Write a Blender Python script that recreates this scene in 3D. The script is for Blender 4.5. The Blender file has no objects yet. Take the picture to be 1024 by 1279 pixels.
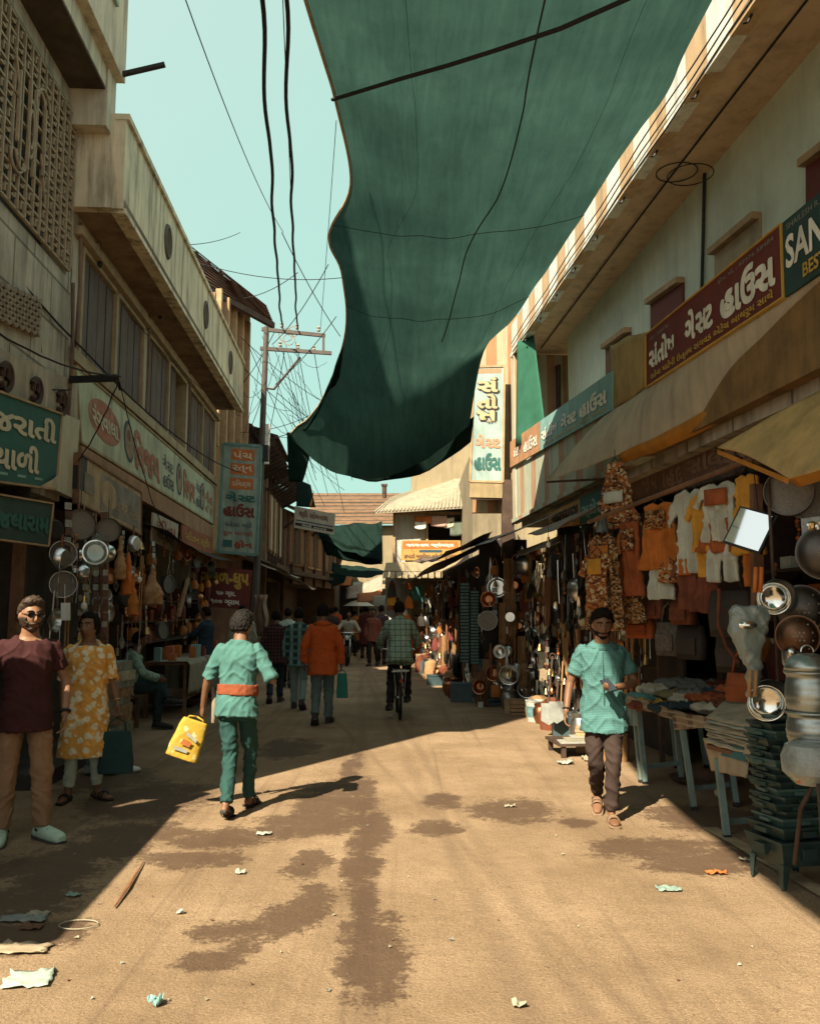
import bpy, bmesh, math, random
from math import sin, cos, pi, atan, tan, radians, sqrt
from mathutils import Vector as V, Matrix, noise
random.seed(7)
S = bpy.context.scene
C = S.collection
# ---------------------------------------------------------------- camera model
F = 1100.; HZ = 764.; CZ = 1.65
TH = atan((HZ-639.5)/F); CT, ST = cos(TH), sin(TH)
def ray(px, py):
    x = (px-512)/F; u = (639.5-py)/F
    return (x, CT-u*ST, ST+u*CT)
def P(px, py, Y):
    r = ray(px, py); t = Y/r[1]; return V((r[0]*t, Y, CZ+r[2]*t))
def G(px, py, z=0.):
    r = ray(px, py); t = (z-CZ)/r[2]; return V((r[0]*t, r[1]*t, z))
def W(px, py, a, b):
    r = ray(px, py); t = a/(r[0]-b*r[1]); return V((r[0]*t, r[1]*t, CZ+r[2]*t))
# ---------------------------------------------------------------- mesh builder
class MB:
    def __init__(s): s.v = []; s.f = []; s.m = []; s.T = None
    def add(s, vs, fs, slot=0):
        n = len(s.v)
        for p in vs:
            p = V(p); s.v.append(s.T @ p if s.T else p)
        for f in fs: s.f.append([n+i for i in f]); s.m.append(slot)
        return s
    def box(s, x0, x1, y0, y1, z0, z1, slot=0):
        vs = [(x, y, z) for z in (z0, z1) for y in (y0, y1) for x in (x0, x1)]
        return s.add(vs, [(0,2,3,1),(4,5,7,6),(0,1,5,4),(2,6,7,3),(0,4,6,2),(1,3,7,5)], slot)
    def beam(s, a, b, w, h, slot=0, up=(0,0,1)):
        a, b = V(a), V(b); d = (b-a).normalized(); u = V(up)
        if abs(d.dot(u)) > .98: u = V((0,1,0))
        x = d.cross(u).normalized()*w/2; y = x.cross(d).normalized()*h/2
        vs = [p+i*x+j*y for p in (a, b) for i, j in ((-1,-1),(1,-1),(1,1),(-1,1))]
        return s.add(vs, [(3,2,1,0),(4,5,6,7),(0,1,5,4),(1,2,6,5),(2,3,7,6),(3,0,4,7)], slot)
    def tube(s, pts, r, n=8, slot=0, cap=True, flat=1.):
        pts = [V(p) for p in pts]; k = len(pts)
        rs = r if isinstance(r, (list, tuple)) else [r]*k
        vs = []; ref = None
        for i, p in enumerate(pts):
            d = (pts[min(i+1, k-1)]-pts[max(i-1, 0)])
            d = d.normalized() if d.length > 1e-9 else V((0,0,1))
            if ref is None:
                ref = V((1,0,0)) if abs(d.x) < .9 else V((0,1,0))
            x = (ref-d*ref.dot(d)); x = x.normalized() if x.length > 1e-6 else d.orthogonal().normalized()
            y = d.cross(x); ref = x
            for j in range(n):
                a = 2*pi*j/n; vs.append(p+(x*cos(a)+y*sin(a)*flat)*rs[i])
        fs = [(i*n+j, i*n+(j+1)%n, (i+1)*n+(j+1)%n, (i+1)*n+j) for i in range(k-1) for j in range(n)]
        if cap: fs += [tuple(range(n))[::-1], tuple(range((k-1)*n, k*n))]
        return s.add(vs, fs, slot)
    def lathe(s, prof, n=20, slot=0, M=None, cap=True):
        vs = []
        for r, z in prof:
            for j in range(n):
                a = 2*pi*j/n; p = V((r*cos(a), r*sin(a), z)); vs.append(M @ p if M else p)
        k = len(prof)
        fs = [(i*n+j, i*n+(j+1)%n, (i+1)*n+(j+1)%n, (i+1)*n+j) for i in range(k-1) for j in range(n)]
        if cap: fs += [tuple(range(n))[::-1], tuple(range((k-1)*n, k*n))]
        return s.add(vs, fs, slot)
    def ball(s, c, rx, ry=None, rz=None, n=12, m=8, slot=0, M=None):
        ry = ry or rx; rz = rz or rx; c = V(c)
        vs = []; 
        for i in range(m+1):
            t = pi*i/m
            for j in range(n):
                a = 2*pi*j/n; p = V((rx*sin(t)*cos(a), ry*sin(t)*sin(a), rz*cos(t)))
                vs.append(c+(M @ p if M else p))
        return s.add(vs, [(i*n+j, (i+1)*n+j, (i+1)*n+(j+1)%n, i*n+(j+1)%n) for i in range(m) for j in range(n)], slot)
    def torus(s, c, R, r, M=None, n=28, m=6, slot=0, a0=0, a1=2*pi):
        full = abs(a1-a0-2*pi) < 1e-6; k = n if full else n+1
        c = V(c); pts = []
        vs = []
        for i in range(k):
            a = a0+(a1-a0)*i/n
            for j in range(m):
                b = 2*pi*j/m; p = V(((R+r*cos(b))*cos(a), (R+r*cos(b))*sin(a), r*sin(b)))
                vs.append(c+(M @ p if M else p))
        return s.add(vs, [(i*m+j, ((i+1)%k)*m+j, ((i+1)%k)*m+(j+1)%m, i*m+(j+1)%m) for i in range(n) for j in range(m)], slot)
    def grid(s, pts, slot=0):
        h, w = len(pts), len(pts[0])
        return s.add([p for r in pts for p in r], [(i*w+j, i*w+j+1, (i+1)*w+j+1, (i+1)*w+j) for i in range(h-1) for j in range(w-1)], slot)
    def slab(s, q, th, nrm=None, slot=0):
        q = [V(p) for p in q]
        n = nrm if nrm is not None else (q[1]-q[0]).cross(q[-1]-q[0]).normalized()
        k = len(q); vs = q+[p-n*th for p in q]
        return s.add(vs, [tuple(range(k)), tuple(range(2*k-1, k-1, -1))]+[(i, i+k, (i+1)%k+k, (i+1)%k) for i in range(k)], slot)
def mesh(name, mb, mats, smooth=False):
    me = bpy.data.meshes.new(name); me.from_pydata([tuple(p) for p in mb.v], [], mb.f)
    for m in (mats if isinstance(mats, (list, tuple)) else [mats]): me.materials.append(m)
    me.polygons.foreach_set('material_index', mb.m)
    me.update()
    bm = bmesh.new(); bm.from_mesh(me); bmesh.ops.recalc_face_normals(bm, faces=bm.faces); bm.to_mesh(me); bm.free()
    if smooth:
        try: me.shade_smooth()
        except Exception: me.polygons.foreach_set('use_smooth', [True]*len(me.polygons))
        if smooth != 2: me.set_sharp_from_angle(angle=radians(40))
    return me
def put(name, me, parent=None):
    o = bpy.data.objects.new(name, me); C.objects.link(o)
    if parent:
        o.parent = parent
        if not parent.get('_local'):
            p = parent
            M = Matrix.Identity(4); chain = []
            while p: chain.append(p); p = p.parent
            if chain[-1].type == 'EMPTY': o.matrix_parent_inverse = Matrix.Translation(-chain[-1].location) if parent.type == 'EMPTY' else Matrix.Identity(4)
    return o
def obj(name, mb, mats, parent=None, smooth=False, mod=None):
    o = put(name, mesh(name, mb, mats, smooth), parent)
    if mod:
        if mod[0] == 'S':
            d = o.modifiers.new('s', 'SOLIDIFY'); d.thickness = mod[1]; d.offset = 0
    return o
def tag(o, label, cat, group=None, kind=None):
    o['label'] = label; o['category'] = cat
    if group: o['group'] = group
    if kind: o['kind'] = kind
    return o
def thing(name, label, cat, loc=(0,0,0), group=None, local=False, rz=0.):
    o = bpy.data.objects.new(name, None); C.objects.link(o); o.location = loc; o.empty_display_size = .1
    o.rotation_euler = (0, 0, rz)
    if local: o['_local'] = 1
    return tag(o, label, cat, group)
def one(name, mb, mats, label, cat, group=None, smooth=False, mod=None):
    return tag(obj(name, mb, mats, None, smooth, mod), label, cat, group)
def struct(name, mb, m, smooth=False):
    o = obj(name, mb, m, None, smooth); o['kind'] = 'structure'; return o
def copy_tree(o, parent=None):
    c = o.copy(); C.objects.link(c); c.parent = parent
    for ch in list(o.children): copy_tree(ch, c)
    return c
# ---------------------------------------------------------------- materials
MC = {}
def nodes(name):
    m = bpy.data.materials.new(name); m.use_nodes = True
    nt = m.node_tree; b = nt.nodes['Principled BSDF']
    return m, nt, b, nt.nodes, nt.links
def L_(c): return (c[0], c[1], c[2], 1)
def M(name, col=(.3,.3,.3), rough=.8, var=.3, scale=5., bump=.25, metal=0., streak=0., streakcol=(.05,.045,.035), spec=.3, fine=60., sheen=0., trans=0.):
    if name in MC: return MC[name]
    m, nt, b, N, K = nodes(name)
    tc = N.new('ShaderNodeTexCoord')
    n1 = N.new('ShaderNodeTexNoise'); n1.inputs['Scale'].default_value = scale; n1.inputs['Detail'].default_value = 6; n1.inputs['Roughness'].default_value = .65
    K.new(tc.outputs['Object'], n1.inputs['Vector'])
    r = N.new('ShaderNodeValToRGB'); r.color_ramp.elements[0].position = .3; r.color_ramp.elements[1].position = .72
    r.color_ramp.elements[0].color = L_([c*(1-var) for c in col]); r.color_ramp.elements[1].color = L_([min(1, c*(1+var*.6)) for c in col])
    K.new(n1.outputs['Fac'], r.inputs['Fac'])
    out = r.outputs['Color']
    if streak:
        mp = N.new('ShaderNodeMapping'); mp.inputs['Scale'].default_value = (3.5, 3.5, .35); K.new(tc.outputs['Object'], mp.inputs['Vector'])
        n2 = N.new('ShaderNodeTexNoise'); n2.inputs['Scale'].default_value = 1.6; n2.inputs['Detail'].default_value = 7; n2.inputs['Roughness'].default_value = .7
        K.new(mp.outputs['Vector'], n2.inputs['Vector'])
        r2 = N.new('ShaderNodeValToRGB'); r2.color_ramp.elements[0].position = .47; r2.color_ramp.elements[1].position = .68
        r2.color_ramp.elements[0].color = (0,0,0,1); r2.color_ramp.elements[1].color = (streak, streak, streak, 1)
        K.new(n2.outputs['Fac'], r2.inputs['Fac'])
        mx = N.new('ShaderNodeMixRGB'); K.new(r2.outputs['Color'], mx.inputs['Fac']); K.new(out, mx.inputs['Color1']); mx.inputs['Color2'].default_value = L_(streakcol)
        out = mx.outputs['Color']
    K.new(out, b.inputs['Base Color'])
    b.inputs['Roughness'].default_value = rough; b.inputs['Metallic'].default_value = metal
    b.inputs['Specular IOR Level'].default_value = spec
    if bump:
        n3 = N.new('ShaderNodeTexNoise'); n3.inputs['Scale'].default_value = fine; n3.inputs['Detail'].default_value = 4
        K.new(tc.outputs['Object'], n3.inputs['Vector'])
        bp = N.new('ShaderNodeBump'); bp.inputs['Strength'].default_value = bump; bp.inputs['Distance'].default_value = .01
        K.new(n3.outputs['Fac'], bp.inputs['Height']); K.new(bp.outputs['Normal'], b.inputs['Normal'])
    if trans:
        t = N.new('ShaderNodeBsdfTranslucent'); K.new(out, t.inputs['Color'])
        ms = N.new('ShaderNodeMixShader'); ms.inputs['Fac'].default_value = trans
        K.new(b.outputs[0], ms.inputs[1]); K.new(t.outputs[0], ms.inputs[2]); K.new(ms.outputs[0], N['Material Output'].inputs['Surface'])
    MC[name] = m
    return m
def blocks(name, col, sx, sz, joint, mortar=.012, var=.25, streak=.6):
    m = M(name, col, .9, var, 2.5, .35, streak=streak)
    nt = m.node_tree; N, K = nt.nodes, nt.links; b = N['Principled BSDF']
    tc = N.new('ShaderNodeTexCoord'); sp = N.new('ShaderNodeSeparateXYZ'); K.new(tc.outputs['Object'], sp.inputs[0])
    cb = N.new('ShaderNodeCombineXYZ'); K.new(sp.outputs['Y'], cb.inputs['X']); K.new(sp.outputs['Z'], cb.inputs['Y'])
    br = N.new('ShaderNodeTexBrick'); br.inputs['Scale'].default_value = 1; br.inputs['Brick Width'].default_value = sx; br.inputs['Row Height'].default_value = sz; br.inputs['Mortar Size'].default_value = mortar
    br.inputs['Color1'].default_value = (1,1,1,1); br.inputs['Color2'].default_value = (.86,.86,.86,1); br.inputs['Mortar'].default_value = joint
    K.new(cb.outputs[0], br.inputs['Vector'])
    lk = b.inputs['Base Color'].links[0]; src = lk.from_socket
    mx = N.new('ShaderNodeMixRGB'); mx.blend_type = 'MULTIPLY'; mx.inputs['Fac'].default_value = 1
    K.new(src, mx.inputs['Color1']); K.new(br.outputs['Color'], mx.inputs['Color2']); K.new(mx.outputs['Color'], b.inputs['Base Color'])
    return m
def stripes(name, c1, c2, axis, period, duty=.5, rough=.8, streak=.4, soft=.02):
    """two colours alternating along one object axis (painted stripes)"""
    m = M(name, c1, rough, .15, 3, .2, streak=streak)
    nt = m.node_tree; N, K = nt.nodes, nt.links; b = N['Principled BSDF']
    tc = N.new('ShaderNodeTexCoord'); sp = N.new('ShaderNodeSeparateXYZ'); K.new(tc.outputs['Object'], sp.inputs[0])
    d = N.new('ShaderNodeMath'); d.operation = 'DIVIDE'; K.new(sp.outputs[axis], d.inputs[0]); d.inputs[1].default_value = period
    f = N.new('ShaderNodeMath'); f.operation = 'FRACT'; K.new(d.outputs[0], f.inputs[0])
    g = N.new('ShaderNodeMath'); g.operation = 'GREATER_THAN'; K.new(f.outputs[0], g.inputs[0]); g.inputs[1].default_value = duty
    src = b.inputs['Base Color'].links[0].from_socket
    mx = N.new('ShaderNodeMixRGB'); mx.blend_type = 'MULTIPLY'; K.new(g.outputs[0], mx.inputs['Fac']); K.new(src, mx.inputs['Color1'])
    mx.inputs['Color2'].default_value = L_([b_/a_ for a_, b_ in zip(c1, c2)]); K.new(mx.outputs['Color'], b.inputs['Base Color'])
    return m
def metal(name, col=(.6,.62,.6), rough=.28): return M(name, col, rough, .2, 12, .05, metal=1.)
STEEL = metal('steel'); DSTEEL = metal('dull_steel', (.35,.36,.34), .45); BRASS = metal('brass', (.55,.36,.14), .35); IRON = M('iron', (.035,.035,.035), .55, .4, 20, .3, metal=.6)
CONC = blocks('concrete_block', (.45,.41,.32), 1.0, .52, (.42,.40,.37,1), mortar=.016)
CREAM = M('cream_plaster', (.54,.49,.37), .9, .22, 1.6, .3, streak=.55)
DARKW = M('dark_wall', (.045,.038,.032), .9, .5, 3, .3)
WOOD = M('wood', (.16,.085,.045), .75, .45, 6, .35); WOODL = M('pale_wood', (.36,.25,.14), .75, .35, 6, .3)
DWOOD = M('dark_wood', (.065,.042,.03), .8, .5, 5, .35)
RUST = M('rusty_tin', (.16,.10,.07), .7, .5, 4, .3, streak=.5)
TIN = M('grey_tin', (.22,.20,.17), .6, .4, 4, .3, streak=.5)
WHITE = M('white_paint', (.68,.70,.64), .7, .15, 3, .15, streak=.3)
BLACK = M('black', (.012,.012,.012), .6, .3, 10, .1)
ROPE = M('rope', (.02,.02,.02), .9, .3, 30, .3)
# ---------------------------------------------------------------- lettering
_tc = {}
def glyphs(s, bold=.02):
    """flat mesh of a string; '^' marks a letter drawn in its half form (stem cut off)"""
    key = (s, bold)
    if key in _tc: return _tc[key]
    out_v, out_f, x = [], [], 0.
    parts = []
    cur = ''
    i = 0
    while i < len(s):
        if i+1 < len(s) and s[i+1] == '^':
            if cur: parts.append((cur, 0)); cur = ''
            parts.append((s[i], 1)); i += 2
        else: cur += s[i]; i += 1
    if cur: parts.append((cur, 0))
    for t, half in parts:
        cu = bpy.data.curves.new('t', 'FONT'); cu.body = t; cu.size = 1; cu.offset = bold; cu.resolution_u = 3
        o = bpy.data.objects.new('t', cu); C.objects.link(o); bpy.context.view_layer.update()
        me = bpy.data.meshes.new_from_object(o.evaluated_get(bpy.context.evaluated_depsgraph_get()))
        if len(me.vertices):
            bm = bmesh.new(); bm.from_mesh(me)
            x0 = min(v.co.x for v in bm.verts); x1 = max(v.co.x for v in bm.verts)
            if half:
                cut = x1-.13
                bmesh.ops.bisect_plane(bm, geom=bm.verts[:]+bm.edges[:]+bm.faces[:], plane_co=(cut,0,0), plane_no=(1,0,0), clear_outer=True)
                x1 = cut-.06
            bm.verts.index_update(); n = len(out_v)
            out_v += [(v.co.x-x0+x, v.co.y) for v in bm.verts]
            out_f += [[n+v.index for v in f.verts] for f in bm.faces]
            bm.free(); x += x1-x0+.09
        bpy.data.objects.remove(o); bpy.data.curves.remove(cu); bpy.data.meshes.remove(me)
    _tc[key] = (out_v, out_f)
    return _tc[key]
def bil(q, u, v):            # q = TL, TR, BR, BL
    return (q[0].lerp(q[1], u)).lerp(q[3].lerp(q[2], u), v)
def qn(q): return (q[3]-q[0]).cross(q[1]-q[0]).normalized()
def write(q, s, u0, u1, v0, v1, m, parent, off=.006, bold=.02, name='lettering', slant=0.):
    vs, fs = glyphs(s, .012)
    x0 = min(p[0] for p in vs); x1 = max(p[0] for p in vs); y0 = min(p[1] for p in vs); y1 = max(p[1] for p in vs)
    n = qn(q); mb = MB(); d = max(0, bold-.012); k = 1 if d < .009 else 7
    for c in range(k):
        ox = d*cos(2*pi*c/6) if c else 0; oy = d*sin(2*pi*c/6) if c else 0
        pts = []
        for x, y in vs:
            a = (x+ox-x0)/(x1-x0); b_ = (y1-y-oy)/(y1-y0)
            pts.append(bil(q, u0+(u1-u0)*a+slant*(1-b_), v0+(v1-v0)*b_)+n*(off+.0005*c))
        mb.add(pts, fs)
    return obj(name, mb, m, parent)
def rect(q, u0, u1, v0, v1): return [bil(q, u0, v0), bil(q, u1, v0), bil(q, u1, v1), bil(q, u0, v1)]
def panel(q, u0, u1, v0, v1, m, parent, off=.003, name='painted_panel'):
    n = qn(q); mb = MB(); r = rect(q, u0, u1, v0, v1); mb.add([p+n*off for p in r], [(0,1,2,3)])
    return obj(name, mb, m, parent)
def oval(q, u, v, ru, rv, m, parent, off=.004, name='painted_oval', k=24):
    n = qn(q); mb = MB()
    mb.add([bil(q, u+ru*cos(2*pi*i/k), v+rv*sin(2*pi*i/k))+n*off for i in range(k)], [tuple(range(k))])
    return obj(name, mb, m, parent)
def sign(name, label, q, m, th=.04, cat='sign', frame=None, fw=.03, group=None):
    n = qn(q); c = (q[3]+q[2])/2
    t = thing(name, label, cat, c-n*th, group)
    mb = MB(); mb.slab(q, th, n); obj('board', mb, m, t)
    if frame:
        mb = MB()
        for i in range(4): 
            a, b_ = q[i], q[(i+1)%4]; mb.beam(a+n*.005-n*th/2, b_+n*.005-n*th/2, fw, th+.02, up=n)
        obj('frame', mb, frame, t)
    return t
# paints
def paint(name, col, streak=.25, var=.2): return M(name, col, .75, var, 4, .12, streak=streak)
PT = dict(red=paint('paint_red', (.26,.045,.025)), orange=paint('paint_orange', (.42,.13,.03)), teal=paint('paint_teal', (.025,.115,.10)), mint=paint('paint_mint', (.30,.42,.33)),
 navy=paint('paint_navy', (.03,.07,.10)), yellow=paint('paint_yellow', (.50,.32,.06)), cream=paint('paint_cream', (.55,.52,.38)), maroon=paint('paint_maroon', (.13,.028,.022)),
 sky=paint('paint_sky', (.20,.38,.36)), black=paint('paint_black', (.02,.02,.02)), brown=paint('paint_brown', (.14,.07,.04)), white=paint('paint_white', (.7,.7,.6)), grey=paint('paint_grey', (.20,.20,.17)),
 dgreen=paint('paint_dark_green', (.02,.055,.05)))
# ---------------------------------------------------------------- camera, sky, sun
cam = bpy.data.cameras.new('camera'); cam.sensor_fit = 'HORIZONTAL'; cam.sensor_width = 36; cam.lens = 36*F/1024; cam.clip_end = 2000; cam.clip_start = .05
co = bpy.data.objects.new('camera', cam); C.objects.link(co); co.location = (0, 0, CZ); co.rotation_euler = (pi/2+TH, 0, 0); S.camera = co
SUN_EL = radians(42.5); hx, hy = .489, .872
su = bpy.data.lights.new('sun', 'SUN'); su.energy = 5.0; su.angle = radians(.55); su.color = (1, .85, .64)
so = bpy.data.objects.new('sun', su); C.objects.link(so); so.location = (-20, -30, 40)
so.rotation_euler = V((hx*cos(SUN_EL), hy*cos(SUN_EL), -sin(SUN_EL))).to_track_quat('-Z', 'Y').to_euler()
w = bpy.data.worlds.new('World'); S.world = w; w.use_nodes = True
N, K = w.node_tree.nodes, w.node_tree.links; bg = N['Background']
sk = N.new('ShaderNodeTexSky'); sk.sky_type = 'NISHITA'; sk.sun_disc = False; sk.sun_elevation = SUN_EL; sk.sun_rotation = math.atan2(-hx, -hy); sk.dust_density = 3; sk.air_density = 1.2
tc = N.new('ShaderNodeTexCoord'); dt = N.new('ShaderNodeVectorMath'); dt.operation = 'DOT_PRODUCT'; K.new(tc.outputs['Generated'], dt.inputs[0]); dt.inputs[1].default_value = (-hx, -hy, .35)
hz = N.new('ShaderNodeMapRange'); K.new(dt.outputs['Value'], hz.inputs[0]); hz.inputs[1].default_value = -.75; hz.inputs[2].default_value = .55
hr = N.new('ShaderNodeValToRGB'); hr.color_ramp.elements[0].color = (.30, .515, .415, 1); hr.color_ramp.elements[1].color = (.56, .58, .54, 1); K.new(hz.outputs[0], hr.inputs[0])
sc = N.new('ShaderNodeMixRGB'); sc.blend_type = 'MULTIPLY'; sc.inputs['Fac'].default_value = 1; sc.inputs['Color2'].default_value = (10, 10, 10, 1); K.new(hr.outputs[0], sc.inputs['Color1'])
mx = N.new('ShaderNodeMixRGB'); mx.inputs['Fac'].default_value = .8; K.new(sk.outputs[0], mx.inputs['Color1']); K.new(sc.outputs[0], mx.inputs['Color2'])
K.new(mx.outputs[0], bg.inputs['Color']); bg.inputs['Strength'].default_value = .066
S.view_settings.view_transform = 'Standard'; S.view_settings.look = 'None'; S.view_settings.exposure = 1.4; S.view_settings.gamma = 1
S.render.engine = 'CYCLES'
S.cycles.max_bounces = 6; S.cycles.diffuse_bounces = 3; S.cycles.glossy_bounces = 3; S.cycles.transparent_max_bounces = 6; S.cycles.caustics_reflective = False; S.cycles.caustics_refractive = False
S.cycles.use_denoising = True
# ---------------------------------------------------------------- ground
def ground_material():
    m, nt, b, N, K = nodes('street_sand')
    tc = N.new('ShaderNodeTexCoord')
    def noise_(sc, det=6, ro=.6, vec=None):
        n = N.new('ShaderNodeTexNoise'); n.inputs['Scale'].default_value = sc; n.inputs['Detail'].default_value = det; n.inputs['Roughness'].default_value = ro
        K.new(vec or tc.outputs['Object'], n.inputs['Vector']); return n.outputs['Fac']
    def ramp(x, p0, p1, c0, c1):
        r = N.new('ShaderNodeValToRGB'); e = r.color_ramp.elements; e[0].position = p0; e[1].position = p1; e[0].color = L_(c0); e[1].color = L_(c1); K.new(x, r.inputs['Fac']); return r.outputs['Color']
    def math_(op, a, c):
        n = N.new('ShaderNodeMath'); n.operation = op
        for i, x in enumerate((a, c)):
            if isinstance(x, (int, float)): n.inputs[i].default_value = x
            else: K.new(x, n.inputs[i])
        return n.outputs[0]
    def mix(f, a, c, bt='MIX'):
        n = N.new('ShaderNodeMixRGB'); n.blend_type = bt
        for i, x in zip(('Fac', 'Color1', 'Color2'), (f, a, c)):
            if isinstance(x, (int, float)): n.inputs[i].default_value = x
            elif isinstance(x, tuple): n.inputs[i].default_value = L_(x)
            else: K.new(x, n.inputs[i])
        return n.outputs[0]
    base = ramp(noise_(1.1), .3, .72, (.258,.184,.110), (.345,.253,.158))
    grit = mix(1., ramp(noise_(70, 3, .85), .33, .7, (.68,.66,.64), (1.25,1.25,1.25)), ramp(noise_(230, 2, .8), .35, .68, (.72,.72,.72), (1.28,1.28,1.28)), 'MULTIPLY'); base = mix(1., base, grit, 'MULTIPLY')
    dst = ramp(noise_(.55, 7, .7), .35, .66, (.80,.78,.75), (1.12,1.12,1.12)); base = mix(.8, base, dst, 'MULTIPLY'); peb = ramp(noise_(26, 4, .75), .58, .70, (1,1,1), (.5,.46,.43)); base = mix(.8, base, peb, 'MULTIPLY')
    # wheel tracks along the street
    mp = N.new('ShaderNodeMapping'); mp.inputs['Rotation'].default_value = (0, 0, radians(-3.2)); mp.inputs['Scale'].default_value = (2.6, .07, 1); K.new(tc.outputs['Object'], mp.inputs['Vector'])
    tr = ramp(noise_(1.5, 5, .6, mp.outputs[0]), .52, .66, (0,0,0), (1,1,1)); base = mix(math_('MULTIPLY', tr, .3), base, (.12,.08,.05))
    mp2 = N.new('ShaderNodeMapping'); mp2.inputs['Rotation'].default_value = (0, 0, radians(7)); mp2.inputs['Scale'].default_value = (7, .10, 1); K.new(tc.outputs['Object'], mp2.inputs['Vector'])
    tr2 = ramp(noise_(1.2, 4, .5, mp2.outputs[0]), .6, .68, (0,0,0), (1,1,1)); base = mix(math_('MULTIPLY', tr2, .3), base, (.11,.07,.045))
    # two pairs of tyre lines drawn by carts
    sp0 = N.new('ShaderNodeSeparateXYZ'); K.new(tc.outputs['Object'], sp0.inputs[0]); lines = None
    for (a, c, wd) in (((548,1030),(668,1275),.05),((592,1045),(742,1279),.04),((452,940),(455,1279),.05),((640,1120),(800,1279),.03)):
        g0, g1 = G(*a), G(*c); d = (g1-g0).normalized(); nx_, ny_ = -d.y, d.x; c0 = nx_*g0.x+ny_*g0.y
        ds = math_('ABSOLUTE', math_('ADD', math_('SUBTRACT', math_('ADD', math_('MULTIPLY', sp0.outputs['X'], nx_), math_('MULTIPLY', sp0.outputs['Y'], ny_)), c0), math_('MULTIPLY', math_('SUBTRACT', noise_(.8, 3), .5), .12)), 0.)
        k = ramp(math_('DIVIDE', ds, wd*2), .25, 1., (1,1,1), (0,0,0)); lines = k if lines is None else math_('MAXIMUM', lines, k)
    base = mix(math_('MULTIPLY', math_('MULTIPLY', lines, ramp(noise_(2.2, 7, .75), .36, .6, (0,0,0), (1,1,1))), .42), base, (.11,.072,.045))
    # spilled water: stains with outlines of their own
    sp = N.new('ShaderNodeSeparateXYZ'); K.new(tc.outputs['Object'], sp.inputs[0])
    stains = [((470,1195),.19,.34),((455,1165),.14,.2),((456,1120),.09,.5),((455,1080),.15,.5),((462,1040),.17,.5),((448,1000),.18,.7),((415,1000),.4,.6),((440,960),.12,.6),((300,1165),.3,.10),((365,1145),.22,.16),((395,1028),.5,.26),((330,1040),.5,.14),((270,1048),.4,.2),((390,1125),.16,.18),((350,1160),.16,.08),((270,1200),.2,.08),((300,1185),.12,.06),((235,1075),.4,.14),
      ((545,1035),.22,.16),((555,1000),.2,.2),((640,1012),.42,.3),((720,1029),.16,.1),((800,1062),.42,.2),((860,1068),.5,.3),((880,1020),.55,.3),((60,1085),.45,.3),((20,1125),.5,.2),((130,1060),.35,.25),((190,1000),.6,.5),((130,975),.5,.4),((360,935),.4,.5),((170,1040),.5,.2),((385,1080),.18,.2),((30,1170),.35,.16)]
    acc = None
    for (q, rx, ry) in stains:
        g = G(*q)
        dx = math_('DIVIDE', math_('SUBTRACT', sp.outputs['X'], g.x), rx); dy = math_('DIVIDE', math_('SUBTRACT', sp.outputs['Y'], g.y), ry*1.8)
        d = math_('SUBTRACT', 1., math_('ADD', math_('MULTIPLY', dx, dx), math_('MULTIPLY', dy, dy)))
        acc = d if acc is None else math_('MAXIMUM', acc, d)
    nz = math_('ADD', math_('MULTIPLY', math_('SUBTRACT', noise_(3.1, 10, .80), .5), 5.2), math_('MULTIPLY', math_('SUBTRACT', noise_(26, 7, .85), .5), 3.2))
    wet = ramp(math_('ADD', math_('MAXIMUM', acc, -2.4), nz), .06, .42, (0,0,0), (1,1,1))
    col = mix(math_('MULTIPLY', wet, .8), base, (.075,.045,.028))
    K.new(col, b.inputs['Base Color'])
    b.inputs['Specular IOR Level'].default_value = .25
    K.new(ramp(wet, 0, 1, (.95,.95,.95), (.72,.72,.72)), b.inputs['Roughness'])
    bp = N.new('ShaderNodeBump'); bp.inputs['Strength'].default_value = .8; bp.inputs['Distance'].default_value = .014
    K.new(math_('ADD', noise_(60, 5, .75), math_('MULTIPLY', noise_(7, 4), 1.5)), bp.inputs['Height']); K.new(bp.outputs[0], b.inputs['Normal'])
    return m
mb = MB()
pts = []
ys = [-60, -20, -5]+[i*.5 for i in range(-4, 60)]+[35, 45, 60, 100, 200, 500]
xs = [-300, -60, -20, -10]+[i*.4 for i in range(-16, 17)]+[10, 20, 60, 300]
for y in ys:
    pts.append([V((x, y, .008*noise.noise(V((x*.7, y*.7, 3))) if abs(x) < 6 and -3 < y < 40 else 0)) for x in xs])
mb.grid(pts)
struct('street_ground', mb, ground_material(), True)
# ================================================================ facades
LA, LB = -3.3, -.055          # left wall plane  x = LA + LB*y
RA, RB = 4.1, -.085           # right upper wall
FA, FB_ = 3.27, -.083         # right fascia / balcony front
def FM(a, b, side):
    n = sqrt(1+b*b); M_ = Matrix.Identity(4)
    M_.col[0] = (b/n, 1/n, 0, 0); M_.col[1] = (side/n, -side*b/n, 0, 0); M_.col[2] = (0, 0, 1, 0); M_.col[3] = (a, 0, 0, 1)
    return M_
ML, MR, MF = FM(LA, LB, 1), FM(RA, RB, -1), FM(FA, FB_, -1)
def fb(M_, *boxes):
    mb = MB(); mb.T = M_
    for b in boxes: mb.box(*b[:6], slot=b[6] if len(b) > 6 else 0)
    return mb
def Q(pts, a, b): return [W(x, y, a, b) for x, y in pts]
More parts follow.
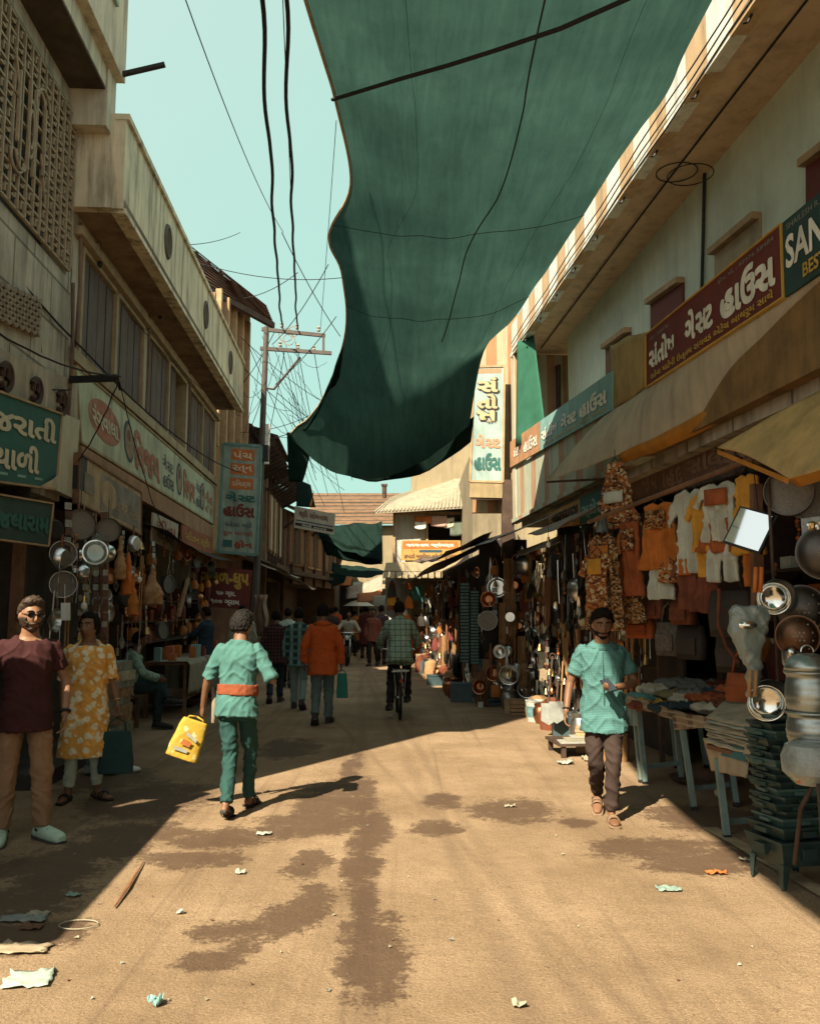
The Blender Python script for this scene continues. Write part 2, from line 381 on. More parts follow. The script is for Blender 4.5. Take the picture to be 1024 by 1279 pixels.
# ---------------------------------------------------------------- A: old concrete building, near left
A = thing('concrete_building', 'tall old grey concrete building with an ornate iron window grille, nearest on the left', 'building', (-3.8, 7.5, 0))
A_roof = 10.6; y0, y1 = 5.3, 9.6
obj('wall', fb(ML, (y0, y1, -6, 0, 3.62, 5.36), (y0, 6.7, -6, 0, 5.36, 7.76), (9.42, y1-.02, -6, 0, 5.36, 7.76), (6.7, 9.42, -6, -.35, 5.36, 7.76), (6.7, 9.42, -.35, 0, 7.2, 7.74),
   (y0, y0+.25, -2.4, 0, 2.85, 3.62), (y0+.25, y1, -2.4, -.02, 2.85, 3.62)), CONC, A)
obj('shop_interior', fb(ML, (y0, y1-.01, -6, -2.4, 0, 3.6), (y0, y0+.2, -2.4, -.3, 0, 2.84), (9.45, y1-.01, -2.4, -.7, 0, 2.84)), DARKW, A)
obj('upper_storey', fb(ML, (y0, y1-.01, -6.02, .52, 7.75, A_roof), (y0, y1-.35, -.02, .40, 7.5, 7.75), (9.27, y1-.01, -.02, .42, 7.05, 7.75)), CREAM, A)
DSOF = M('dark_soffit', (.07,.055,.04), .95, .5, 3, .4)
obj('dark_soffit', fb(ML, (y0, 9.26, .0, .395, 7.47, 7.497)), DSOF, A)  # thin dark sheet along the underside of the overhang
W1 = obj('upper_window', fb(ML, (8.0, 9.1, .50, .56, 8.35, 9.9)), PT['mint'], A)
obj('pane', fb(ML, *[(8.08+i*.26, 8.28+i*.26, .561, .57, 8.42, 9.82) for i in range(4)]), M('dirty_glass', (.06,.09,.09), .25, .3, 3, 0, spec=.5), W1)
# iron grille: a lattice with scrolls
GR = M('grille_paint', (.30,.235,.15), .7, .3, 8, .2)
mb = MB(); mb.T = ML
ya, yb, za, zb = 6.75, 9.40, 5.40, 7.18
for i in range(15):
    y = ya+(yb-ya)*i/14; mb.box(y-.012, y+.012, .03, .06, za, zb)
for i in range(11):
    z = za+(zb-za)*i/10; mb.box(ya, yb, .02, .05, z-.012, z+.012)
random.seed(3)
for i in range(14):
    for j in range(10):
        yc = ya+(yb-ya)*(i+.5)/14; zc = za+(zb-za)*(j+.5)/10
        if 5 <= i <= 8 and 2 <= j <= 7: continue
        h = .045
        if (i+j) % 2: mb.box(yc-h, yc+h, .03, .055, zc-.01, zc+.01); mb.box(yc+h-.018, yc+h, .03, .055, zc-.01, zc+h)
        else: mb.box(yc-.01, yc+.01, .03, .055, zc-h, zc+h); mb.box(yc-.01, yc+h, .03, .055, zc+h-.018, zc+h)
obj('window_grille', mb, GR, A)
mb = MB(); mb.T = ML
Ry = Matrix(((1,0,0),(0,0,1),(0,1,0))).to_4x4()
cy, cz = 8.08, 6.3
for s in (-1, 1):
    mb.torus((cy+.2*s, .07, cz+.38*s), .13, .014, Ry, a0=(0 if s > 0 else pi), a1=(pi if s > 0 else 2*pi), n=14)
    mb.box(cy+.07*s-.012, cy+.07*s+.012, .06, .09, cz-.45, cz+.45); mb.box(cy+.33*s-.012, cy+.33*s+.012, .06, .09, cz-.3, cz+.4)
    mb.torus((cy-.3*s, .07, cz-.42*s), .16, .014, Ry, a0=(pi if s > 0 else 0), a1=(2*pi if s > 0 else pi), n=14)
    mb.tube([(cy-.45*s, .07, cz+.55*s), (cy-.28*s, .07, cz+.1*s), (cy-.40*s, .07, cz+.15*s)], .012, 5)
for i in range(2): mb.torus((cy, .075, cz), .10+.05*i, .011, Matrix.Diagonal((.6,1,1.9)).to_4x4() @ Ry, n=20)
obj('grille_scroll', mb, GR, A)
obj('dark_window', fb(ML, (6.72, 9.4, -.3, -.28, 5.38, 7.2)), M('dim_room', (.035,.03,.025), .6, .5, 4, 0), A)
q = Q([(-60,326),(50,374),(47,420),(-60,375)], LA+.03, LB)
mb = MB(); n = qn(q)
for k in range(-4, 15):
    for (p, r) in (((k/12., 0.), (k/12.+.34, 1.)), ((k/12., 1.), (k/12.+.34, 0.))):
        u0, u1 = max(0., p[0]), min(1., r[0])
        if u1-u0 < .02: continue
        f = lambda u: p[1]+(r[1]-p[1])*(u-p[0])/(r[0]-p[0])
        mb.beam(bil(q, u0, f(u0)), bil(q, u1, f(u1)), .034, .05, up=n)
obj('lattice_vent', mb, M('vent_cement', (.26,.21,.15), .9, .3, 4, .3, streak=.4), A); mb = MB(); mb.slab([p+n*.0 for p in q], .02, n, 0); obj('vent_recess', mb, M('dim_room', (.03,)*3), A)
# cement band with three raised digits
q = Q([(-120,380),(97,478),(97,552),(-120,440)], LA+.05, LB)
mb = MB(); mb.slab(q, .06, qn(q)); obj('cement_band', mb, M('band_cement', (.40,.35,.26), .9, .3, 3, .35, streak=.5), A)
q2 = Q([(-12,443),(86,487),(86,530),(-12,483)], LA+.06, LB)
DIG = M('digit_brown', (.055,.033,.025), .8)
for i in range(3):
    c = bil(q2, .14+i*.36, .5)+qn(q2)*.02; mb = MB(); XY = Matrix.Identity(4); XY.col[0] = (q2[1]-q2[0]).normalized().to_4d(); XY.col[1] = V((0,0,1)).to_4d(); XY.col[2] = qn(q2).to_4d(); XY = XY.to_3x3().to_4x4()
    mb.torus(c, .125, .028, XY, 20, 6, a0=radians(-125), a1=radians(150)); mb.torus(c+XY @ V((-.02,.035,0)), .06, .024, XY, 14, 6, a0=radians(-60), a1=radians(215)); mb.tube([c+XY @ V((-.07,-.10,0)), c+XY @ V((-.10,-.06,0))], .026, 6); obj('digit', mb, DIG, A)
# drain spout
one('drain_spout', MB().tube([P(150,93,9.5), P(206,80,9.55)], .035, 10), IRON, 'rusty drain pipe poking out of the concrete building into the sky', 'pipe')
# signs of A
q = Q([(-75,462),(77,517),(69,611),(-75,592)], LA+.14, LB)
t = sign('shop_sign', 'dark green board with big pale Gujarati letters for thali meals, torn at one corner', q, PT['teal'], .03, frame=WOODL, fw=.02)
write(q, 'ગુજરાતી', .12, .95, .12, .50, PT['cream'], t, bold=.035); write(q, 'થાળી', .38, .79, .52, .84, PT['cream'], t, bold=.035)
for i in range(3): panel(q, .42+i*.17, .5+i*.17, .885, .915, PT['sky'], t, .005, 'small_print')
mb = MB(); n = qn(q)
mb.add([bil(q,.80,1.)+n*.012, bil(q,.93,.88)+n*.03, bil(q,1.,.80)+n*.02, bil(q,1.,1.)+n*.012], [(0,1,2,3)]); obj('torn_corner', mb, CREAM, t)
q = Q([(77,515),(100,525),(93,623),(70,612)], LA+.10, LB)
mb = MB(); mb.slab(q, .08, qn(q)); one('board_panel', mb, M('pale_board', (.47,.45,.33), .85, .2, 2.5, .2, streak=.35), 'blank cream board beside the green thali sign', 'board')
q = Q([(-75,605),(66,629),(60,682),(-75,664)], LA+.25, LB)
t = sign('hanging_board', 'dark hanging board with dim green raised letters under the thali sign', q, PT['dgreen'], .03, frame=WOODL, fw=.015)
write(q, 'શ્રી જલારામ', .1, .97, .22, .85, PT['teal'], t, bold=.05)
# ---------------------------------------------------------------- B: balcony building
B = thing('balcony_building', 'cream two storey building with a long balcony parapet above shuttered windows', 'building', (-4.2, 14.5, 0))
by0, by1 = 9.62, 19.6
win = []
for c in range(3):
    s = 10.02+c*3.22; win.append((s-.12, s+2.86))
wb = [(by0, by1, -7, -.3, 3.4, 7.0), (by0, by1, -.3, 0, 3.4, 4.60), (by0, by1, -.3, 0, 5.92, 6.2), (by0, win[0][0], -.3, 0, 4.6, 5.92), (win[0][1], win[1][0], -.3, 0, 4.6, 5.92), (win[1][1], win[2][0], -.3, 0, 4.6, 5.92), (win[2][1], by1, -.3, 0, 4.6, 5.92),
 (by1-.15, by1, -2.6, -.05, 0, 3.4)]
obj('wall', fb(ML, *wb), CREAM, B)
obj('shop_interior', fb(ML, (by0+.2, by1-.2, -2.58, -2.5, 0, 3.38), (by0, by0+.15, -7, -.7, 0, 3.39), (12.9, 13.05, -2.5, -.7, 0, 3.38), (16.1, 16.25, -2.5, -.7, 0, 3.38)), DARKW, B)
obj('window_trim', fb(ML, (by0, by1, 0, .07, 4.46, 4.60), (by0, by1, 0, .10, 5.93, 6.03)), M('trim', (.34,.27,.16), .8, .3, 4, .2, streak=.5), B)
SHUT = M('brown_shutter', (.11,.08,.068), .75, .35, 3, .25, streak=.3)
for (a, b_) in win:
    wd = (b_-a)/4
    f = obj('window', fb(ML, (a, a+.07, -.2, .03, 4.6, 5.92), (b_-.07, b_, -.2, .03, 4.6, 5.92), ((a+b_)/2-.05, (a+b_)/2+.05, -.2, .03, 4.6, 5.92), (a+.07, b_-.07, -.2, .03, 5.86, 5.92)), M('trim', (.34,.27,.16)), B)
    for k in range(4):
        if a > 12 and a < 14 and k == 3: continue
        s = a+.07+k*(b_-a-.14)/4
        obj('shutter', fb(ML, (s+.01, s+(b_-a-.14)/4-.01, -.06, -.02, 4.62, 5.85), (s+.32, s+.335, -.02, -.012, 4.64, 5.83, 1)), [SHUT, BLACK], f)
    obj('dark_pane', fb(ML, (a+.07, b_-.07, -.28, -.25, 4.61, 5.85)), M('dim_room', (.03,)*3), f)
PAR = M('parapet_plaster', (.62,.55,.39), .9, .25, 1.2, .35, streak=.8)
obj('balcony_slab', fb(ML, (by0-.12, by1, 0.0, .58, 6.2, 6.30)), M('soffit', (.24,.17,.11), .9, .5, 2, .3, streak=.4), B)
par = obj('parapet', fb(ML, (by0-.14, by1, .46, .58, 6.18, 7.24), (by0-.15, by1, .42, .62, 7.24, 7.31), (by0-.16, by0-.02, -.0, .46, 6.18, 7.27), (by0-.1, by1, .44, .60, 6.14, 6.2)), PAR, B)
mb = MB(); mb.T = ML
for (s, z) in ((11.7, 6.75), (14.7, 6.74), (17.6, 6.73)):
    mb.torus((s, .585, z), .17, .03, Matrix.Diagonal((1,1,1.25)).to_4x4() @ Ry, n=18)
    for k in range(-2, 3): mb.box(s+k*.06-.012, s+k*.06+.012, .582, .60, z-.17, z+.17)
obj('oval_vent', mb, M('vent', (.10,.08,.06)), par)
# painted signs of B
off = LA+.035
q = Q([(94,456),(268,608),(267,655),(101,552)], off, LB)
t = sign('painted_sign', 'long pale mint painted sign with red letters and oval portraits below the shutters', q, M('sign_mint', (.44,.48,.34), .85, .3, 1.5, .2, streak=.5), .03, frame=M('trim', (.3,)*3), fw=.03)
FRED = M('faded_red', (.36,.15,.10), .85, .45, 6, .15, streak=.3, streakcol=(.4,.38,.28)); oval(q, .115, .48, .075, .30, FRED, t); write(q, 'રંગવાલા', .055, .175, .33, .62, PT['cream'], t, .008, .03)
for u in (.235, .60, .845):
    oval(q, u, .5, .028, .34, PT['navy'], t, .004); oval(q, u, .5, .022, .28, M('faded_portrait', (.30,.22,.15), .8, .5, 9, 0), t, .007)
    oval(q, u, .40, .010, .10, PT['brown'], t, .010, 'painted_head')
write(q, 'િવજય', .27, .43, .22, .86, FRED, t, bold=.05); write(q, 'ગેસ^ટ', .46, .545, .22, .5, PT['navy'], t); write(q, 'હાઉસ', .46, .55, .55, .85, PT['navy'], t)
write(q, 'િવજય', .64, .755, .2, .8, FRED, t, bold=.045); write(q, 'ગેસ^ટ', .77, .825, .2, .48, PT['navy'], t); write(q, 'હાઉસ', .77, .825, .55, .82, PT['navy'], t)
write(q, 'ગીતા', .88, .97, .25, .55, PT['orange'], t); write(q, 'વિ. સં', .88, .97, .6, .8, PT['orange'], t)
LEDGE = M('rust_ledge', (.32,.18,.10), .8, .35, 3, .3, streak=.4)
q = Q([(102,556),(267,658),(266,676),(101,580)], LA+.05, LB)
mb = MB(); mb.slab(q, .10, qn(q)); one('shop_ledge', mb, LEDGE, 'rust brown timber ledge running under the pale mint painted sign', 'ledge')
q = Q([(99,566),(176,615),(176,668),(97,628)], LA+.16, LB)
t = sign('faded_sign', 'faded tan shop sign with worn grey lettering at the left of the ledge', q, M('faded_tan', (.44,.33,.20), .85, .4, 2.5, .25, streak=.5), .05, frame=WOOD, fw=.02)
panel(q, .3, .98, .12, .9, M('faded_grey', (.23,.21,.18), .85, .5, 3, .2), t); oval(q, .42, .5, .13, .3, M('faded_tan', (.3,)*3), t, .006)
write(q, 'સાગર મેટલ', .5, .95, .42, .75, M('faded_tan', (.3,)*3), t, .008); panel(q, .07, .2, .3, .7, M('faded_grey', (.1,)*3), t, .005)
for i, (qq, lab, c1, tx) in enumerate((([(192,640),(223,655),(221,690),(190,676)], 'small square tin sign with red and blue faded print below the ledge', 'white', 'ગીતા'), ([(228,655),(266,672),(264,707),(226,696)], 'red shop sign with yellow lettering at the far end of the ledge', 'red', 'સીઝન સ્ટોર'))):
    q = Q(qq, LA+.12, LB); t = sign('tin_sign', lab, q, M('worn_'+c1, (.42,.36,.28) if i == 0 else (.28,.09,.045), .8, .4, 5, .2, streak=.4), .03)
    write(q, tx, .1, .9, .12, .48, PT['red'] if i == 0 else PT['yellow'], t); write(q, 'વાસણ' if i == 0 else 'ભંડાર', .15, .85, .58, .86, PT['navy'] if i == 0 else PT['yellow'], t)
# tin lip and signboard lamp bracket
one('sign_bracket', MB().beam(P(88,474,9.5), P(147,472,9.35), .05, .07).beam(P(147,472,9.35), P(150,486,9.6), .03, .03), BLACK, 'dark iron bracket jutting out over the mint painted sign', 'bracket')
one('roof_spout', MB().tube([P(222,378,14.4), P(232,379,14.2)], .045, 8), IRON, 'short dark spout sticking out of the balcony parapet', 'pipe')
# ---------------------------------------------------------------- C: tiled roof house behind the balcony building
def tilemat(name, col):
    m = M(name, col, .9, .35, 3, .2)
    nt = m.node_tree; N, K = nt.nodes, nt.links; b = N['Principled BSDF']
    tc = N.new('ShaderNodeTexCoord'); wv = N.new('ShaderNodeTexWave'); wv.wave_type = 'BANDS'; wv.bands_direction = 'Z'; wv.inputs['Scale'].default_value = 2.2; wv.inputs['Distortion'].default_value = 1.2; wv.inputs['Detail'].default_value = 2; wv.inputs['Detail Scale'].default_value = 3
    K.new(tc.outputs['Object'], wv.inputs['Vector'])
    bp = N.new('ShaderNodeBump'); bp.inputs['Strength'].default_value = 1; bp.inputs['Distance'].default_value = .06; K.new(wv.outputs['Fac'], bp.inputs['Height']); K.new(bp.outputs[0], b.inputs['Normal'])
    return m
TILE = tilemat('clay_tile', (.10,.06,.042)); TILEO = tilemat('orange_clay_tile', (0.162,0.096,0.054))  # brown tile and a lighter orange tile, plain base colours
c = thing('tiled_house', 'old house with a dark clay tiled roof rising above the balcony parapet', 'house', (-5.5, 22, 0))
e0, e1, r0, r1 = P(236,347,19.7), P(341,405,22.6), P(214,287,22.0), P(331,381,24.2)
def tiled(mb, e0, e1, r0, r1, rows=11, lip=.05):
    n = (r0-e0).cross(e1-e0).normalized(); n = n if n.z > 0 else -n
    for i in range(rows):
        a, b_ = i/rows, (i+1.12)/rows
        q = [e0.lerp(r0, a)+n*lip, e1.lerp(r1, a)+n*lip, e1.lerp(r1, min(b_,1.)), e0.lerp(r0, min(b_,1.))]
        mb.slab(q, .03, n)
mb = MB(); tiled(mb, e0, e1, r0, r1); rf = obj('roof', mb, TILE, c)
mb = MB(); mb.beam(e0-V((0,0,.03)), e1-V((0,0,.03)), .12, .14)
for i in range(9):
    p = e0.lerp(e1, i/8); q_ = r0.lerp(r1, i/8); mb.beam(p-V((0,0,.08)), q_-V((0,0,.08)), .07, .09)
obj('rafter', mb, DWOOD, rf)
mb = MB(); mb.slab([e0-V((0,0,.10)), e1-V((0,0,.10)), r1-V((0,0,.1)), r0-V((0,0,.1))], .03); obj('eave_boarding', mb, DWOOD, rf)
wp = [P(283,372,21.6), P(303,383,22.9)]
x0 = -9
mb = MB()
mb.add([V((-4.62,20.2,3)), V((-4.62,20.2,9.2)), V((-4.30,23.0,9.6)), V((-4.30,23.0,3)), V((-10,20.2,3)), V((-10,20.2,9.4)), V((-10,23,9.8)), V((-10,23,3))], [(0,1,2,3),(0,4,5,1),(3,2,6,7),(4,7,6,5),(1,5,6,2)])
obj('wall', mb, M('ochre_wall', (0.27,0.165,0.075), .9, .35, 2.5, .3, streak=.6), c)
mb = MB()
for i in range(5): mb.beam(V((-4.55+.06*i, 20.3+i*.6, 5.5)), V((-4.55+.06*i, 20.3+i*.6, 9.3)), .14, .14)
obj('timber_post', mb, WOODL, c)
# ---------------------------------------------------------------- D: old timber houses farther along the left side
def shophouse(y0, y1, a, zb, zt, label, wall, shut, nwin, roofmat, roofout=.7, LB=LB):
    Mx = FM(a, LB, 1); t = thing('timber_house', label, 'house', (a+LB*(y0+y1)/2, (y0+y1)/2, 0))
    obj('wall', fb(Mx, (y0, y1, -5, 0, 2.7, zt), (y0, y1, -5, -1.8, 0, 2.7), (y0, y0+.25, -1.8, 0, 0, 2.7), (y1-.25, y1, -1.8, 0, 0, 2.7)), wall, t)
    k = (y1-y0)/nwin
    for i in range(nwin):
        s = y0+k*i+k*.12; f = obj('window', fb(Mx, (s, s+k*.76, 0, .06, zb, zb+1.9)), WOODL if i % 2 else WOOD, t)
        for j in range(3): obj('shutter', fb(Mx, (s+k*.76*(j+.08)/3, s+k*.76*(j+.92)/3, .06, .09, zb+.08, zb+1.8)), shut[j % len(shut)], f)
    mb = MB(); o_ = lambda s, tt, z: Mx @ V((s, tt, z))
    tiled(mb, o_(y0-.2, roofout, zt-.15), o_(y1+.2, roofout, zt-.15), o_(y0-.2, -2.5, zt+1.3), o_(y1+.2, -2.5, zt+1.3), 10); rf = obj('roof', mb, roofmat, t)
    for i in range(8):
        s = y0+(y1-y0)*i/7; obj('roof_bracket', MB().beam(o_(s, 0, zt-.7), o_(s, roofout-.05, zt-.25), .08, .1), DWOOD, rf)
    for i in range(5):
        s = y0+(y1-y0)*(i+.5)/5; obj('wall_post', fb(Mx, (s-.06, s+.06, 0, .10, 2.7, zt-.1)), DWOOD, t)
    obj('floor_beam', fb(Mx, (y0, y1, 0, .35, 3.0, 3.16)), DWOOD, t)
    return t
shophouse(23.1, 27.0, -3.15, 3.6, 6.4, 'brown timber shophouse with closed plank shutters right behind the utility pole', M('old_brown_plaster', (.20,.13,.085), .9, .4, 2, .3, streak=.6), [WOOD, WOODL, PT['grey']], 2, TILE, .9)
shophouse(27.1, 32.0, -2.95, 3.5, 6.1, 'weathered timber house with pale striped shutters beyond the utility pole', M('old_tan_plaster', (.30,.22,.14), .9, .4, 2, .3, streak=.6), [WOODL, PT['cream'], WOOD], 3, TILE, .8)
shophouse(32.2, 42.0, -8.1, 3.4, 5.4, 'dim low brown house at the end of the left row beside the green shade cloth', M('dim_brown_plaster', (.14,.085,.055), .9, .4, 2, .3, streak=.6), [WOOD, DWOOD], 3, TILE, .7, .11)
one('arch_pier', MB().box(-5.2, -3.75, 42.1, 43, 0, 5.4).tube([V((-3.85+1.1*(1-cos(a)), 42.5, 3.0+1.9*sin(a))) for a in [i*pi/24 for i in range(12)]], [.45-.02*i for i in range(12)], 8), M('dark_arch', (.10,.06,.045), .9, .4, 2, .3), 'dark brown masonry pier with a broken arch closing the left row', 'arch')
# tin awnings over the left row shops
def awning(name, label, p, m, cat='awning', sag=.12, n=10, thick=.006, group=None, wob=.03, seed=0):
    """cloth or tin between four corners: inner0, inner1, outer1, outer0"""
    mb = MB(); pts = []
    for i in range(n+1):
        row = []
        for j in range(n+1):
            u, v = j/n, i/n
            q = p[0].lerp(p[1], u).lerp(p[3].lerp(p[2], u), v)
            row.append(q+V((0, 0, -sag*4*u*(1-u)*(.3+.7*v)+wob*noise.noise(q*1.7+V((seed,0,0))))))
        pts.append(row)
    mb.grid(pts); return one(name, mb, m, label, cat, group, True, ('S', thick))
def oL(s, t, z): return ML @ V((s, t, z))
def oR(s, t, z): return MF @ V((s, t, z))
awning('tin_awning', 'rusty corrugated tin awning under the tall guest house sign', [oL(19.8,.0,3.15), oL(23.4,.1,3.1), oL(23.4,1.1,2.75), oL(19.8,1.0,2.75)], RUST, sag=.05)
awning('tin_awning', 'grey tin awning of the second timber house', [oL(23.6,.2,3.2), oL(27.5,.3,3.1), oL(27.5,1.4,2.7), oL(23.6,1.3,2.75)], TIN, sag=.08)
awning('tin_awning', 'pale tin awning near the dark arch', [oL(28,.5,3.0), oL(33,.6,2.9), oL(33,1.6,2.5), oL(28,1.6,2.5)], M('pale_tin', (.36,.31,.24), .6, .3, 3, .2, streak=.5), sag=.1)
awning('cloth_awning', 'ragged dark cloth slung over the goods at the balcony building', [oL(13.2,-.2,3.05), oL(19.2,-.2,3.0), oL(19.2,.5,2.75), oL(13.2,.4,2.85)], DARKW, sag=.12)
# vertical guest house sign on the pole
q = [P(279,554,19.2), P(326,557,19.25), P(320,693,19.25), P(272,689,19.2)]
t = sign('vertical_sign', 'tall weathered mint sign with three orange words, hung on the utility pole', q, M('sign_worn_mint', (.25,.33,.27), .8, .35, 3, .2, streak=.6), .10, frame=M('mint_edge', (.12,.24,.22), .7, .3, 5, .2), fw=.06)
for k, s in enumerate(('પંચ', 'રત્ન', 'ડિલક્સ')):
    v = .04+k*.135; panel(q, .22, .84, v, v+.105, PT['orange'], t); write(q, s, .27, .79, v+.015, v+.09, PT['cream'], t, .008)
write(q, 'ગેસ^ટ', .14, .9, .445, .525, PT['teal'], t, bold=.05); write(q, 'હાઉસ', .1, .9, .55, .665, PT['maroon'], t, bold=.05); write(q, 'રહેવા માટે', .15, .85, .71, .76, PT['navy'], t)
write(q, 'રૂમ મળશે', .12, .88, .79, .85, PT['red'], t); panel(q, .12, .36, .885, .95, PT['teal'], t); write(q, 'ફોન', .42, .88, .88, .955, PT['red'], t, bold=.04)
# incense board
q = [P(247,708,18.9), P(315,712,19.0), P(311,762,19.0), P(247,757,18.9)]
t = sign('incense_board', 'dark board advertising incense with yellow letters and weights, below the tall mint sign', q, PT['maroon'], .04)
write(q, 'ગુગળ-ધુપ', .06, .95, .10, .50, PT['yellow'], t, bold=.045); write(q, '૫૦ ગ્રા.', .35, .72, .58, .72, PT['white'], t, bold=.04); write(q, '૧૦૦ ગ્રામ', .25, .80, .79, .94, PT['white'], t, bold=.04)
# ---------------------------------------------------------------- utility pole
D = 19.6
pl = thing('utility_pole', 'tall grey steel utility pole with two crossarms and a tangle of wires', 'utility pole', (P(316,690,D).x, D, 0))
PM = M('pole_steel', (.07,.06,.052), .6, .35, 3, .2, streak=.4)
top = P(333,408,D); base = V((P(318,690,D).x, D, 0))
obj('pole', MB().tube([base, base.lerp(top, .5), top], [.085, .075, .06], 12), PM, pl)
mb = MB(); mb.beam(P(327,411,D), P(406,419,D), .07, .08).beam(P(325,435,D), P(414,441,D), .07, .08).beam(P(404,420,D), P(404,441,D), .05, .05); obj('crossarm', mb, PM, pl)
obj('brace', MB().tube([P(327,484,D), P(342,486,D), P(375,446,D)], .03, 6), PM, pl)
mb = MB()
for x, y in ((352,409),(371,411),(398,414),(350,433),(372,436),(392,438)): mb.lathe([(.03,0),(.045,.03),(.02,.06),(.045,.09),(.015,.13)], 10, 0, Matrix.Translation(P(x, y, D)))
obj('insulator', mb, M('porcelain', (.30,.26,.2), .3, .1), pl)
mb = MB().torus(P(357,418,D), .16, .008, Ry).torus(P(361,424,D), .13, .008, Ry).torus(P(366,414,D), .12, .008, Ry); obj('wire_coil', mb, M('copper_wire', (.25,.14,.08), .5), pl)
obj('meter_box', MB().box(base.x-.02, base.x+.3, D-.25, D-.05, 5.0, 5.35), IRON, pl)
# grey-white hoarding edge right of the pole
q = [P(327,530,22.), P(338,531,22.), P(336,580,22.), P(326,580,22.)]
mb = MB(); mb.slab(q, .12); one('narrow_signboard', mb, WHITE, 'narrow whitish signboard just right of the utility pole', 'sign')
# ---------------------------------------------------------------- wires
random.seed(11)
def wire(name, label, a, b_, sag=.3, r=.006, m=ROPE, group='thin wires crossing the sky', n=14, wob=0., cat='cable'):
    pts = []
    for i in range(n+1):
        u = i/n; p = a.lerp(b_, u); p.z -= sag*4*u*(1-u)
        if wob: p += V((noise.noise(V((u*9,1,sag))), noise.noise(V((u*9,7,sag))), 0))*wob
        pts.append(p)
    return one(name, MB().tube(pts, r, 5), m, label, cat, group)
wire('power_cable', 'left one of the two thick twisted power cables running to the pole', P(320,-60,5.6), P(352,409,D), .15, .020, group=None, n=60, wob=.05)
wire('power_cable', 'right one of the two thick twisted power cables running to the pole', P(352,-60,5.6), P(371,411,D), .1, .019, group=None, n=60, wob=.05)
wl = 'thin black wire crossing the sky between the buildings'
for a, b_, s in (((225,-20,7),(354,290,16),.2), ((352,-30,8),(371,411,19.6),.1), ((352,290,16),(425,420,19),.1), ((170,300,15),(300,290,24),.2), ((200,310,18),(440,345,18),.3), ((420,150,12),(400,412,19.6),.1), ((305,372,19),(372,340,18),.1),
   ((300,420,20),(400,500,26),.1), ((300,455,20),(400,540,26),.1), ((302,480,22),(345,410,19.6),.1), ((330,485,19.6),(310,540,24),.1), ((372,436,19.6),(410,620,32),.2), ((352,433,19.6),(395,600,30),.2), ((392,438,19.6),(430,640,34),.2), ((346,490,19.6),(425,545,26),.1), ((420,395,18),(344,480,19.6),.1), ((300,540,22),(420,500,22),.2), ((310,430,21),(370,560,27),.1), ((355,440,19.6),(335,545,22),.1), ((410,330,16),(340,430,19.6),.15), ((440,600,30),(412,480,22),.1), ((430,612,34),(372,560,30),.1)):
    wire('wire', wl, P(*a), P(*b_), s, .006 if a[2] < 15 else .009)
for a, b_, s, r in (((-20,300,7.5),(300,590,19),.35,.012), ((-20,405,7.2),(150,470,9.4),.1,.010), ((85,140,9.3),(190,360,12.5),.15,.006), ((60,130,9.2),(262,445,16.5),.2,.006), ((-10,282,8),(130,300,10.6),.1,.006), ((38,310,8.6),(52,440,8.8),.0,.004), ((88,300,9.4),(90,440,9.4),.0,.004), ((-10,450,8.2),(88,486,9.3),.1,.008), ((148,474,9.4),(262,700,15),.8,.006), ((148,474,9.4),(97,575,9.6),.1,.008), ((120,345,10.8),(300,520,20),.2,.006), ((180,430,14),(215,600,16),.5,.006)):
    wire('wire', 'thin black wire strung along the facades on the left', P(*a), P(*b_), s, r, group='wires along the left facades', wob=.02)

one('shadow_shed', fb(ML, (2.3, 5.25, -5, .02, 0, 2.48), (2.2, 5.26, -5, .26, 2.48, 2.60)), RUST, 'low unseen tin shed added outside the left edge to shade the street there', 'shed')  # added out of view; shaped so its shadow falls on the left ground

# conduits and fittings on the left facade
for (a, b_, lab) in ((oL(9.7,.05,4.55), oL(9.7,.05,6.1), 'grey conduit beside the first shuttered window'), (oL(13.0,.05,4.6), oL(13.0,.05,6.15), 'grey conduit between the first and second shuttered windows'), (oL(16.2,.05,4.6), oL(16.2,.05,6.15), 'rusty conduit between the second and third shuttered windows'), (oL(9.53,.06,3.7), oL(9.5,.06,5.3), 'thin drain pipe under the corner of the iron grille')):
    one('conduit', MB().tube([a, a.lerp(b_, .5)+V((.01,.02,0)), b_], .022, 6), RUST, lab, 'pipe')
for (px, py, y, lab) in ((200,395,13.2,'small lamp hanging under the balcony near its far half'),(125,330,10.4,'small lamp hanging under the balcony near its corner')):
    c = P(px, py, y); one('hanging_lamp', MB().tube([c+V((0,0,.3)), c], .004, 4).ball(c, .03, .03, .045), BLACK, lab, 'lamp')
one('meter_box', fb(ML, (9.64, 9.95, .02, .16, 3.0, 3.4)), IRON, 'dark electric meter box under the near end of the balcony building', 'box')

random.seed(91)
for i in range(26):
    a = P(random.uniform(322,372), random.uniform(412,560), random.uniform(18.5,20)); b_ = P(*random.choice(((random.uniform(296,318), random.uniform(400,560)), (random.uniform(395,425), random.uniform(420,600)), (random.uniform(380,440), random.uniform(560,640)))), random.uniform(21, 30))
    wire('wire', 'thin black wire in the tangle around the utility pole', a, b_, random.uniform(.05,.5), .006, group='tangled wires around the utility pole', wob=.05)
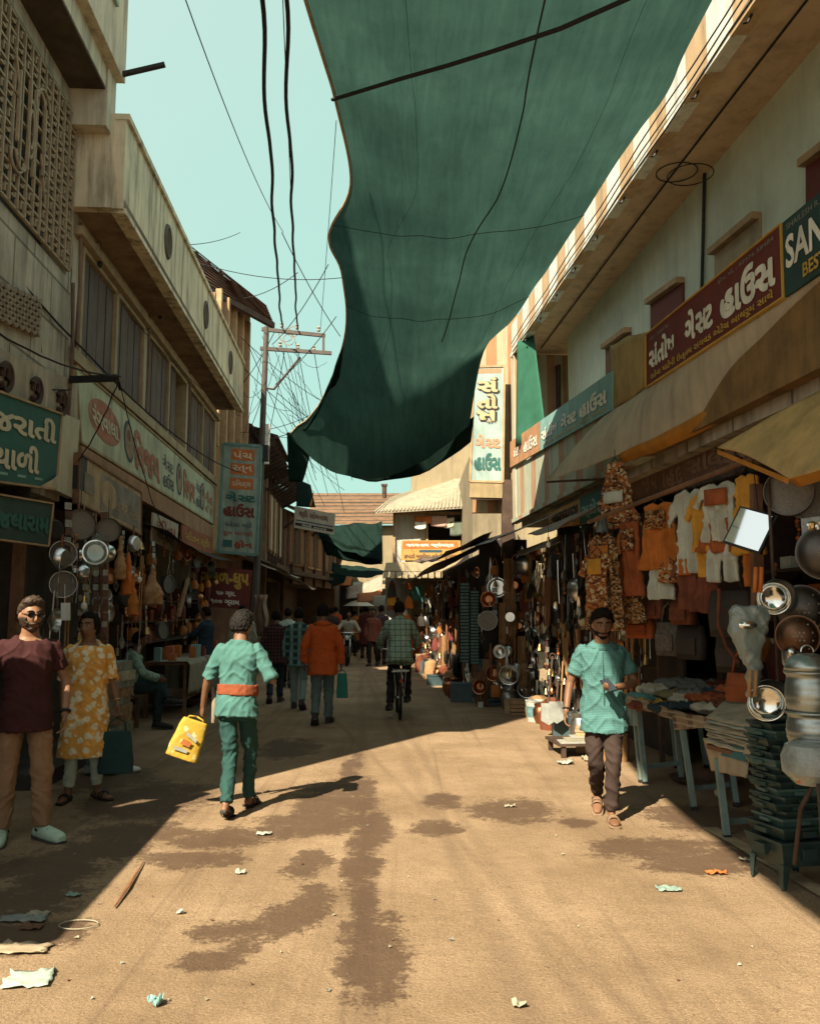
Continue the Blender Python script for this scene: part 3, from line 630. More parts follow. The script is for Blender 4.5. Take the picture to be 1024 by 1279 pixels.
# ================================================================ right side: guest house
FASC = stripes('striped_fascia', (.60,.62,.56), (.46,.33,.19), 'Y', .98, .52)
PLAS = M('right_soffit', (.55,.42,.29), .9, .2, 1.5, .2, streak=.3)
RWALL = M('right_wall', (.50,.58,.49), .9, .22, 1.2, .25, streak=.15)
R_ = thing('guest_house', 'long guest house on the right with a striped roof fascia over a deep verandah', 'building', (3.6, 9, 0))
gy0, gy1 = -3., 16.3
obj('upper_wall', fb(MR, (gy0, gy1-1.0, -5, 0, 3.3, 6.6), (gy0, gy1-1, -5, -1.2, 0, 3.3)), RWALL, R_)
obj('roof_slab', fb(MF, (gy0, gy1, -6, -.02, 6.5, 6.72)), PLAS, R_)
obj('fascia', fb(MF, (gy0, gy1, -.12, .0, 6.44, 7.05), (gy0, gy1, 0, .03, 6.42, 6.49)), FASC, R_)
obj('verandah_floor', fb(MF, (gy0, gy1, -1.2, -.15, 3.2, 3.4)), CONC, R_)
obj('parapet', fb(MF, (9.2, gy1+.2, -.12, 0, 3.36, 4.25), (9.2, gy1+.2, -.1, .04, 3.28, 3.35)), stripes('striped_parapet', (.38,.42,.32), (.38,.24,.15), 'Y', .92, .62), R_)
obj('parapet_near', fb(MF, (gy0, 9.18, -.12, 0, 3.3, 4.0)), M('ochre_boards', (.22,.13,.045), .8, .4, 3, .25, streak=.5), R_)
obj('end_pillar', fb(MF, (gy1-.28, gy1-.02, -1.1, 0.02, 3.36, 6.42)), stripes('pillar_paint', (.42,.38,.28), (.34,.20,.10), 'X', .30, .5), R_)
obj('end_wall', fb(MF, (gy1-.9, gy1-.6, -5, -1.1, 0, 6.5)), RWALL, R_)
DOORM = M('dark_door', (.06,.04,.032), .7, .4, 4, .2)
def rwin(px, label, m, dz=0, fr=WOODL):
    q = Q(px, RA-.03, RB); mb = MB(); mb.slab(q, .05, qn(q)); w_ = obj('window', mb, m, R_); mb = MB(); mb.beam(q[0]+V((0,0,.03)), q[1]+V((0,0,.03)), .16, .07); obj('lintel', mb, fr, w_); return w_
rwin([(812,380),(852,352),(852,420),(812,440)], '', PT['maroon']); rwin([(1006,208),(1060,168),(1060,260),(1006,290)], '', PT['maroon']); rwin([(892,318),(948,272),(948,330),(892,372)], '', M('cream_shutter', (.34,.28,.19), .8, .3, 4, .2)); rwin([(756,436),(786,414),(786,470),(756,490)], '', PT['brown'])
q = Q([(668,470),(697,455),(697,560),(668,575)], RA-.03, RB); mb = MB(); mb.slab(q, .05, qn(q)); obj('door', mb, DOORM, R_)
q = Q([(880,208),(876,378)], RA-.03, RB); obj('downpipe', MB().tube([q[0], q[1]], .02, 6), IRON, R_)
for s in [4.5+i*1.05 for i in range(12)]: obj('soffit_hook', MB().tube([oR(s, -.02, 6.42), oR(s, .02, 6.35), oR(s+.04, .03, 6.37)], .012, 5), IRON, R_)
mb = MB(); mb.tube([oR(3, -.42, 6.47), oR(9.5, -.40, 6.46), oR(15.8, -.45, 6.47)], .012, 5); mb.torus(W(845,215,FA+.45,FB_)*1, .22, .006, n=30).torus(W(862,218,FA+.5,FB_)*1, .24, .006, n=30); obj('soffit_cable', mb, ROPE, R_)
mb = MB()
for k in range(3): mb.tube([oR(s, .035+.012*k, 6.45+.09*k+.02*sin(s*2.1+k)) for s in [2+i*.7 for i in range(21)]], .008, 5)
obj('fascia_cable', mb, ROPE, R_)
q = [P(599,392,16.62), P(646,388,16.6), P(646,640,16.6), P(590,640,16.62)]
mb = MB(); mb.slab(q, .2, qn(q)); obj('end_fin', mb, stripes('fin_paint', (.38,.32,.21), (.32,.18,.09), 'X', .42, .5), R_)
# banners on the verandah rail
off = FA-.045
q = Q([(807,418),(976,279),(979,371),(807,484)], off, FB_)
t = sign('guest_house_banner', 'maroon banner with big white Gujarati letters and a yellow line below', q, PT['maroon'], .03, frame=PT['yellow'], fw=.012)
write(q, 'સંતોષ', .04, .28, .26, .70, PT['white'], t, bold=.05); write(q, 'ગેસ^ટ', .37, .58, .20, .70, PT['white'], t, bold=.05); write(q, 'હાઉસ', .64, .96, .22, .74, PT['white'], t, bold=.05)
write(q, 'રહેવા માટેની ઉત્તમ સગવડ એટેચ બાથરૂમ સાથે', .05, .95, .78, .95, PT['yellow'], t, bold=.03); write(q, 'ફોન. મો. : 97376 58484', .62, .96, .06, .15, PT['grey'], t); write(q, 'ગેટ : 02876', .04, .22, .1, .18, PT['grey'], t)
q = Q([(977,278),(1110,168),(1110,280),(980,371)], off-.004, FB_)
t = sign('guest_house_banner', 'dark green banner with white English letters at the right edge of the frame', q, PT['dgreen'], .03)
write(q, 'SANTOSH', .04, 1.02, .24, .66, PT['white'], t, bold=.03); write(q, 'BEST LODGING', .22, 1.0, .74, .92, PT['yellow'], t, bold=.03); write(q, 'SHAILESH R. CHAUHAN', .05, .75, .07, .15, PT['grey'], t)
q = Q([(637,552),(764,463),(764,512),(637,584)], off, FB_)
t = sign('guest_house_banner', 'long faded banner, half orange and half sky blue, on the striped parapet', q, PT['sky'], .03)
panel(q, 0, .40, 0, 1, M('banner_orange', (0.4,0.216,0.112), .75, .3, 3, .1), t)
write(q, 'સંતોષ', .42, .58, .3, .7, PT['white'], t, .008, .05); write(q, 'ગેસ^ટ', .62, .75, .3, .72, PT['white'], t, .008, .05); write(q, 'હાઉસ', .78, .97, .28, .74, PT['white'], t, .008, .05)
write(q, 'રહેવાની ઉત્તમ સગવડ એટેચ બાથરૂમ', .43, .97, .8, .94, PT['yellow'], t, .008); write(q, 'સંતોષ', .06, .15, .35, .7, PT['white'], t, .008, .04); write(q, 'હાઉસ', .2, .37, .3, .75, PT['white'], t, .008, .04)
# tall sign at the far end of the guest house, facing down the street
q = [P(592,458,16.3), P(630,457,16.25), P(628,602,16.25), P(587,601,16.3)]
t = sign('vertical_sign', 'tall sky blue sign facing the camera at the far end of the striped parapet', q, M('sign_sky', (0.27,0.375,0.352), .75, .2, 3, .1, streak=.3), .08, frame=WOODL, fw=.04)
for k, s in enumerate(('સં', 'તો', 'ષ')):
    v = .10+k*.145; write(q, s, .20, .80, v+.006, v+.13, PT['black'], t, .006, .09); write(q, s, .17, .77, v, v+.122, PT['yellow'] if 0 else M('letter_cream', (0.413,0.338,0.195), .7, .2, 4, .1), t, .011, .045)
write(q, 'ગેસ^ટ', .12, .90, .60, .71, M('letter_peach', (0.375,0.21,0.12), .7, .2, 4, .1), t, .006, .05); write(q, 'હાઉસ', .12, .92, .76, .90, PT['teal'], t, .006, .05); panel(q, .1, .9, .02, .06, M('letter_peach', (.5,.28,.16)), t)
q2 = [P(587,602,16.3), P(628,603,16.25), P(627,622,16.25), P(586,621,16.3)]
mb = MB(); mb.slab(q2, .08, qn(q2)); obj('lower_board', mb, M('ochre_board', (0.294,0.231,0.126), .85, .25, 3, .2, streak=.4), t)
obj('sign_post', MB().beam(P(634,600,16.35), P(634,700,16.35), .22, .2).beam(P(588,622,16.34), P(632,623,16.3), .05, .05), DWOOD, t)
# shop signs under the parapet
q = Q([(686,641),(754,609),(754,650),(686,661)], FA+.05, FB_)
t = sign('shop_sign', 'small orange and blue shop sign under the striped parapet', q, PT['orange'], .03)
panel(q, 0, 1, .0, 1, M('sign_amber', (.42,.25,.08), .75, .3, 4, .1), t, .003); panel(q, .62, 1, .0, 1, PT['teal'], t, .006); write(q, 'નારાયણ', .06, .60, .2, .85, PT['black'], t, .008, .05); write(q, 'સ્ટોર', .66, .97, .22, .85, PT['sky'], t, .01, .04)
q = Q([(781,592),(920,535),(920,590),(781,630)], FA+.30, FB_)
t = sign('shop_sign', 'dark old shop board with dim tan letters above the clothes rail', q, PT['brown'], .04, frame=DWOOD, fw=.04)
write(q, 'જય', .20, .36, .3, .8, M('dim_tan', (.20,.12,.07), .8, .3, 5, .1), t, bold=.04); write(q, 'િહંદ', .42, .60, .2, .85, M('dim_tan', (.2,)*3), t, bold=.04); write(q, 'સિલેક્શન', .64, 1.2, .18, .85, M('dim_tan', (.2,)*3), t, bold=.04)
# shop back walls and posts under the verandah
sh = thing('shop_interior', 'dark open shopfront under the guest house verandah', 'shopfront', (3.9, 9, 0))
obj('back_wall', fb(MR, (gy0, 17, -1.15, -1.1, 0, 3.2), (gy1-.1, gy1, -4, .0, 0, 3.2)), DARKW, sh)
for s_ in (5.0, 9.6, 13.2): obj('partition', fb(MF, (s_, s_+.15, -1.8, -.9, 0, 3.2)), DWOOD, sh)
mb = MB()
for s, e in ((5.2, 9.5), (9.8, 13.1), (13.4, 16.2)):
    for z in (.55, 1.05, 1.55, 2.05): mb.T = MF; mb.box(s, e, -1.7, -1.2, z, z+.03)
obj('shelf', mb, DWOOD, sh)
# small tin roofs and dark lean-tos beyond, right side
def rp(px, py, a): return W(px, py, a, -.075)
tq = [P(600,668,17.5), P(684,644,13.3), P(668,640,13.6), P(632,655,16)]
awning('tin_roof', 'small dark tin lean-to roof under the striped parapet', [oR(16.2,.0,3.15), oR(12.6,.0,3.1), oR(12.6,.75,2.78), oR(16.2,.9,2.82)], IRON, 'roof', .04)
awning('tin_roof', 'rusty tin awning over the hardware display', [oR(12.4,.0,2.98), oR(9.9,.0,2.98), oR(9.9,.55,2.72), oR(12.4,.6,2.72)], RUST, 'awning', .06)
awning('black_tarp', 'sagging black tarpaulin awning beside the tall sky blue sign', [P(556,716,27), P(645,676,22), P(640,650,23.5), P(612,668,26)], BLACK, 'tarpaulin', .25)
awning('tin_roof', 'pale bent tin strip above the hanging pans', [P(645,690,14), P(702,668,12), P(700,676,11.6), P(648,694,13.4)], M('pale_tin', (.36,)*3), 'awning', .02)
# green cloth hanging from the far end of the fascia
awning('hanging_cloth', 'long green cloth hanging under the striped fascia end', [P(646,425,15.3), P(666,412,14.9), P(682,540,14.6), P(644,560,15.4)], M('green_cloth', (.05,.20,.13), .9, .25, 3, .1, trans=.4), 'cloth', 0, wob=.08)
# ---------------------------------------------------------------- overhead shade net
def netmat():
    m = M('green_net', (0.0277,0.0634,0.0528), .95, .28, 1.1, .5, fine=300, trans=.62, spec=.05); nt = m.node_tree; N, K = nt.nodes, nt.links; b = N['Principled BSDF']
    tc = N.new('ShaderNodeTexCoord'); mp = N.new('ShaderNodeMapping'); mp.inputs['Scale'].default_value = (5, .45, 1); K.new(tc.outputs['Object'], mp.inputs['Vector'])
    n = N.new('ShaderNodeTexNoise'); n.inputs['Scale'].default_value = 2.2; n.inputs['Detail'].default_value = 8; n.inputs['Roughness'].default_value = .7; n.inputs['Distortion'].default_value = .6; K.new(mp.outputs[0], n.inputs['Vector'])
    r = N.new('ShaderNodeValToRGB'); r.color_ramp.elements[0].position = .32; r.color_ramp.elements[0].color = (.78,.79,.8,1); r.color_ramp.elements[1].position = .66; r.color_ramp.elements[1].color = (1.15,1.12,1.08,1); K.new(n.outputs['Fac'], r.inputs['Fac'])
    src = b.inputs['Base Color'].links[0].from_socket; mx = N.new('ShaderNodeMixRGB'); mx.blend_type = 'MULTIPLY'; mx.inputs['Fac'].default_value = 1; K.new(src, mx.inputs['Color1']); K.new(r.outputs['Color'], mx.inputs['Color2'])
    K.new(mx.outputs[0], b.inputs['Base Color']); K.new(mx.outputs[0], [x for x in N if x.type == 'BSDF_TRANSLUCENT'][0].inputs['Color'])
    b2 = N.new('ShaderNodeBump'); b2.inputs['Strength'].default_value = .45; b2.inputs['Distance'].default_value = .05; K.new(n.outputs['Fac'], b2.inputs['Height']); old = b.inputs['Normal'].links[0].from_node; K.new(b2.outputs[0], old.inputs['Normal'])
    return m
NET = netmat()
def netgrid(left, right, nseg=8, ncol=14, sag=.22, endsag=None):
    def cr(p, t):
        n = len(p)-1; i = min(int(t*n), n-1); f = t*n-i
        a, b_, c_, d = p[max(i-1,0)], p[i], p[i+1], p[min(i+2,n)]
        return .5*((2*b_)+(c_-a)*f+(2*a-5*b_+4*c_-d)*f*f+(3*b_-a-3*c_+d)*f**3)
    rows = (len(left)-1)*nseg; out = []
    for i in range(rows+1):
        t = i/rows; l, r = cr(left, t), cr(right, t); row = []
        sg = sag if endsag is None else sag+(endsag-sag)*max(0, (t-.72)/.28)**2
        for j in range(ncol*2+1):
            u = j/(ncol*2); p = l.lerp(r, u); 
            p.z -= sg*4*u*(1-u)
            p.z += .05*noise.noise(V((p.x*1.5, p.y*.5, 2)))+.035*noise.noise(V((p.x*.7+p.y*1.2, p.x*3-p.y*.6, 5)))
            row.append(p)
        out.append(row)
    return out
lp = [V((-1.35,-8,6.6)), V((-1.3,-3,6.6)), V((-1.25,1.5,6.55)), P(380,-5,6.5), P(420,128,8.1), P(438,232,9.4), P(411,292,10.2), P(428,345,11.2), P(430,425,12.6), P(398,505,15.2), P(360,545,17.2)]
rp_ = [V((3.6,-8,7.1)), V((3.3,-3,7.1)), V((2.95,1.5,7.05)), P(893,-5,6.5), P(832,115,7.7), P(772,198,8.9), P(718,285,9.9), P(682,340,10.7), P(640,402,12.0), P(604,436,12.6), P(586,530,13.3)]
mb = MB(); mb.grid(netgrid(lp, rp_, endsag=.84)); 
sn = one('shade_net', mb, NET, 'huge dark green shade net slung over the street between the buildings', 'shade net', smooth=True)
mb = MB(); g = netgrid(lp, rp_, endsag=.84); mb.tube([r[0] for r in g], .016, 5); obj('hem', mb, M('net_hem', (.40,.30,.17), .9), sn)
mb = MB(); mb.tube([p+V((0,0,-.02)) for p in [r[16] for r in g][20:64]], .008, 5); obj('seam', mb, ROPE, sn)
for k_, r_ in ((46, .004), (60, .004)): obj('seam', MB().tube([p+V((0,0,-.012)) for p in g[k_]], r_, 5), M('seam_thread', (.015,.04,.032), .9), sn)
for c_ in (7, 23): obj('seam', MB().tube([r[c_]+V((0,0,-.008)) for r in g][22:70], .002, 4), M('seam_thread', (.015,.04,.032), .9), sn)
r1 = g[34]; mb = MB(); mb.tube([P(415,124,7.95), P(500,98,7.2), P(560,81,6.85), P(620,62,6.5), P(700,35,6.1), P(790,-5,5.7)], .018, 6); one('net_rope', mb, ROPE, 'black rope stretched slantwise under the green shade net', 'rope')
awning('net_flap', 'loose corner of green net hanging down beside the timber houses', [P(358,543,17.1), P(392,552,17.0), P(378,600,17.1), P(361,603,17.3)], NET, 'shade net', 0, wob=.1)
awning('net_flap', 'second green net strip drooping below the far edge of the big shade net', [P(425,578,16.9), P(592,520,13.4), P(588,552,13.7), P(432,592,17.2)], NET, 'shade net', .36, 14, wob=.05)
awning('net_flap', 'green net folded along the left rim of the big shade net near the pole', [P(429,422,12.7), P(424,470,13.6), P(376,540,16.6), P(404,500,15.0)], NET, 'shade net', .1, wob=.15)
# ---------------------------------------------------------------- cloth awnings over the right shops
CAN = M('tan_canvas', (.84,.77,.60), .9, .2, 2, .3, streak=.3, streakcol=(.3,.22,.12), trans=.6); CANO = M('orange_canvas', (.70,.34,.06), .9, .25, 3, .2, trans=.55); CANY = M('yellow_canvas', (.80,.62,.28), .9, .25, 2.5, .25, streak=.35, streakcol=(.3,.2,.08), trans=.6)
inn = [W(770,512,FA-.05,FB_), W(830,470,FA-.05,FB_), W(925,410,FA-.05,FB_), W(1060,320,FA-.05,FB_)]
aw = thing('canvas_awning', 'large tan canvas awning with an orange hem slung below the maroon banner', 'awning', (2.6, 8, 3.2))
def strip(rows, n=26, wob=.03, sd=0.):
    out = []
    for i in range(len(rows[0])):
        pass
    def cr(p, t):
        k = len(p)-1; i = min(int(t*k), k-1); f = t*k-i
        a, b_, c_, d = p[max(i-1,0)], p[i], p[i+1], p[min(i+2,k)]
        return .5*((2*b_)+(c_-a)*f+(2*a-5*b_+4*c_-d)*f*f+(3*b_-a-3*c_+d)*f**3)
    for i in range(n+1):
        col = [cr(r, i/n) for r in rows]; line = []
        for j in range(17):
            p = cr(col, j/16); p.z += wob*noise.noise(V((p.x*2, p.y*2, sd))); line.append(p)
        out.append(line)
    return out
top_ = [W(752,522,FA-.02,FB_), W(830,470,FA-.02,FB_), W(925,408,FA-.02,FB_), W(1010,352,FA-.02,FB_), W(1110,280,FA-.02,FB_)]
out_ = [P(683,601,11.2), P(775,566,9.4), P(868,520,7.9), P(955,448,6.7), P(1080,318,5.6)]
mid_ = [a.lerp(b_, .55)+V((0,0,.03)) for a, b_ in zip(top_, out_)]
mb = MB(); mb.grid(strip([top_, mid_, out_])); obj('canvas', mb, CAN, aw, True, ('S', .008))
hem = [p+V((.06,0,-.10-.04*i)) for i, p in enumerate(out_[1:])]
mb = MB(); mb.grid(strip([out_[1:], [a.lerp(b_, .5)+V((-.03,0,0)) for a, b_ in zip(out_[1:], hem)], hem], wob=.02, sd=4)); obj('hem', mb, CANO, aw, True, ('S', .01))
mb = MB(); mb.tube([p+V((0,0,-.015)) for p in strip([out_, out_])[0:1][0]], .01)
obj('strut', MB().tube([P(683,602,11.2), P(760,598,10.6)], .016, 6), DWOOD, aw); obj('strut', MB().tube([P(870,520,7.9), P(905,540,8.2)], .014, 6), DWOOD, aw)
a2 = [P(896,561,6.5), P(1000,497,5.9), P(1100,440,5.4)]; b2 = [P(985,598,5.35), P(1060,574,4.9), P(1130,552,4.6)]
aw2 = thing('canvas_awning', 'smaller yellow canvas awning with a drooping corner at the right edge', 'awning', (2.5, 5.6, 2.5))
mb = MB(); mb.grid(strip([a2, [p.lerp(q_, .5)+V((0,0,.04)) for p, q_ in zip(a2, b2)], b2], wob=.03, sd=9)); obj('canvas', mb, CANY, aw2, True, ('S', .008))
mb = MB(); mb.grid(strip([b2, [p+V((.03,0,-.025)) for p in b2], [p+V((.06,.0,-.05)) for p in b2]], 12, .01)); mb.grid(strip([[a2[0], a2[0].lerp(b2[0], .5), b2[0]], [p+V((0,.01,-.03)) for p in (a2[0], a2[0].lerp(b2[0], .5), b2[0])]], 12, .008)); obj('hem', mb, CANO, aw2, True, ('S', .006))
awning('yellow_cloth', 'dull yellow cloth hung on the rail between the two banners', [W(762,430,FA-.01,FB_), W(808,414,FA-.01,FB_), W(808,484,FA-.02,FB_), W(764,514,FA-.02,FB_)], M('dull_yellow_cloth', (.36,.25,.09), .9, .3, 3, .2, streak=.3), 'cloth', 0, wob=.05)
# ================================================================ far end of the street
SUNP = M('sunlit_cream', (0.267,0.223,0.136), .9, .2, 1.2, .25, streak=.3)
f = thing('cream_building', 'plain cream building rising behind the end shop, left of the tall sky blue sign', 'building', (1.6, 31.5, 0))
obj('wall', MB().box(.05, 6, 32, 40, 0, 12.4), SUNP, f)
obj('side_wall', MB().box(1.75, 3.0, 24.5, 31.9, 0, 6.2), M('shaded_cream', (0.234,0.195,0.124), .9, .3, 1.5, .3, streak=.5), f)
E_ = thing('end_shop', 'two storey shop closing the street with a bright tin roof and laundry on its gallery', 'shop', (0.3, 30.5, 0))
DEP = 30.
obj('wall', MB().box(-.55, .55, DEP, DEP+2, 2.9, 5.0).box(-.55, 3.0, DEP+1.2, DEP+3, 2.9, 5.2).box(-.9, 3, DEP+2.2, DEP+3, 0, 2.9), M('end_wall', (.45,.46,.41), .85, .25, 2, .2, streak=.4), E_)
mb = MB(); q = [P(466,640,29.2), P(585,633,29.2), P(585,590,32.5), P(492,620,32.5)]
for i in range(26):
    a, b_ = i/26, (i+.6)/26
    mb.slab([bil([q[3], q[2], q[1], q[0]], a, 0), bil([q[3], q[2], q[1], q[0]], b_, 0), bil([q[3], q[2], q[1], q[0]], b_, 1), bil([q[3], q[2], q[1], q[0]], a, 1)], .03)
mb.slab([p-V((0,0,.03)) for p in q], .02); rf = obj('tin_roof', mb, M('bright_tin', (0.286,0.254,0.182), .7, .2, 2, .15, streak=.35), E_)
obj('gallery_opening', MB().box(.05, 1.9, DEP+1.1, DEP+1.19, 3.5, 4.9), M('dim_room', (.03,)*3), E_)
obj('gallery_post', MB().box(-.58, -.5, DEP-.1, DEP, 2.8, 5.1).box(.55, .62, DEP-.1, DEP, 2.8, 5.0).box(1.9, 2.0, DEP-.1, DEP, 2.8, 5.0).box(-.55, 2.0, DEP-.1, DEP-.02, 4.95, 5.05), WOODL, E_)
q = [P(502,675,29.7), P(575,675,29.7), P(577,700,29.7), P(500,700,29.7)]
mb = MB(); mb.slab(q, .05, qn(q)); sb = obj('signboard', mb, M('sign_gold', (0.364,0.231,0.07), .75, .2, 3, .1), E_)
panel(q, .02, .95, .05, .42, PT['orange'], E_, .004, 'sign_stripe'); write(q, 'જાગનાથ જ્વેલર્સ', .08, .88, .12, .36, PT['white'], E_, .008, .04); panel(q, .3, .68, .48, .6, PT['navy'], E_, .005, 'sign_stripe'); write(q, 'કપડાં ચણીયા ચોળી દુપટ્ટા', .06, .92, .66, .94, PT['brown'], E_, .007, .04)
one('tin_canopy', (lambda mb: ([mb.slab([P(480+i*8,712+(i%2),29.2), P(486+i*8,712,29.2), P(484.5+i*8.2,722+(i%2),28.2), P(478+i*8.2,722,28.2)], .02) for i in range(13)], mb)[1])(MB()).slab([P(482,704,29.6), P(588,700,29.6), P(586,715,28.9), P(480,714,28.9)], .03), SUNP, 'pale scalloped tin canopy of the end shop', 'awning')
# laundry on the gallery
for k, (px, py, w_, h_, m) in enumerate(((528,648,22,10,PT['orange']),(548,650,20,14,M('pink_cloth', (.45,.30,.24), .9)),(525,655,14,9,WHITE),(560,652,14,12,PT['cream']),(570,660,16,18,M('grey_green_cloth', (.12,.15,.12), .9)))):
    awning('laundry', ['orange cloth', 'pink cloth', 'small white cloth', 'cream cloth', 'grey green cloth'][k]+' drying on the end shop gallery', [P(px-w_/2,py-h_/2,29.6), P(px+w_/2,py-h_/2,29.6), P(px+w_/2,py+h_/2,29.6), P(px-w_/2,py+h_/2,29.65)], m, 'laundry', .04, 6, wob=.05)
# far tiled building across the end and its ridge
f2 = thing('tiled_building', 'long low building with an orange clay tiled roof at the far end of the street', 'building', (-2, 48, 0))
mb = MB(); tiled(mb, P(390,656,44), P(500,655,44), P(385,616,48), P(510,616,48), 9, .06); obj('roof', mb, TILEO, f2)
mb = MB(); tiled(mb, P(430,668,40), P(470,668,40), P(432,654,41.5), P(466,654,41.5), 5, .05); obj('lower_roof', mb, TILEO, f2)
obj('wall', MB().box(-8, 3, 44.5, 52, 0, P(400,655,44).z), SUNP, f2)
one('chimney_post', MB().tube([P(480,622,46), P(480,607,46)], .12, 8).box(P(480,607,46).x-.16, P(480,607,46).x+.16, 45.85, 46.15, P(480,607,46).z, P(480,607,46).z+.1), DWOOD, 'short dark post on the orange tiled roof at the far end', 'post')
# far green nets across the street
for i, (q, lab) in enumerate((([(395,655,33),(477,652,30.5),(478,700,29.5),(396,668,31)], 'upper green net hung across the far end of the street'), ([(398,664,31),(470,690,29.8),(478,702,30),(408,694,31)], 'lower fold of green net near the arch'), ([(415,702,36),(480,712,33),(478,718,32),(414,714,34)], 'narrow far green net strip low over the lane'), ([(412,716,40),(436,712,40),(430,726,38),(410,727,39)], 'small green net patch over the far stalls'))):
    awning('far_net', lab, [P(*p) for p in q], NET, 'shade net', .15, 10, wob=.12)
# far stalls in the lane
for i, (q, m, lab) in enumerate((([(432,735,40),(478,718,38),(477,738,36),(432,748,38)], M('pale_tin', (.36,)*3), 'pale canopy of the far orange stall'), ([(446,742,35),(476,736,35),(476,746,34),(446,752,34)], PT['orange'], 'orange cloth front of the far stall'), ([(466,744,33.5),(482,744,33.5),(482,756,33.2),(466,756,33.2)], WHITE, 'white sheet hung at the far stall'))):
    awning('far_canopy', lab, [P(*p) for p in q], m, 'canopy', .06, 8, wob=.05)
one('far_umbrella', MB().lathe([(.02,.28),(.35,.22),(.75,0)], 12, 0, Matrix.Translation(P(448,757,42)), cap=False).tube([P(448,757,42), P(448,800,42)], .02, 5), WHITE, 'small white umbrella among the far stalls', 'umbrella')
# banner strung across near the arch
q = [P(368,632,26), P(419,642,26), P(417,668,26), P(367,659,26)]
t = sign('cloth_banner', 'grey printed banner hung in front of the timber houses', q, M('banner_grey', (.36,.33,.25), .85, .3, 4, .1), .02)
write(q, 'શ્રી સોમનાથ', .12, .82, .1, .5, PT['brown'], t, bold=.04); panel(q, .03, .97, .60, .66, PT['navy'], t); panel(q, .03, .97, .74, .88, PT['black'], t, .004); write(q, 'મેળો ૨૦૨૩', .2, .8, .76, .86, PT['white'], t, .008)
awning('orange_flag', 'small orange cloth peaking above the grey printed banner', [P(373,632,26.4), P(380,628,26.4), P(392,614,26.6), P(389,632,26.4)], M('flag_orange', (.55,.22,.05), .9, trans=.4), 'flag', 0, 6)
awning('green_tarp', 'green tarp corner hung from the eaves above the grey banner', [P(371,598,26), P(388,606,26.5), P(394,634,26.6), P(370,632,26)], NET, 'shade net', 0, 8)

# small far shops and stalls filling the lane
random.seed(44)
FS = [('dark brown far stall with a low counter', (424,440,722,770), DARKW), ('rust fronted far stall beside the dark brown one', (441,458,728,770), RUST), ('grey far stall next to the end shop', (459,482,726,772), TIN)]
for lab, (x0, x1, yt, yb), m in FS:
    a, b_ = P(x0, yt, 42.5), P(x1, yb, 42.5); t = thing('far_stall', lab, 'stall', V(((a.x+b_.x)/2, 43, 0))); obj('wall', MB().box(a.x, b_.x-.03, 42.6, 44.2, 0, a.z), m, t)
    obj('awning', MB().slab([V((a.x, 42.6, a.z)), V((b_.x-.03, 42.6, a.z)), V((b_.x-.03, 41.6, a.z-.4)), V((a.x, 41.6, a.z-.4))], .04), random.choice([SUNP, PT['orange'], PT['mint']]), t); obj('counter', MB().box(a.x+.05, b_.x-.1, 41.9, 42.5, 0, .9), random.choice([RUST, WOODL, PT['maroon']]), t)

MGX = FM(2.2, -.065, -1)
awning('tin_awning', 'long dark tin awning over the farther goods display on the right', [MGX @ V((16.2,-.5,3.0)), MGX @ V((27.2,-.5,2.95)), MGX @ V((27.2,.75,2.5)), MGX @ V((16.2,.7,2.52))], IRON, sag=.05, wob=.06)
awning('ragged_awning', 'ragged brown cloth awning at the corner below the tall sky blue sign', [MGX @ V((15.6,-.3,3.05)), MGX @ V((18.4,-.4,3.05)), MGX @ V((18.4,.95,2.66)), MGX @ V((15.6,.55,2.72))], RUST, sag=.10, wob=.1)
one('corner_boarding', MB().box(1.3, 2.2, 16.55, 16.62, 0, 3.0), DARKW, 'dark boarding at the corner below the tall sky blue sign', 'boarding')
# ================================================================ people
def remesh(name, mb, mats, voxel, smooth=2, parent=None, fold=0., seed=0., slotfn=None, curl=0., curlf=60.):
    me = bpy.data.meshes.new(name); me.from_pydata([tuple(p) for p in mb.v], [], mb.f)
    bm = bmesh.new(); bm.from_mesh(me); bmesh.ops.recalc_face_normals(bm, faces=bm.faces); bm.to_mesh(me); bm.free()
    o = bpy.data.objects.new('t', me); C.objects.link(o)
    r = o.modifiers.new('r', 'REMESH'); r.mode = 'VOXEL'; r.voxel_size = voxel
    if smooth: k = o.modifiers.new('s', 'SMOOTH'); k.factor = .5; k.iterations = smooth
    bpy.context.view_layer.update()
    nm = bpy.data.meshes.new_from_object(o.evaluated_get(bpy.context.evaluated_depsgraph_get()))
    bpy.data.objects.remove(o); bpy.data.meshes.remove(me)
    nm.name = name
    if fold or curl:
        ns = [v.normal.copy() for v in nm.vertices]
        for v, n in zip(nm.vertices, ns):
            p = v.co
            if fold:
                q = V((p.x*4+seed, p.y*4, p.z*8+abs(p.x)*7)); q += .7*V((noise.noise(p*4+V((seed,3,1))), noise.noise(p*4+V((1,seed,9))), noise.noise(p*4+V((5,2,seed)))))
                r1 = max(0., 1-abs(noise.noise(q))*3.4)**1.4; q2 = V((p.x*9-seed, p.y*9, p.z*11-p.x*8)); r2 = max(0., 1-abs(noise.noise(q2))*3.)**1.3
                d = fold*(1.25*r1+.75*r2-.35+.7*noise.noise(V((p.x*11+seed, p.y*11, p.z*3))))
            else:
                d = curl*(noise.noise(p*curlf+V((seed,0,0)))+.5*noise.noise(p*curlf*2.1))
            v.co = p+n*d
    nm.materials.clear()
    for m in (mats if isinstance(mats, (list, tuple)) else [mats]): nm.materials.append(m)
    if slotfn:
        for f in nm.polygons: f.material_index = slotfn(f.center)
    else: nm.polygons.foreach_set('material_index', [0]*len(nm.polygons))
    nm.polygons.foreach_set('use_smooth', [True]*len(nm.polygons)); nm.update()
    return put(name, nm, parent)
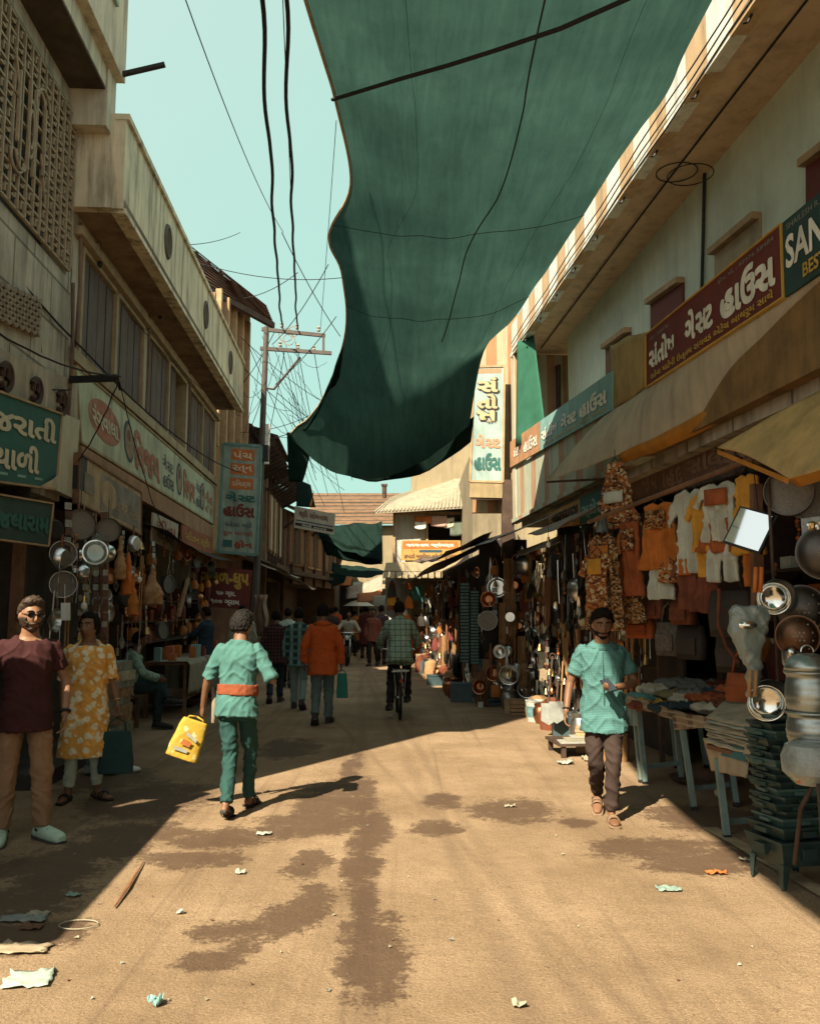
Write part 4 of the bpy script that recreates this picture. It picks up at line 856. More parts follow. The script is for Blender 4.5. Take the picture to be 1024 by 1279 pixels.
def loft(mb, rings, n=16, ex=2.3):
    """rings: (centre, xdir*rx, ydir*ry)"""
    vs = []
    for c, X, Y in rings:
        for j in range(n):
            a = 2*pi*j/n; ca, sa = cos(a), sin(a)
            vs.append(c+X*(abs(ca)**(2/ex))*(1 if ca >= 0 else -1)+Y*(abs(sa)**(2/ex))*(1 if sa >= 0 else -1))
    k = len(rings)
    mb.add(vs, [(i*n+j, i*n+(j+1)%n, (i+1)*n+(j+1)%n, (i+1)*n+j) for i in range(k-1) for j in range(n)]+[tuple(range(n))[::-1], tuple(range((k-1)*n, k*n))])
def limb(mb, pts, rad, sub=4, n=12, dome=True):
    pts = [V(p) for p in pts]; k = len(pts)-1; P_, R_r = [], []
    for i in range(k):
        a, b, c, d = pts[max(i-1,0)], pts[i], pts[i+1], pts[min(i+2,k)]
        for j in range(sub):
            t = j/sub
            q = .5*((2*b)+(c-a)*t+(2*a-5*b+4*c-d)*t*t+(3*b-a-3*c+d)*t**3)
            P_.append(q.lerp(b.lerp(c, t), .4)); R_r.append(rad[i]+(rad[i+1]-rad[i])*t)
    P_.append(pts[-1]); R_r.append(rad[-1])
    mb.tube(P_, R_r, n)
    if dome: mb.ball(P_[0], R_r[0], n=n); mb.ball(P_[-1], R_r[-1], n=n)
def head_pt(d):
    x, y, z = d
    p = V((.076*x, .097*y, .118*z))
    if z < 0: p.x *= 1-.30*(-z)**1.4
    if y < 0 and z < -.1: p.y *= 1-.45*(-z-.1)
    if y > 0: p.y *= .93
    if y > .15:
        g = lambda cx, cz, sx, sz: math.exp(-((p.x-cx)/sx)**2-((p.z-cz)/sz)**2)
        k = min(1, (y-.15)*3)
        p.y += k*(.023*g(0,-.024,.014,.018)+.013*g(0,.004,.009,.026)-.010*(g(.031,.014,.016,.013)+g(-.031,.014,.016,.013))+.005*(g(.03,.037,.03,.010)+g(-.03,.037,.03,.010))
            +.005*(g(.045,-.025,.02,.022)+g(-.045,-.025,.02,.022))+.006*g(0,-.063,.024,.010)-.004*g(0,-.080,.02,.007)+.010*g(0,-.102,.026,.016))
    return p
def head_mesh(mb, T, off=None, n=40, m=30):
    vs = []
    for i in range(m+1):
        t = pi*i/m
        for j in range(n):
            a = 2*pi*j/n; d = V((sin(t)*cos(a), sin(t)*sin(a), cos(t))); p = head_pt(d)
            if off is not None:
                o = off(p, d); p = p+d*o
            vs.append(T @ p)
    mb.add(vs, [(i*n+j, (i+1)*n+j, (i+1)*n+(j+1)%n, i*n+(j+1)%n) for i in range(m) for j in range(n)])
def hand(mb, w_, d, nrm, thumb, s=1., curl=(.35,.4,.3), spread=.01, tcurl=.3):
    d = d.normalized(); nrm = (nrm-d*nrm.dot(d)).normalized(); sd = d.cross(nrm).normalized()*thumb
    s *= 1.0
    loft(mb, [(w_-d*.01*s, sd*.026*s, nrm*.019*s), (w_+d*.03*s, sd*.038*s, nrm*.018*s), (w_+d*.065*s, sd*.042*s, nrm*.016*s), (w_+d*.092*s, sd*.039*s, nrm*.012*s)], 12)
    for i, (L, o_) in enumerate(((.072, .030), (.080, .0105), (.074, -.0095), (.058, -.028))):
        p = w_+d*.086*s+sd*o_*s; pts = [p-d*.02*s, p]; dd = (d+sd*(o_*.02/.03)*6*spread).normalized(); ang = 0
        for k, f in enumerate((.44, .32, .24)):
            ang += curl[k]*(1+.12*i); e = (dd*cos(ang)+nrm*sin(ang)); p = p+e*L*f*s; pts.append(p)
        limb(mb, pts, [.0095*s, .0095*s, .0085*s, .008*s, .0065*s], 2, 8)
    p = w_+d*.022*s+sd*.03*s; e = (d*.62+sd*.7+nrm*.35).normalized(); q = p+e*.042*s; e2 = (e+nrm*tcurl+d*.35).normalized()
    limb(mb, [p-e*.02*s, p, q, q+e2*.032*s], [.013*s, .0125*s, .0105*s, .0075*s], 2, 8)
SKIN = M('skin_brown', (0.168,0.084,0.044), .55, .18, 14, .08, spec=.4); SKIN2 = M('skin_tan', (0.24,0.124,0.068), .55, .18, 14, .08, spec=.4); SKIND = M('skin_dark', (.13,.065,.036), .5, .18, 14, .08, spec=.4)
LIP = M('lip', (.17,.06,.045), .5, .1); HAIRB = M('black_hair', (.010,.008,.007), .8, .4, 60, .6, spec=.08); HAIRG = M('greying_hair', (.019,.017,.015), .8, .9, 60, .6, spec=.1); HAIRD = M('brown_hair', (.045,.028,.018), .55, .5, 45, .5)
EYEW = M('eye_white', (.26,.23,.2), .4, .05); EYEB = M('eye_dark', (.012,.008,.006), .2, .1)
def cloth(name, col, var=.2, sheen=0): return M(name, col, .92, var, 7, .35, fine=340, spec=.15)
def plaid(name, base, lines, px, pz, wx, wz):
    m = cloth(name, base); nt = m.node_tree; N, K = nt.nodes, nt.links; b = N['Principled BSDF']
    tc = N.new('ShaderNodeTexCoord'); sp = N.new('ShaderNodeSeparateXYZ'); K.new(tc.outputs['Object'], sp.inputs[0])
    src = b.inputs['Base Color'].links[0].from_socket
    for ax, per, wd, c in (('X', px, wx, lines[0]), ('Z', pz, wz, lines[1])):
        d = N.new('ShaderNodeMath'); d.operation = 'DIVIDE'; K.new(sp.outputs[ax], d.inputs[0]); d.inputs[1].default_value = per
        f = N.new('ShaderNodeMath'); f.operation = 'FRACT'; K.new(d.outputs[0], f.inputs[0])
        g = N.new('ShaderNodeMath'); g.operation = 'LESS_THAN'; K.new(f.outputs[0], g.inputs[0]); g.inputs[1].default_value = wd
        h = N.new('ShaderNodeMath'); h.operation = 'MULTIPLY'; K.new(g.outputs[0], h.inputs[0]); h.inputs[1].default_value = .75
        mx = N.new('ShaderNodeMixRGB'); K.new(h.outputs[0], mx.inputs['Fac']); K.new(src, mx.inputs['Color1']); mx.inputs['Color2'].default_value = L_(c); src = mx.outputs['Color']
    K.new(src, b.inputs['Base Color']); return m
def floral(name, base, flower, scale=16, thr=.30, heart=(.5,.3,.05)):
    m = cloth(name, base, .3); nt = m.node_tree; N, K = nt.nodes, nt.links; b = N['Principled BSDF']
    tc = N.new('ShaderNodeTexCoord'); nz = N.new('ShaderNodeTexNoise'); nz.inputs['Scale'].default_value = 45; nz.inputs['Detail'].default_value = 2; K.new(tc.outputs['Object'], nz.inputs['Vector'])
    vo = N.new('ShaderNodeTexVoronoi'); vo.inputs['Scale'].default_value = scale; K.new(tc.outputs['Object'], vo.inputs['Vector'])
    ad = N.new('ShaderNodeMath'); ad.operation = 'MULTIPLY_ADD'; K.new(nz.outputs['Fac'], ad.inputs[0]); ad.inputs[1].default_value = .55; K.new(vo.outputs['Distance'], ad.inputs[2])
    r = N.new('ShaderNodeValToRGB'); e = r.color_ramp.elements; e[0].position = thr+.22; e[0].color = (1,1,1,1); e[1].position = thr+.32; e[1].color = (0,0,0,1); K.new(ad.outputs[0], r.inputs['Fac'])
    src = b.inputs['Base Color'].links[0].from_socket
    mx = N.new('ShaderNodeMixRGB'); K.new(r.outputs['Color'], mx.inputs['Fac']); K.new(src, mx.inputs['Color1']); mx.inputs['Color2'].default_value = L_(flower); K.new(mx.outputs['Color'], b.inputs['Base Color'])
    return m
BASE = dict(pelvis=(0,0,.93), chest=(0,.0,1.28), neck=(0,-.01,1.46), head=(0,.02,1.59), shR=(.180,-.01,1.385), elR=(.225,-.03,1.12), wrR=(.235,.03,.87), shL=(-.180,-.01,1.385), elL=(-.225,-.03,1.12), wrL=(-.235,.03,.87),
  hpR=(.088,0,.90), knR=(.095,.02,.49), anR=(.10,-.02,.085), toR=(.125,.17,.03), hpL=(-.088,0,.90), knL=(-.095,.02,.49), anL=(-.10,-.02,.085), toL=(-.125,.17,.03))
HANDD = {}
def person(label, loc, rz, H, pose, skin=SKIN, hair=HAIRB, shirt=None, hem=.12, sleeve=1.0, trousers=None, shoes=None, fat=1., voxel=.012, headyaw=0., headpitch=0., face=False, beard=None, hairtype='short',
           group=None, fold=.006, trouser_w=1., leg_end=.96, curlR=(.35,.4,.3), curlL=(.35,.4,.3), palmR=None, palmL=None, sash=None, glasses=False, belt=None, loose=1., cat='person', collar=False, ncut=.35):
    t = thing('person', label, cat, loc, group, local=True, rz=rz)
    s = H/1.74; J = {k: V(pose.get(k, v))*s for k, v in BASE.items()}
    sx = (J['shR']-J['shL']).normalized(); px_ = (J['hpR']-J['hpL']).normalized()
    spine = [J['pelvis'], J['chest'], J['neck'], J['head']]
    def sp(u):
        i = min(max(int(math.floor(u)), 0), 2); return spine[i].lerp(spine[i+1], u-i)
    def ring(u, rx, ry, m=0., mul=1.):
        c = sp(u); X = px_.lerp(sx, min(max(u, 0), 1)).normalized(); ax = (sp(min(u+.1, 3))-sp(u-.1)).normalized(); Y = ax.cross(X).normalized(); X = Y.cross(ax).normalized()
        return (c, X*(rx*s*mul+m), Y*(ry*s*mul+m))
    TOR = [(-.35,.12,.09),(-.12,.163,.113),(.1,.16,.112),(.35,.143,.102),(.62,.147,.104),(1.0,.167,.114),(1.5,.155,.095),(1.78,.120,.075),(1.98,.074,.066),(2.2,.064,.066),(2.6,.060,.064)]
    mb = MB(); loft(mb, [ring(u, a*(fat if u < 1.7 else 1), b*(fat if u < 1.7 else 1)) for u, a, b in TOR])
    for k in 'RL':
        limb(mb, [J['sh'+k]-sx*(.03*s if k == 'R' else -.03*s)+V((0,0,-.02*s)), J['el'+k], J['wr'+k]], [.042*s*fat, .038*s*fat, .026*s], 4)
        limb(mb, [J['hp'+k], J['kn'+k], J['an'+k]], [.070*s*fat, .047*s*fat, .036*s], 4)
        an, to = J['an'+k]-V((0,0,.045*s)), J['to'+k]
        f = (to-an).normalized(); upv = V((0,0,1)); sdv = f.cross(upv).normalized(); un = sdv.cross(f).normalized()
        heel = an-f*.06*s
        loft(mb, [(heel, sdv*.022*s, un*.025*s), (heel+f*.03*s, sdv*.032*s, un*.036*s), (an+f*.05*s+un*.006*s, sdv*.036*s, un*.036*s), (to-f*.05*s, sdv*.044*s, un*.022*s), (to, sdv*.038*s, un*.016*s), (to+f*.03*s, sdv*.022*s, un*.010*s)], 12)
        d = (J['wr'+k]-J['el'+k]).normalized(); pn = (palmR if k == 'R' else palmL)
        pn = V(pn) if pn else V((-1 if k == 'R' else 1, .15, 0))
        thumb = 1 if d.cross(pn).dot(V((0,1,.3))) > 0 else -1
        hand(mb, J['wr'+k], d, pn, thumb, s*.98, curlR if k == 'R' else curlL)
    HT = Matrix.Translation(J['head']+V((0,.0,0.02*s))) @ Matrix.Rotation(headyaw, 4, 'Z') @ Matrix.Rotation(headpitch, 4, 'X') @ Matrix.Scale(s*1.05, 4)
    head_mesh(mb, HT)
    for e in (-1, 1): mb.ball(HT @ V((.075*e,-.008,.0)), .012*s, .024*s, .032*s)
    HI = HT.inverted()
    def slot(c):
        q = HI @ c
        if face and q.y > .06 and abs(q.x) < .024 and -.071 < q.z < -.056: return 1
        return 0
    obj_b = remesh('body', mb, [skin, LIP], voxel*.62 if face else voxel, 2, t, slotfn=slot if face else None)
    vx = voxel
    # hair
    def ho(p, d):
        back = -d.y
        line = .058+.012*math.cos(p.x*40) if d.y > .35 else (.035 if d.y > .05 else (-.005 if d.y > -.3 else -.062))
        if hairtype == 'tied': line = .068-.0*d.y if d.y > .35 else (-.035 if d.y > -.1 else -.085)
        k = max(0, min(1, (p.z-line)/.018))
        th = {'short':.014, 'tied':.020, 'curly':.022, 'thick':.026}[hairtype]
        if d.y > .2 and hairtype in ('curly', 'thick') and p.z > .07: th += .012
        return -.012+(.012+th)*k
    mb = MB(); head_mesh(mb, HT, ho)
    if hairtype == 'tied': mb.ball(HT @ V((0,-.105,-.015)), .038*s, .034*s, .045*s)
    remesh('hair', mb, hair, max(.0065, voxel*.7), 1, t, curl=.009 if hairtype in ('curly','thick') else .006, curlf=62 if hairtype == 'curly' else 70, seed=loc[0])
    if face:
        if beard:
            def bo(p, d):
                k = 0
                jaw = p.z < -.036 and d.y > -.2
                if beard in ('full', 'short'):
                    side = abs(p.x) > .050 and p.z < -.005 and d.y > -.1
                    mous = -.058 < p.z < -.040 and abs(p.x) < .040
                    k = 1 if (jaw and (abs(p.x) > .038 or p.z < -.074)) or (mous and d.y > 0) or (side and (beard == 'full' or p.z < -.04)) else 0
                else: k = 1 if (-.057 < p.z < -.040 and abs(p.x) < .034 and d.y > 0) or (p.z < -.085 and d.y > .1) else 0
                if d.y > .3 and abs(p.x) < .022 and -.073 < p.z < -.058: k = 0
                return -.012+(.022 if beard == 'full' else .017)*k
            mb = MB(); head_mesh(mb, HT, bo, 64, 48); remesh('beard', mb, hair, .005, 1, t, curl=.003, curlf=90)
        for e in (-1, 1):
            mb = MB(); mb.ball(HT @ V((.031*e,.074,.014)), .0125*s, .010*s, .0075*s); ey = obj('eye', mb, EYEW, t, 2)
            mb = MB(); mb.ball(HT @ V((.031*e,.081,.0135)), .0065*s, .0045*s, .0065*s, 10, 6); obj('iris', mb, EYEB, ey, 2)
            mb = MB(); mb.tube([HT @ V((x_*e, y_, z_)) for x_, y_, z_ in ((.012,.089,.033),(.026,.089,.040),(.042,.081,.039),(.054,.070,.031))], [.004*s,.0055*s,.005*s,.003*s], 6); obj('eyebrow', mb, HAIRB, t, 2)
        if glasses:
            mb = MB()
            for e in (-1, 1):
                R0 = HT.to_3x3().to_4x4() @ Matrix.Diagonal((1.25,1,.85)).to_4x4() @ Ry
                mb.torus(HT @ V((.033*e,.098,.012)), .021, .0026, R0, 18, 6)
                mb.beam(HT @ V((.058*e,.092,.018)), HT @ V((.076*e,0,.015)), .003, .006)
                mb.add([HT @ V((.033*e+.0255*cos(a), .0975, .012+.0175*sin(a))) for a in [i*pi/8 for i in range(16)]], [tuple(range(16))], 1)
            mb.beam(HT @ V((-.012,.1,.016)), HT @ V((.012,.1,.016)), .003, .004)
            obj('glasses', mb, [BLACK, M('dark_lens', (.015,.012,.01), .15, .1)], t)
    # trousers
    if trousers:
        mb = MB(); w = trouser_w
        loft(mb, [ring(u, a*fat, b*fat, .008) for u, a, b in ((-.36,.122,.098),(-.12,.158,.113),(.06,.148,.104),(.12,.13,.09))])
        for k in 'RL':
            h, kn, an = J['hp'+k], J['kn'+k], J['an'+k]; e = kn.lerp(an, leg_end)
            limb(mb, [h+V((0,0,.02)), h.lerp(kn, .5), kn, kn.lerp(an, .5), e], [.086*s*fat*w**.5, .083*s*fat*w**.5, .069*s*fat*w, .062*s*w, .058*s*w], 5, 14, dome=False)
            mb.ball(h, .086*s*fat)
        remesh('trousers', mb, trousers, vx*.75, 2, t, fold=fold*1.35, seed=loc[1])
    # shirt
    if shirt:
        mb = MB(); dz = hem*s; U = [(-.12,.178,.126),(.0,.176,.124),(.12,.168,.119),(.38,.150,.108),(.62,.151,.108),(1.0,.172,.119),(1.45,.182,.112),(1.68,.176,.102),(1.84,.138,.089),(1.94,.100,.080),(1.99,.084,.073)]
        rr = [ring(u, a*(fat if u < 1.7 else 1), b*(fat if u < 1.7 else 1), .014*loose if u < 1.8 else .005) for u, a, b in U]
        rr = [(c_, X_, Y_-V((0,0,ncut*Y_.length)) if u_[0] > 1.9 else Y_) for u_, (c_, X_, Y_) in zip(U, rr)]
        c, X, Y = rr[0]
        low = []
        for k in range(5, 0, -1):
            f = k/5; lc = c-V((0,0,dz*f))
            if hem > .2:
                mid = (J['knR']+J['knL'])/2; lc.x += (mid.x-c.x)*f*.5; lc.y += (mid.y-c.y)*f*.5
            low.append((lc, X*(1+.03*f*loose+(hem > .3)*.16*f), Y*(1+(.05+.12*(.3 > hem > .12))*f*loose+(hem > .3)*.22*f)))
        loft(mb, low+rr, 20)
        for k in 'RL':
            a, e, w_ = J['sh'+k]-sx*(.022*s if k == 'R' else -.022*s)+V((0,0,-.012*s)), J['el'+k], J['wr'+k]
            pts = [a, a.lerp(e, min(1, sleeve))] if sleeve <= 1 else [a, e, e.lerp(w_, sleeve-1)]
            if sleeve <= 1: pts.insert(1, a.lerp(e, sleeve*.5))
            rad = [.064*s*fat, .062*s*fat, .060*s*fat*loose**.5] if sleeve <= 1 else [.064*s*fat, .054*s*fat*loose**.5, .044*s*loose**.5]
            limb(mb, pts, rad, 5, 14, dome=False); mb.ball(a, .064*s*fat)
        remesh('shirt', mb, shirt, vx*.75, 2, t, fold=fold*1.25, seed=loc[0]*3)
        if collar:
            mb = MB(); cc, X, Y = ring(2.08, .074, .072, .006); c2 = ring(1.97, .10, .085, .006); loft(mb, [c2, (cc, X, Y)], 20, 2.); loft(mb, [(cc+V((0,0,.008)), X*1.02, Y*1.02), (c2[0]-V((0,.0,.030)), c2[1]*1.5, c2[2]*1.30)], 20, 2.); obj('collar', mb, shirt, t, 2)
    if sash:
        mb = MB(); loft(mb, [ring(u, a*fat, b*fat, .029) for u, a, b in ((.22,.153,.108),(.28,.154,.109),(.42,.154,.109),(.48,.153,.108))], 22); remesh('waist_sash', mb, sash, .008, 1, t, fold=.006)
    if shoes:
        for k in 'RL':
            an, to = J['an'+k]-V((0,0,.045*s)), J['to'+k]; f = (to-an).normalized(); sdv = f.cross(V((0,0,1))).normalized(); un = sdv.cross(f).normalized()
            m, kind = shoes; mb = MB(); heel = an-f*.072*s; L = (to-an).length+.118*s
            if kind == 'sandal':
                b = -un*.030*s
                loft(mb, [(heel+f*L*u+b+un*.01, sdv*w_*s, un*.010*s) for u, w_ in ((0,.026),(.1,.038),(.4,.036),(.75,.052),(.93,.046),(1,.025))], 14)
                mb.torus(to-f*.06*s, .044*s, .007*s, Matrix((sdv, un, f)).transposed().to_4x4(), 14, 5)
                mb.torus(to-f*.10*s, .042*s, .007*s, Matrix((sdv, un, f)).transposed().to_4x4(), 14, 5)
                mb.torus(an+f*.02*s-un*.01*s, .044*s, .006*s, Matrix((sdv, un, f)).transposed().to_4x4(), 14, 5)
                obj('sandal', mb, m, t, True)
            else:
                loft(mb, [(heel+f*L*u+un*(h-.03)*s*.7, sdv*w_*s, un*h*s) for u, w_, h in ((0,.028,.034),(.06,.042,.046),(.22,.046,.056),(.42,.05,.052),(.68,.058,.044),(.9,.054,.038),(1,.034,.026))], 14)
                so_ = remesh('shoe', mb, m, max(.007, vx*.6), 1, t)
                mb = MB(); loft(mb, [(heel+f*L*u-un*.027*s, sdv*w_*s, un*.015*s) for u, w_ in ((-.01,.034),(.06,.048),(.4,.052),(.7,.063),(.92,.058),(1.02,.036))], 14); obj('sole', mb, M('dark_sole', (.05,.05,.045), .8), so_)
                if k and m.name == 'mint_clog':
                    mb = MB()
                    for i in range(9): mb.ball(heel+f*L*(.56+.11*(i//3))+sdv*(i%3-1)*.026*s+un*(.052-.008*(i//3))*s, .006*s, n=6, m=4)
                    mb.torus(heel+f*L*.30+un*.035*s, .056*s, .007*s, Matrix((sdv, f, un)).transposed().to_4x4(), 18, 5, a0=pi, a1=2*pi); obj('vent_holes', mb, M('dark_sole'), so_)
    return t, J
NEAR = .011
def at(x, y): return (x, y, 0)
# 1 --- man in the maroon tee
MAROON = cloth('maroon_tee', (.050,.019,.019)); KHAKI = cloth('khaki_twill', (.27,.165,.095)); CLOG = M('mint_clog', (.42,.58,.46), .6, .15, 20, .1)
g = G(25,1050)
m1, J1 = person('bearded man in maroon t-shirt, khaki trousers and mint clogs facing the camera', at(g.x, g.y), radians(206), 1.75, dict(elL=(-.27,-.05,1.12), wrL=(-.26,.06,.88), elR=(.28,-.05,1.13), wrR=(.27,.07,.88), toR=(.16,.17,.03), anR=(.13,-.0,.085), knR=(.115,.02,.49), anL=(-.14,.03,.085), toL=(-.24,.19,.03), knL=(-.12,.03,.49)),
  SKIN2, HAIRD, MAROON, .11, .62, KHAKI, (CLOG, 'shoe'), .97, NEAR, radians(18), radians(-4), True, 'full', 'curly', glasses=True, trouser_w=1.12, fold=.006)
mb = MB(); d = (J1['wrL']-J1['elL']).normalized(); mb.torus(J1['wrL']-d*.03, .034, .012, V((0,0,1)).rotation_difference(d).to_matrix().to_4x4(), 18, 6); o = obj('wristwatch', mb, BLACK, m1, 2)
# 2 --- woman in the floral kurta
KURTA = floral('yellow_floral_kurta', (.68,.36,.085), (.68,.64,.46), 14, .42); LEGG = cloth('mint_leggings', (.44,.52,.42))
g = G(103,1000)
m2, J2 = person('woman in a yellow floral kurta, pale leggings and black sandals at the left', at(g.x, g.y), radians(194), 1.64, dict(elL=(-.22,-.02,1.12), wrL=(-.28,.07,.90), elR=(.21,-.03,1.13), wrR=(.2,.05,.88), anR=(.13,.0,.085), toR=(.17,.17,.03), knR=(.11,.02,.49), anL=(-.12,-.05,.085), toL=(-.24,.08,.03), knL=(-.10,.0,.49)),
  SKIN, HAIRB, KURTA, .48, 1.05, LEGG, (BLACK, 'sandal'), 1.03, NEAR, radians(-26), radians(-2), True, None, 'tied', fold=.006, trouser_w=.86, leg_end=.88, loose=1.1, ncut=.6)
mb = MB(); hp = J2['wrL']; d = (J2['wrL']-J2['elL']).normalized(); mb.torus(hp-d*.02, .03, .005, V((0,0,1)).rotation_difference(d).to_matrix().to_4x4(), 16, 5); obj('bangle', mb, BRASS, m2, 2)
def bag(name, label, top, w, h, dp, m, cat, slot2=None, rz=0., strap=.12):
    t = thing(name, label, cat, top-V((0,0,strap+h)), None, local=True, rz=rz); mb = MB()
    n = 14; rows = []
    for i in range(n+1):
        z = h*i/n; f = 1-.22*(i/n)**2; k = dp*(.5+.5*(1-i/n))
        rows.append((V((.002*sin(i),0,z)), V((1,0,0))*w/2*f, V((0,1,0))*max(.012, k/2)))
    loft(mb, rows, 18, 3.2); remesh('bag_body', mb, m, .009, 1, t, fold=.0012, seed=top.x)
    mb = MB()
    for e in (-1, 1): mb.tube([V((e*w*.26,0,h-.01)), V((e*w*.22,0,h+strap*.6)), V((0,0,h+strap))], .007, 6)
    obj('handle', mb, m, t, 2)
    return t
R2 = Matrix.Translation(m2.location) @ Matrix.Rotation(radians(194), 4, 'Z')
bag('shopping_bag', 'dark teal cloth bag hanging from the kurta woman\'s hand', R2 @ (J2['wrL']+V((-.01,.02,-.13))), .30, .36, .14, cloth('dark_teal_cloth', (.02,.05,.05)), 'bag', rz=radians(194))
# 3 --- man in the mint tee seen from behind
TEE = cloth('mint_tee', (0.0682,0.174,0.158)); TROU = cloth('dark_green_trousers', (0.0238,0.068,0.0612)); SASH = cloth('rust_sash', (0.231,0.068,0.0306))
g = G(292,1018)
m3, J3 = person('grey haired man in a mint t-shirt and rust waist sash walking away in the sun', at(g.x, g.y), radians(-6), 1.66, dict(chest=(.01,.03,1.28), neck=(.01,.05,1.45), head=(.01,.09,1.585), shR=(.19,.04,1.40), shL=(-.175,.03,1.405), elL=(-.27,.03,1.14), wrL=(-.33,.10,.90), elR=(.315,-.0,1.14), wrR=(.26,.22,1.14),
  hpR=(.088,.02,.90), knR=(.07,.22,.51), anR=(.05,.26,.095), toR=(.07,.45,.035), hpL=(-.085,-.01,.9), knL=(-.04,.0,.48), anL=(-.005,-.22,.13), toL=(-.01,-.06,.03)),
  SKIN, HAIRG, TEE, .06, .98, TROU, (BLACK, 'sandal'), .95, NEAR*.95, radians(-8), radians(-8), False, None, 'curly', sash=SASH, fold=.008, trouser_w=.88, curlL=(.9,.9,.6), palmL=(.7,.5,0))
R3 = Matrix.Translation(m3.location) @ Matrix.Rotation(radians(-6), 4, 'Z')
PLB = floral('yellow_print_plastic', (0.422,0.286,0.0408), (.50,.46,.24), 11, .26); PLB.node_tree.nodes['Principled BSDF'].inputs['Roughness'].default_value = .3
b3 = R3 @ (J3['wrL']+V((-.02,.01,-.10)))
by = bag('plastic_bag', 'yellow printed plastic shopping bag in the mint t-shirt man\'s left hand', b3, .27, .33, .10, PLB, 'bag', rz=radians(20), strap=.03)
by.rotation_euler = (0, radians(20), radians(12)); by.location = b3+V((-.16,0,-.33))
mb = MB(); mb.add([(-.09,-.062,.06),(.03,-.062,.06),(.03,-.066,.09),(-.09,-.066,.09)], [(0,1,2,3)]); mb.add([(-.03,-.060,.2),(.07,-.060,.16),(.07,-.062,.19),(-.03,-.062,.23)], [(0,1,2,3)]); obj('white_print', mb, M('print_white', (.34,.35,.29), .4), by)
mb = MB(); mb.add([(-.05,-.062,.12),(.03,-.062,.11),(.04,-.063,.155),(-.04,-.063,.165)], [(0,1,2,3)]); obj('red_print', mb, PT['orange'], by)
mb = MB(); p0 = J3['wrL']+V((.07,.02,.16)); mb.tube([R3 @ p0, R3 @ (p0+V((.02,.0,-.12))), R3 @ (p0+V((.01,0,-.30)))], [.012,.022,.012], 8, flat=.4); one('cloth_strap', mb, M('strap_cloth', (.26,.22,.16), .9), 'pale folded cloth strap hanging beside the mint t-shirt man\'s arm', 'strap', smooth=True)
# 4 --- man in the checked teal shirt
CHK = plaid('teal_check', (0.066,0.178,0.172), ((.11,.22,.20), (.045,.13,.125)), .013, .013, .38, .38); DKTR = cloth('dark_brown_trousers', (0.0455,0.0315,0.0266))
g = G(757,1024)
m4, J4 = person('man in a teal checked shirt walking towards the camera, looking at his phone', at(g.x, g.y), radians(172), 1.67, dict(chest=(0,.02,1.28), neck=(0,.03,1.45), head=(0,.075,1.585), elR=(.27,-.06,1.12), wrR=(.31,.03,.88), elL=(-.255,.02,1.13), wrL=(-.07,.24,1.10), shR=(.185,.0,1.39),
  hpR=(.085,.0,.9), knR=(.075,.04,.48), anR=(.05,-.32,.17), toR=(.06,-.17,.035), hpL=(-.085,.02,.9), knL=(-.06,.13,.49), anL=(-.035,.10,.085), toL=(-.05,.29,.03)),
  SKIN, HAIRB, CHK, .16, .72, DKTR, (M('tan_sandal', (.19,.13,.08), .7), 'sandal'), .97, NEAR, radians(6), radians(-11), True, 'short', 'thick', fold=.008, loose=1.2, trouser_w=.92, collar=True, palmL=(.1,.1,1), curlL=(.55,.6,.5), curlR=(.5,.5,.4))
R4 = Matrix.Translation(m4.location) @ Matrix.Rotation(radians(172), 4, 'Z')
hd = (J4['wrL']-J4['elL']).normalized(); pc = R4 @ (J4['wrL']+hd*.07+V((0,-.0,.03)))
mb = MB(); Rm = Matrix.Translation(pc) @ Matrix.Rotation(radians(172), 4, 'Z') @ Matrix.Rotation(radians(-35), 4, 'X') @ Matrix.Rotation(radians(25), 4, 'Z'); mb.T = Rm; mb.box(-.036,.036,-.075,.075,-.005,.005)
o = one('phone', mb, BLACK, 'black phone held by the man in the teal checked shirt', 'phone'); mb = MB(); mb.T = Rm; mb.box(-.032,.032,-.07,.07,.0051,.006); obj('screen', mb, M('phone_screen', (.03,.04,.05), .1), o)
mb = MB(); d = (J4['wrR']-J4['elR']).normalized(); mb.torus(J4['wrR']-d*.025, .031, .006, V((0,0,1)).rotation_difference(d).to_matrix().to_4x4(), 16, 5); obj('thread_bracelet', mb, BLACK, m4, 2)
mb = MB(); mb.tube([J4['chest']+V((.01,.137,.10-.05*i)) for i in range(9)], .004, 5); obj('placket', mb, CHK, m4)
# 5.. --- people farther off, seen from behind
WALK = dict(knR=(.085,.14,.50), anR=(.085,.14,.085), toR=(.11,.33,.03), knL=(-.085,.03,.48), anL=(-.085,-.22,.15), toL=(-.10,-.07,.03))
WALK2 = dict(knL=(-.085,.14,.50), anL=(-.085,.14,.085), toL=(-.11,.33,.03), knR=(.085,.03,.48), anR=(.085,-.22,.15), toR=(.10,-.07,.03))
JEANS = cloth('faded_jeans', (.10,.15,.15)); DJEANS = cloth('dark_jeans', (.025,.033,.045)); LJEANS = cloth('pale_jeans', (.20,.29,.27)); ORSH = cloth('orange_shirt', (.42,.085,.02), .2); DTR = cloth('black_trousers', (.02,.018,.018))
DSHOE = M('dark_shoe', (.03,.025,.022), .6)
g = G(402,905)
m5, J5 = person('man in an orange long sleeved shirt and faded jeans walking away', at(g.x, g.y), radians(2), 1.77, dict(WALK, elR=(.255,-.02,1.12), wrR=(.265,.05,.87), elL=(-.26,-.03,1.12), wrL=(-.27,.02,.88)), SKIND, HAIRB, ORSH, .17, 1.96, JEANS, (DSHOE, 'shoe'), 1.08, .014, 0, 0, hairtype='short', loose=1.3, fold=.008, collar=True)
R5 = Matrix.Translation(m5.location) @ Matrix.Rotation(radians(2), 4, 'Z')
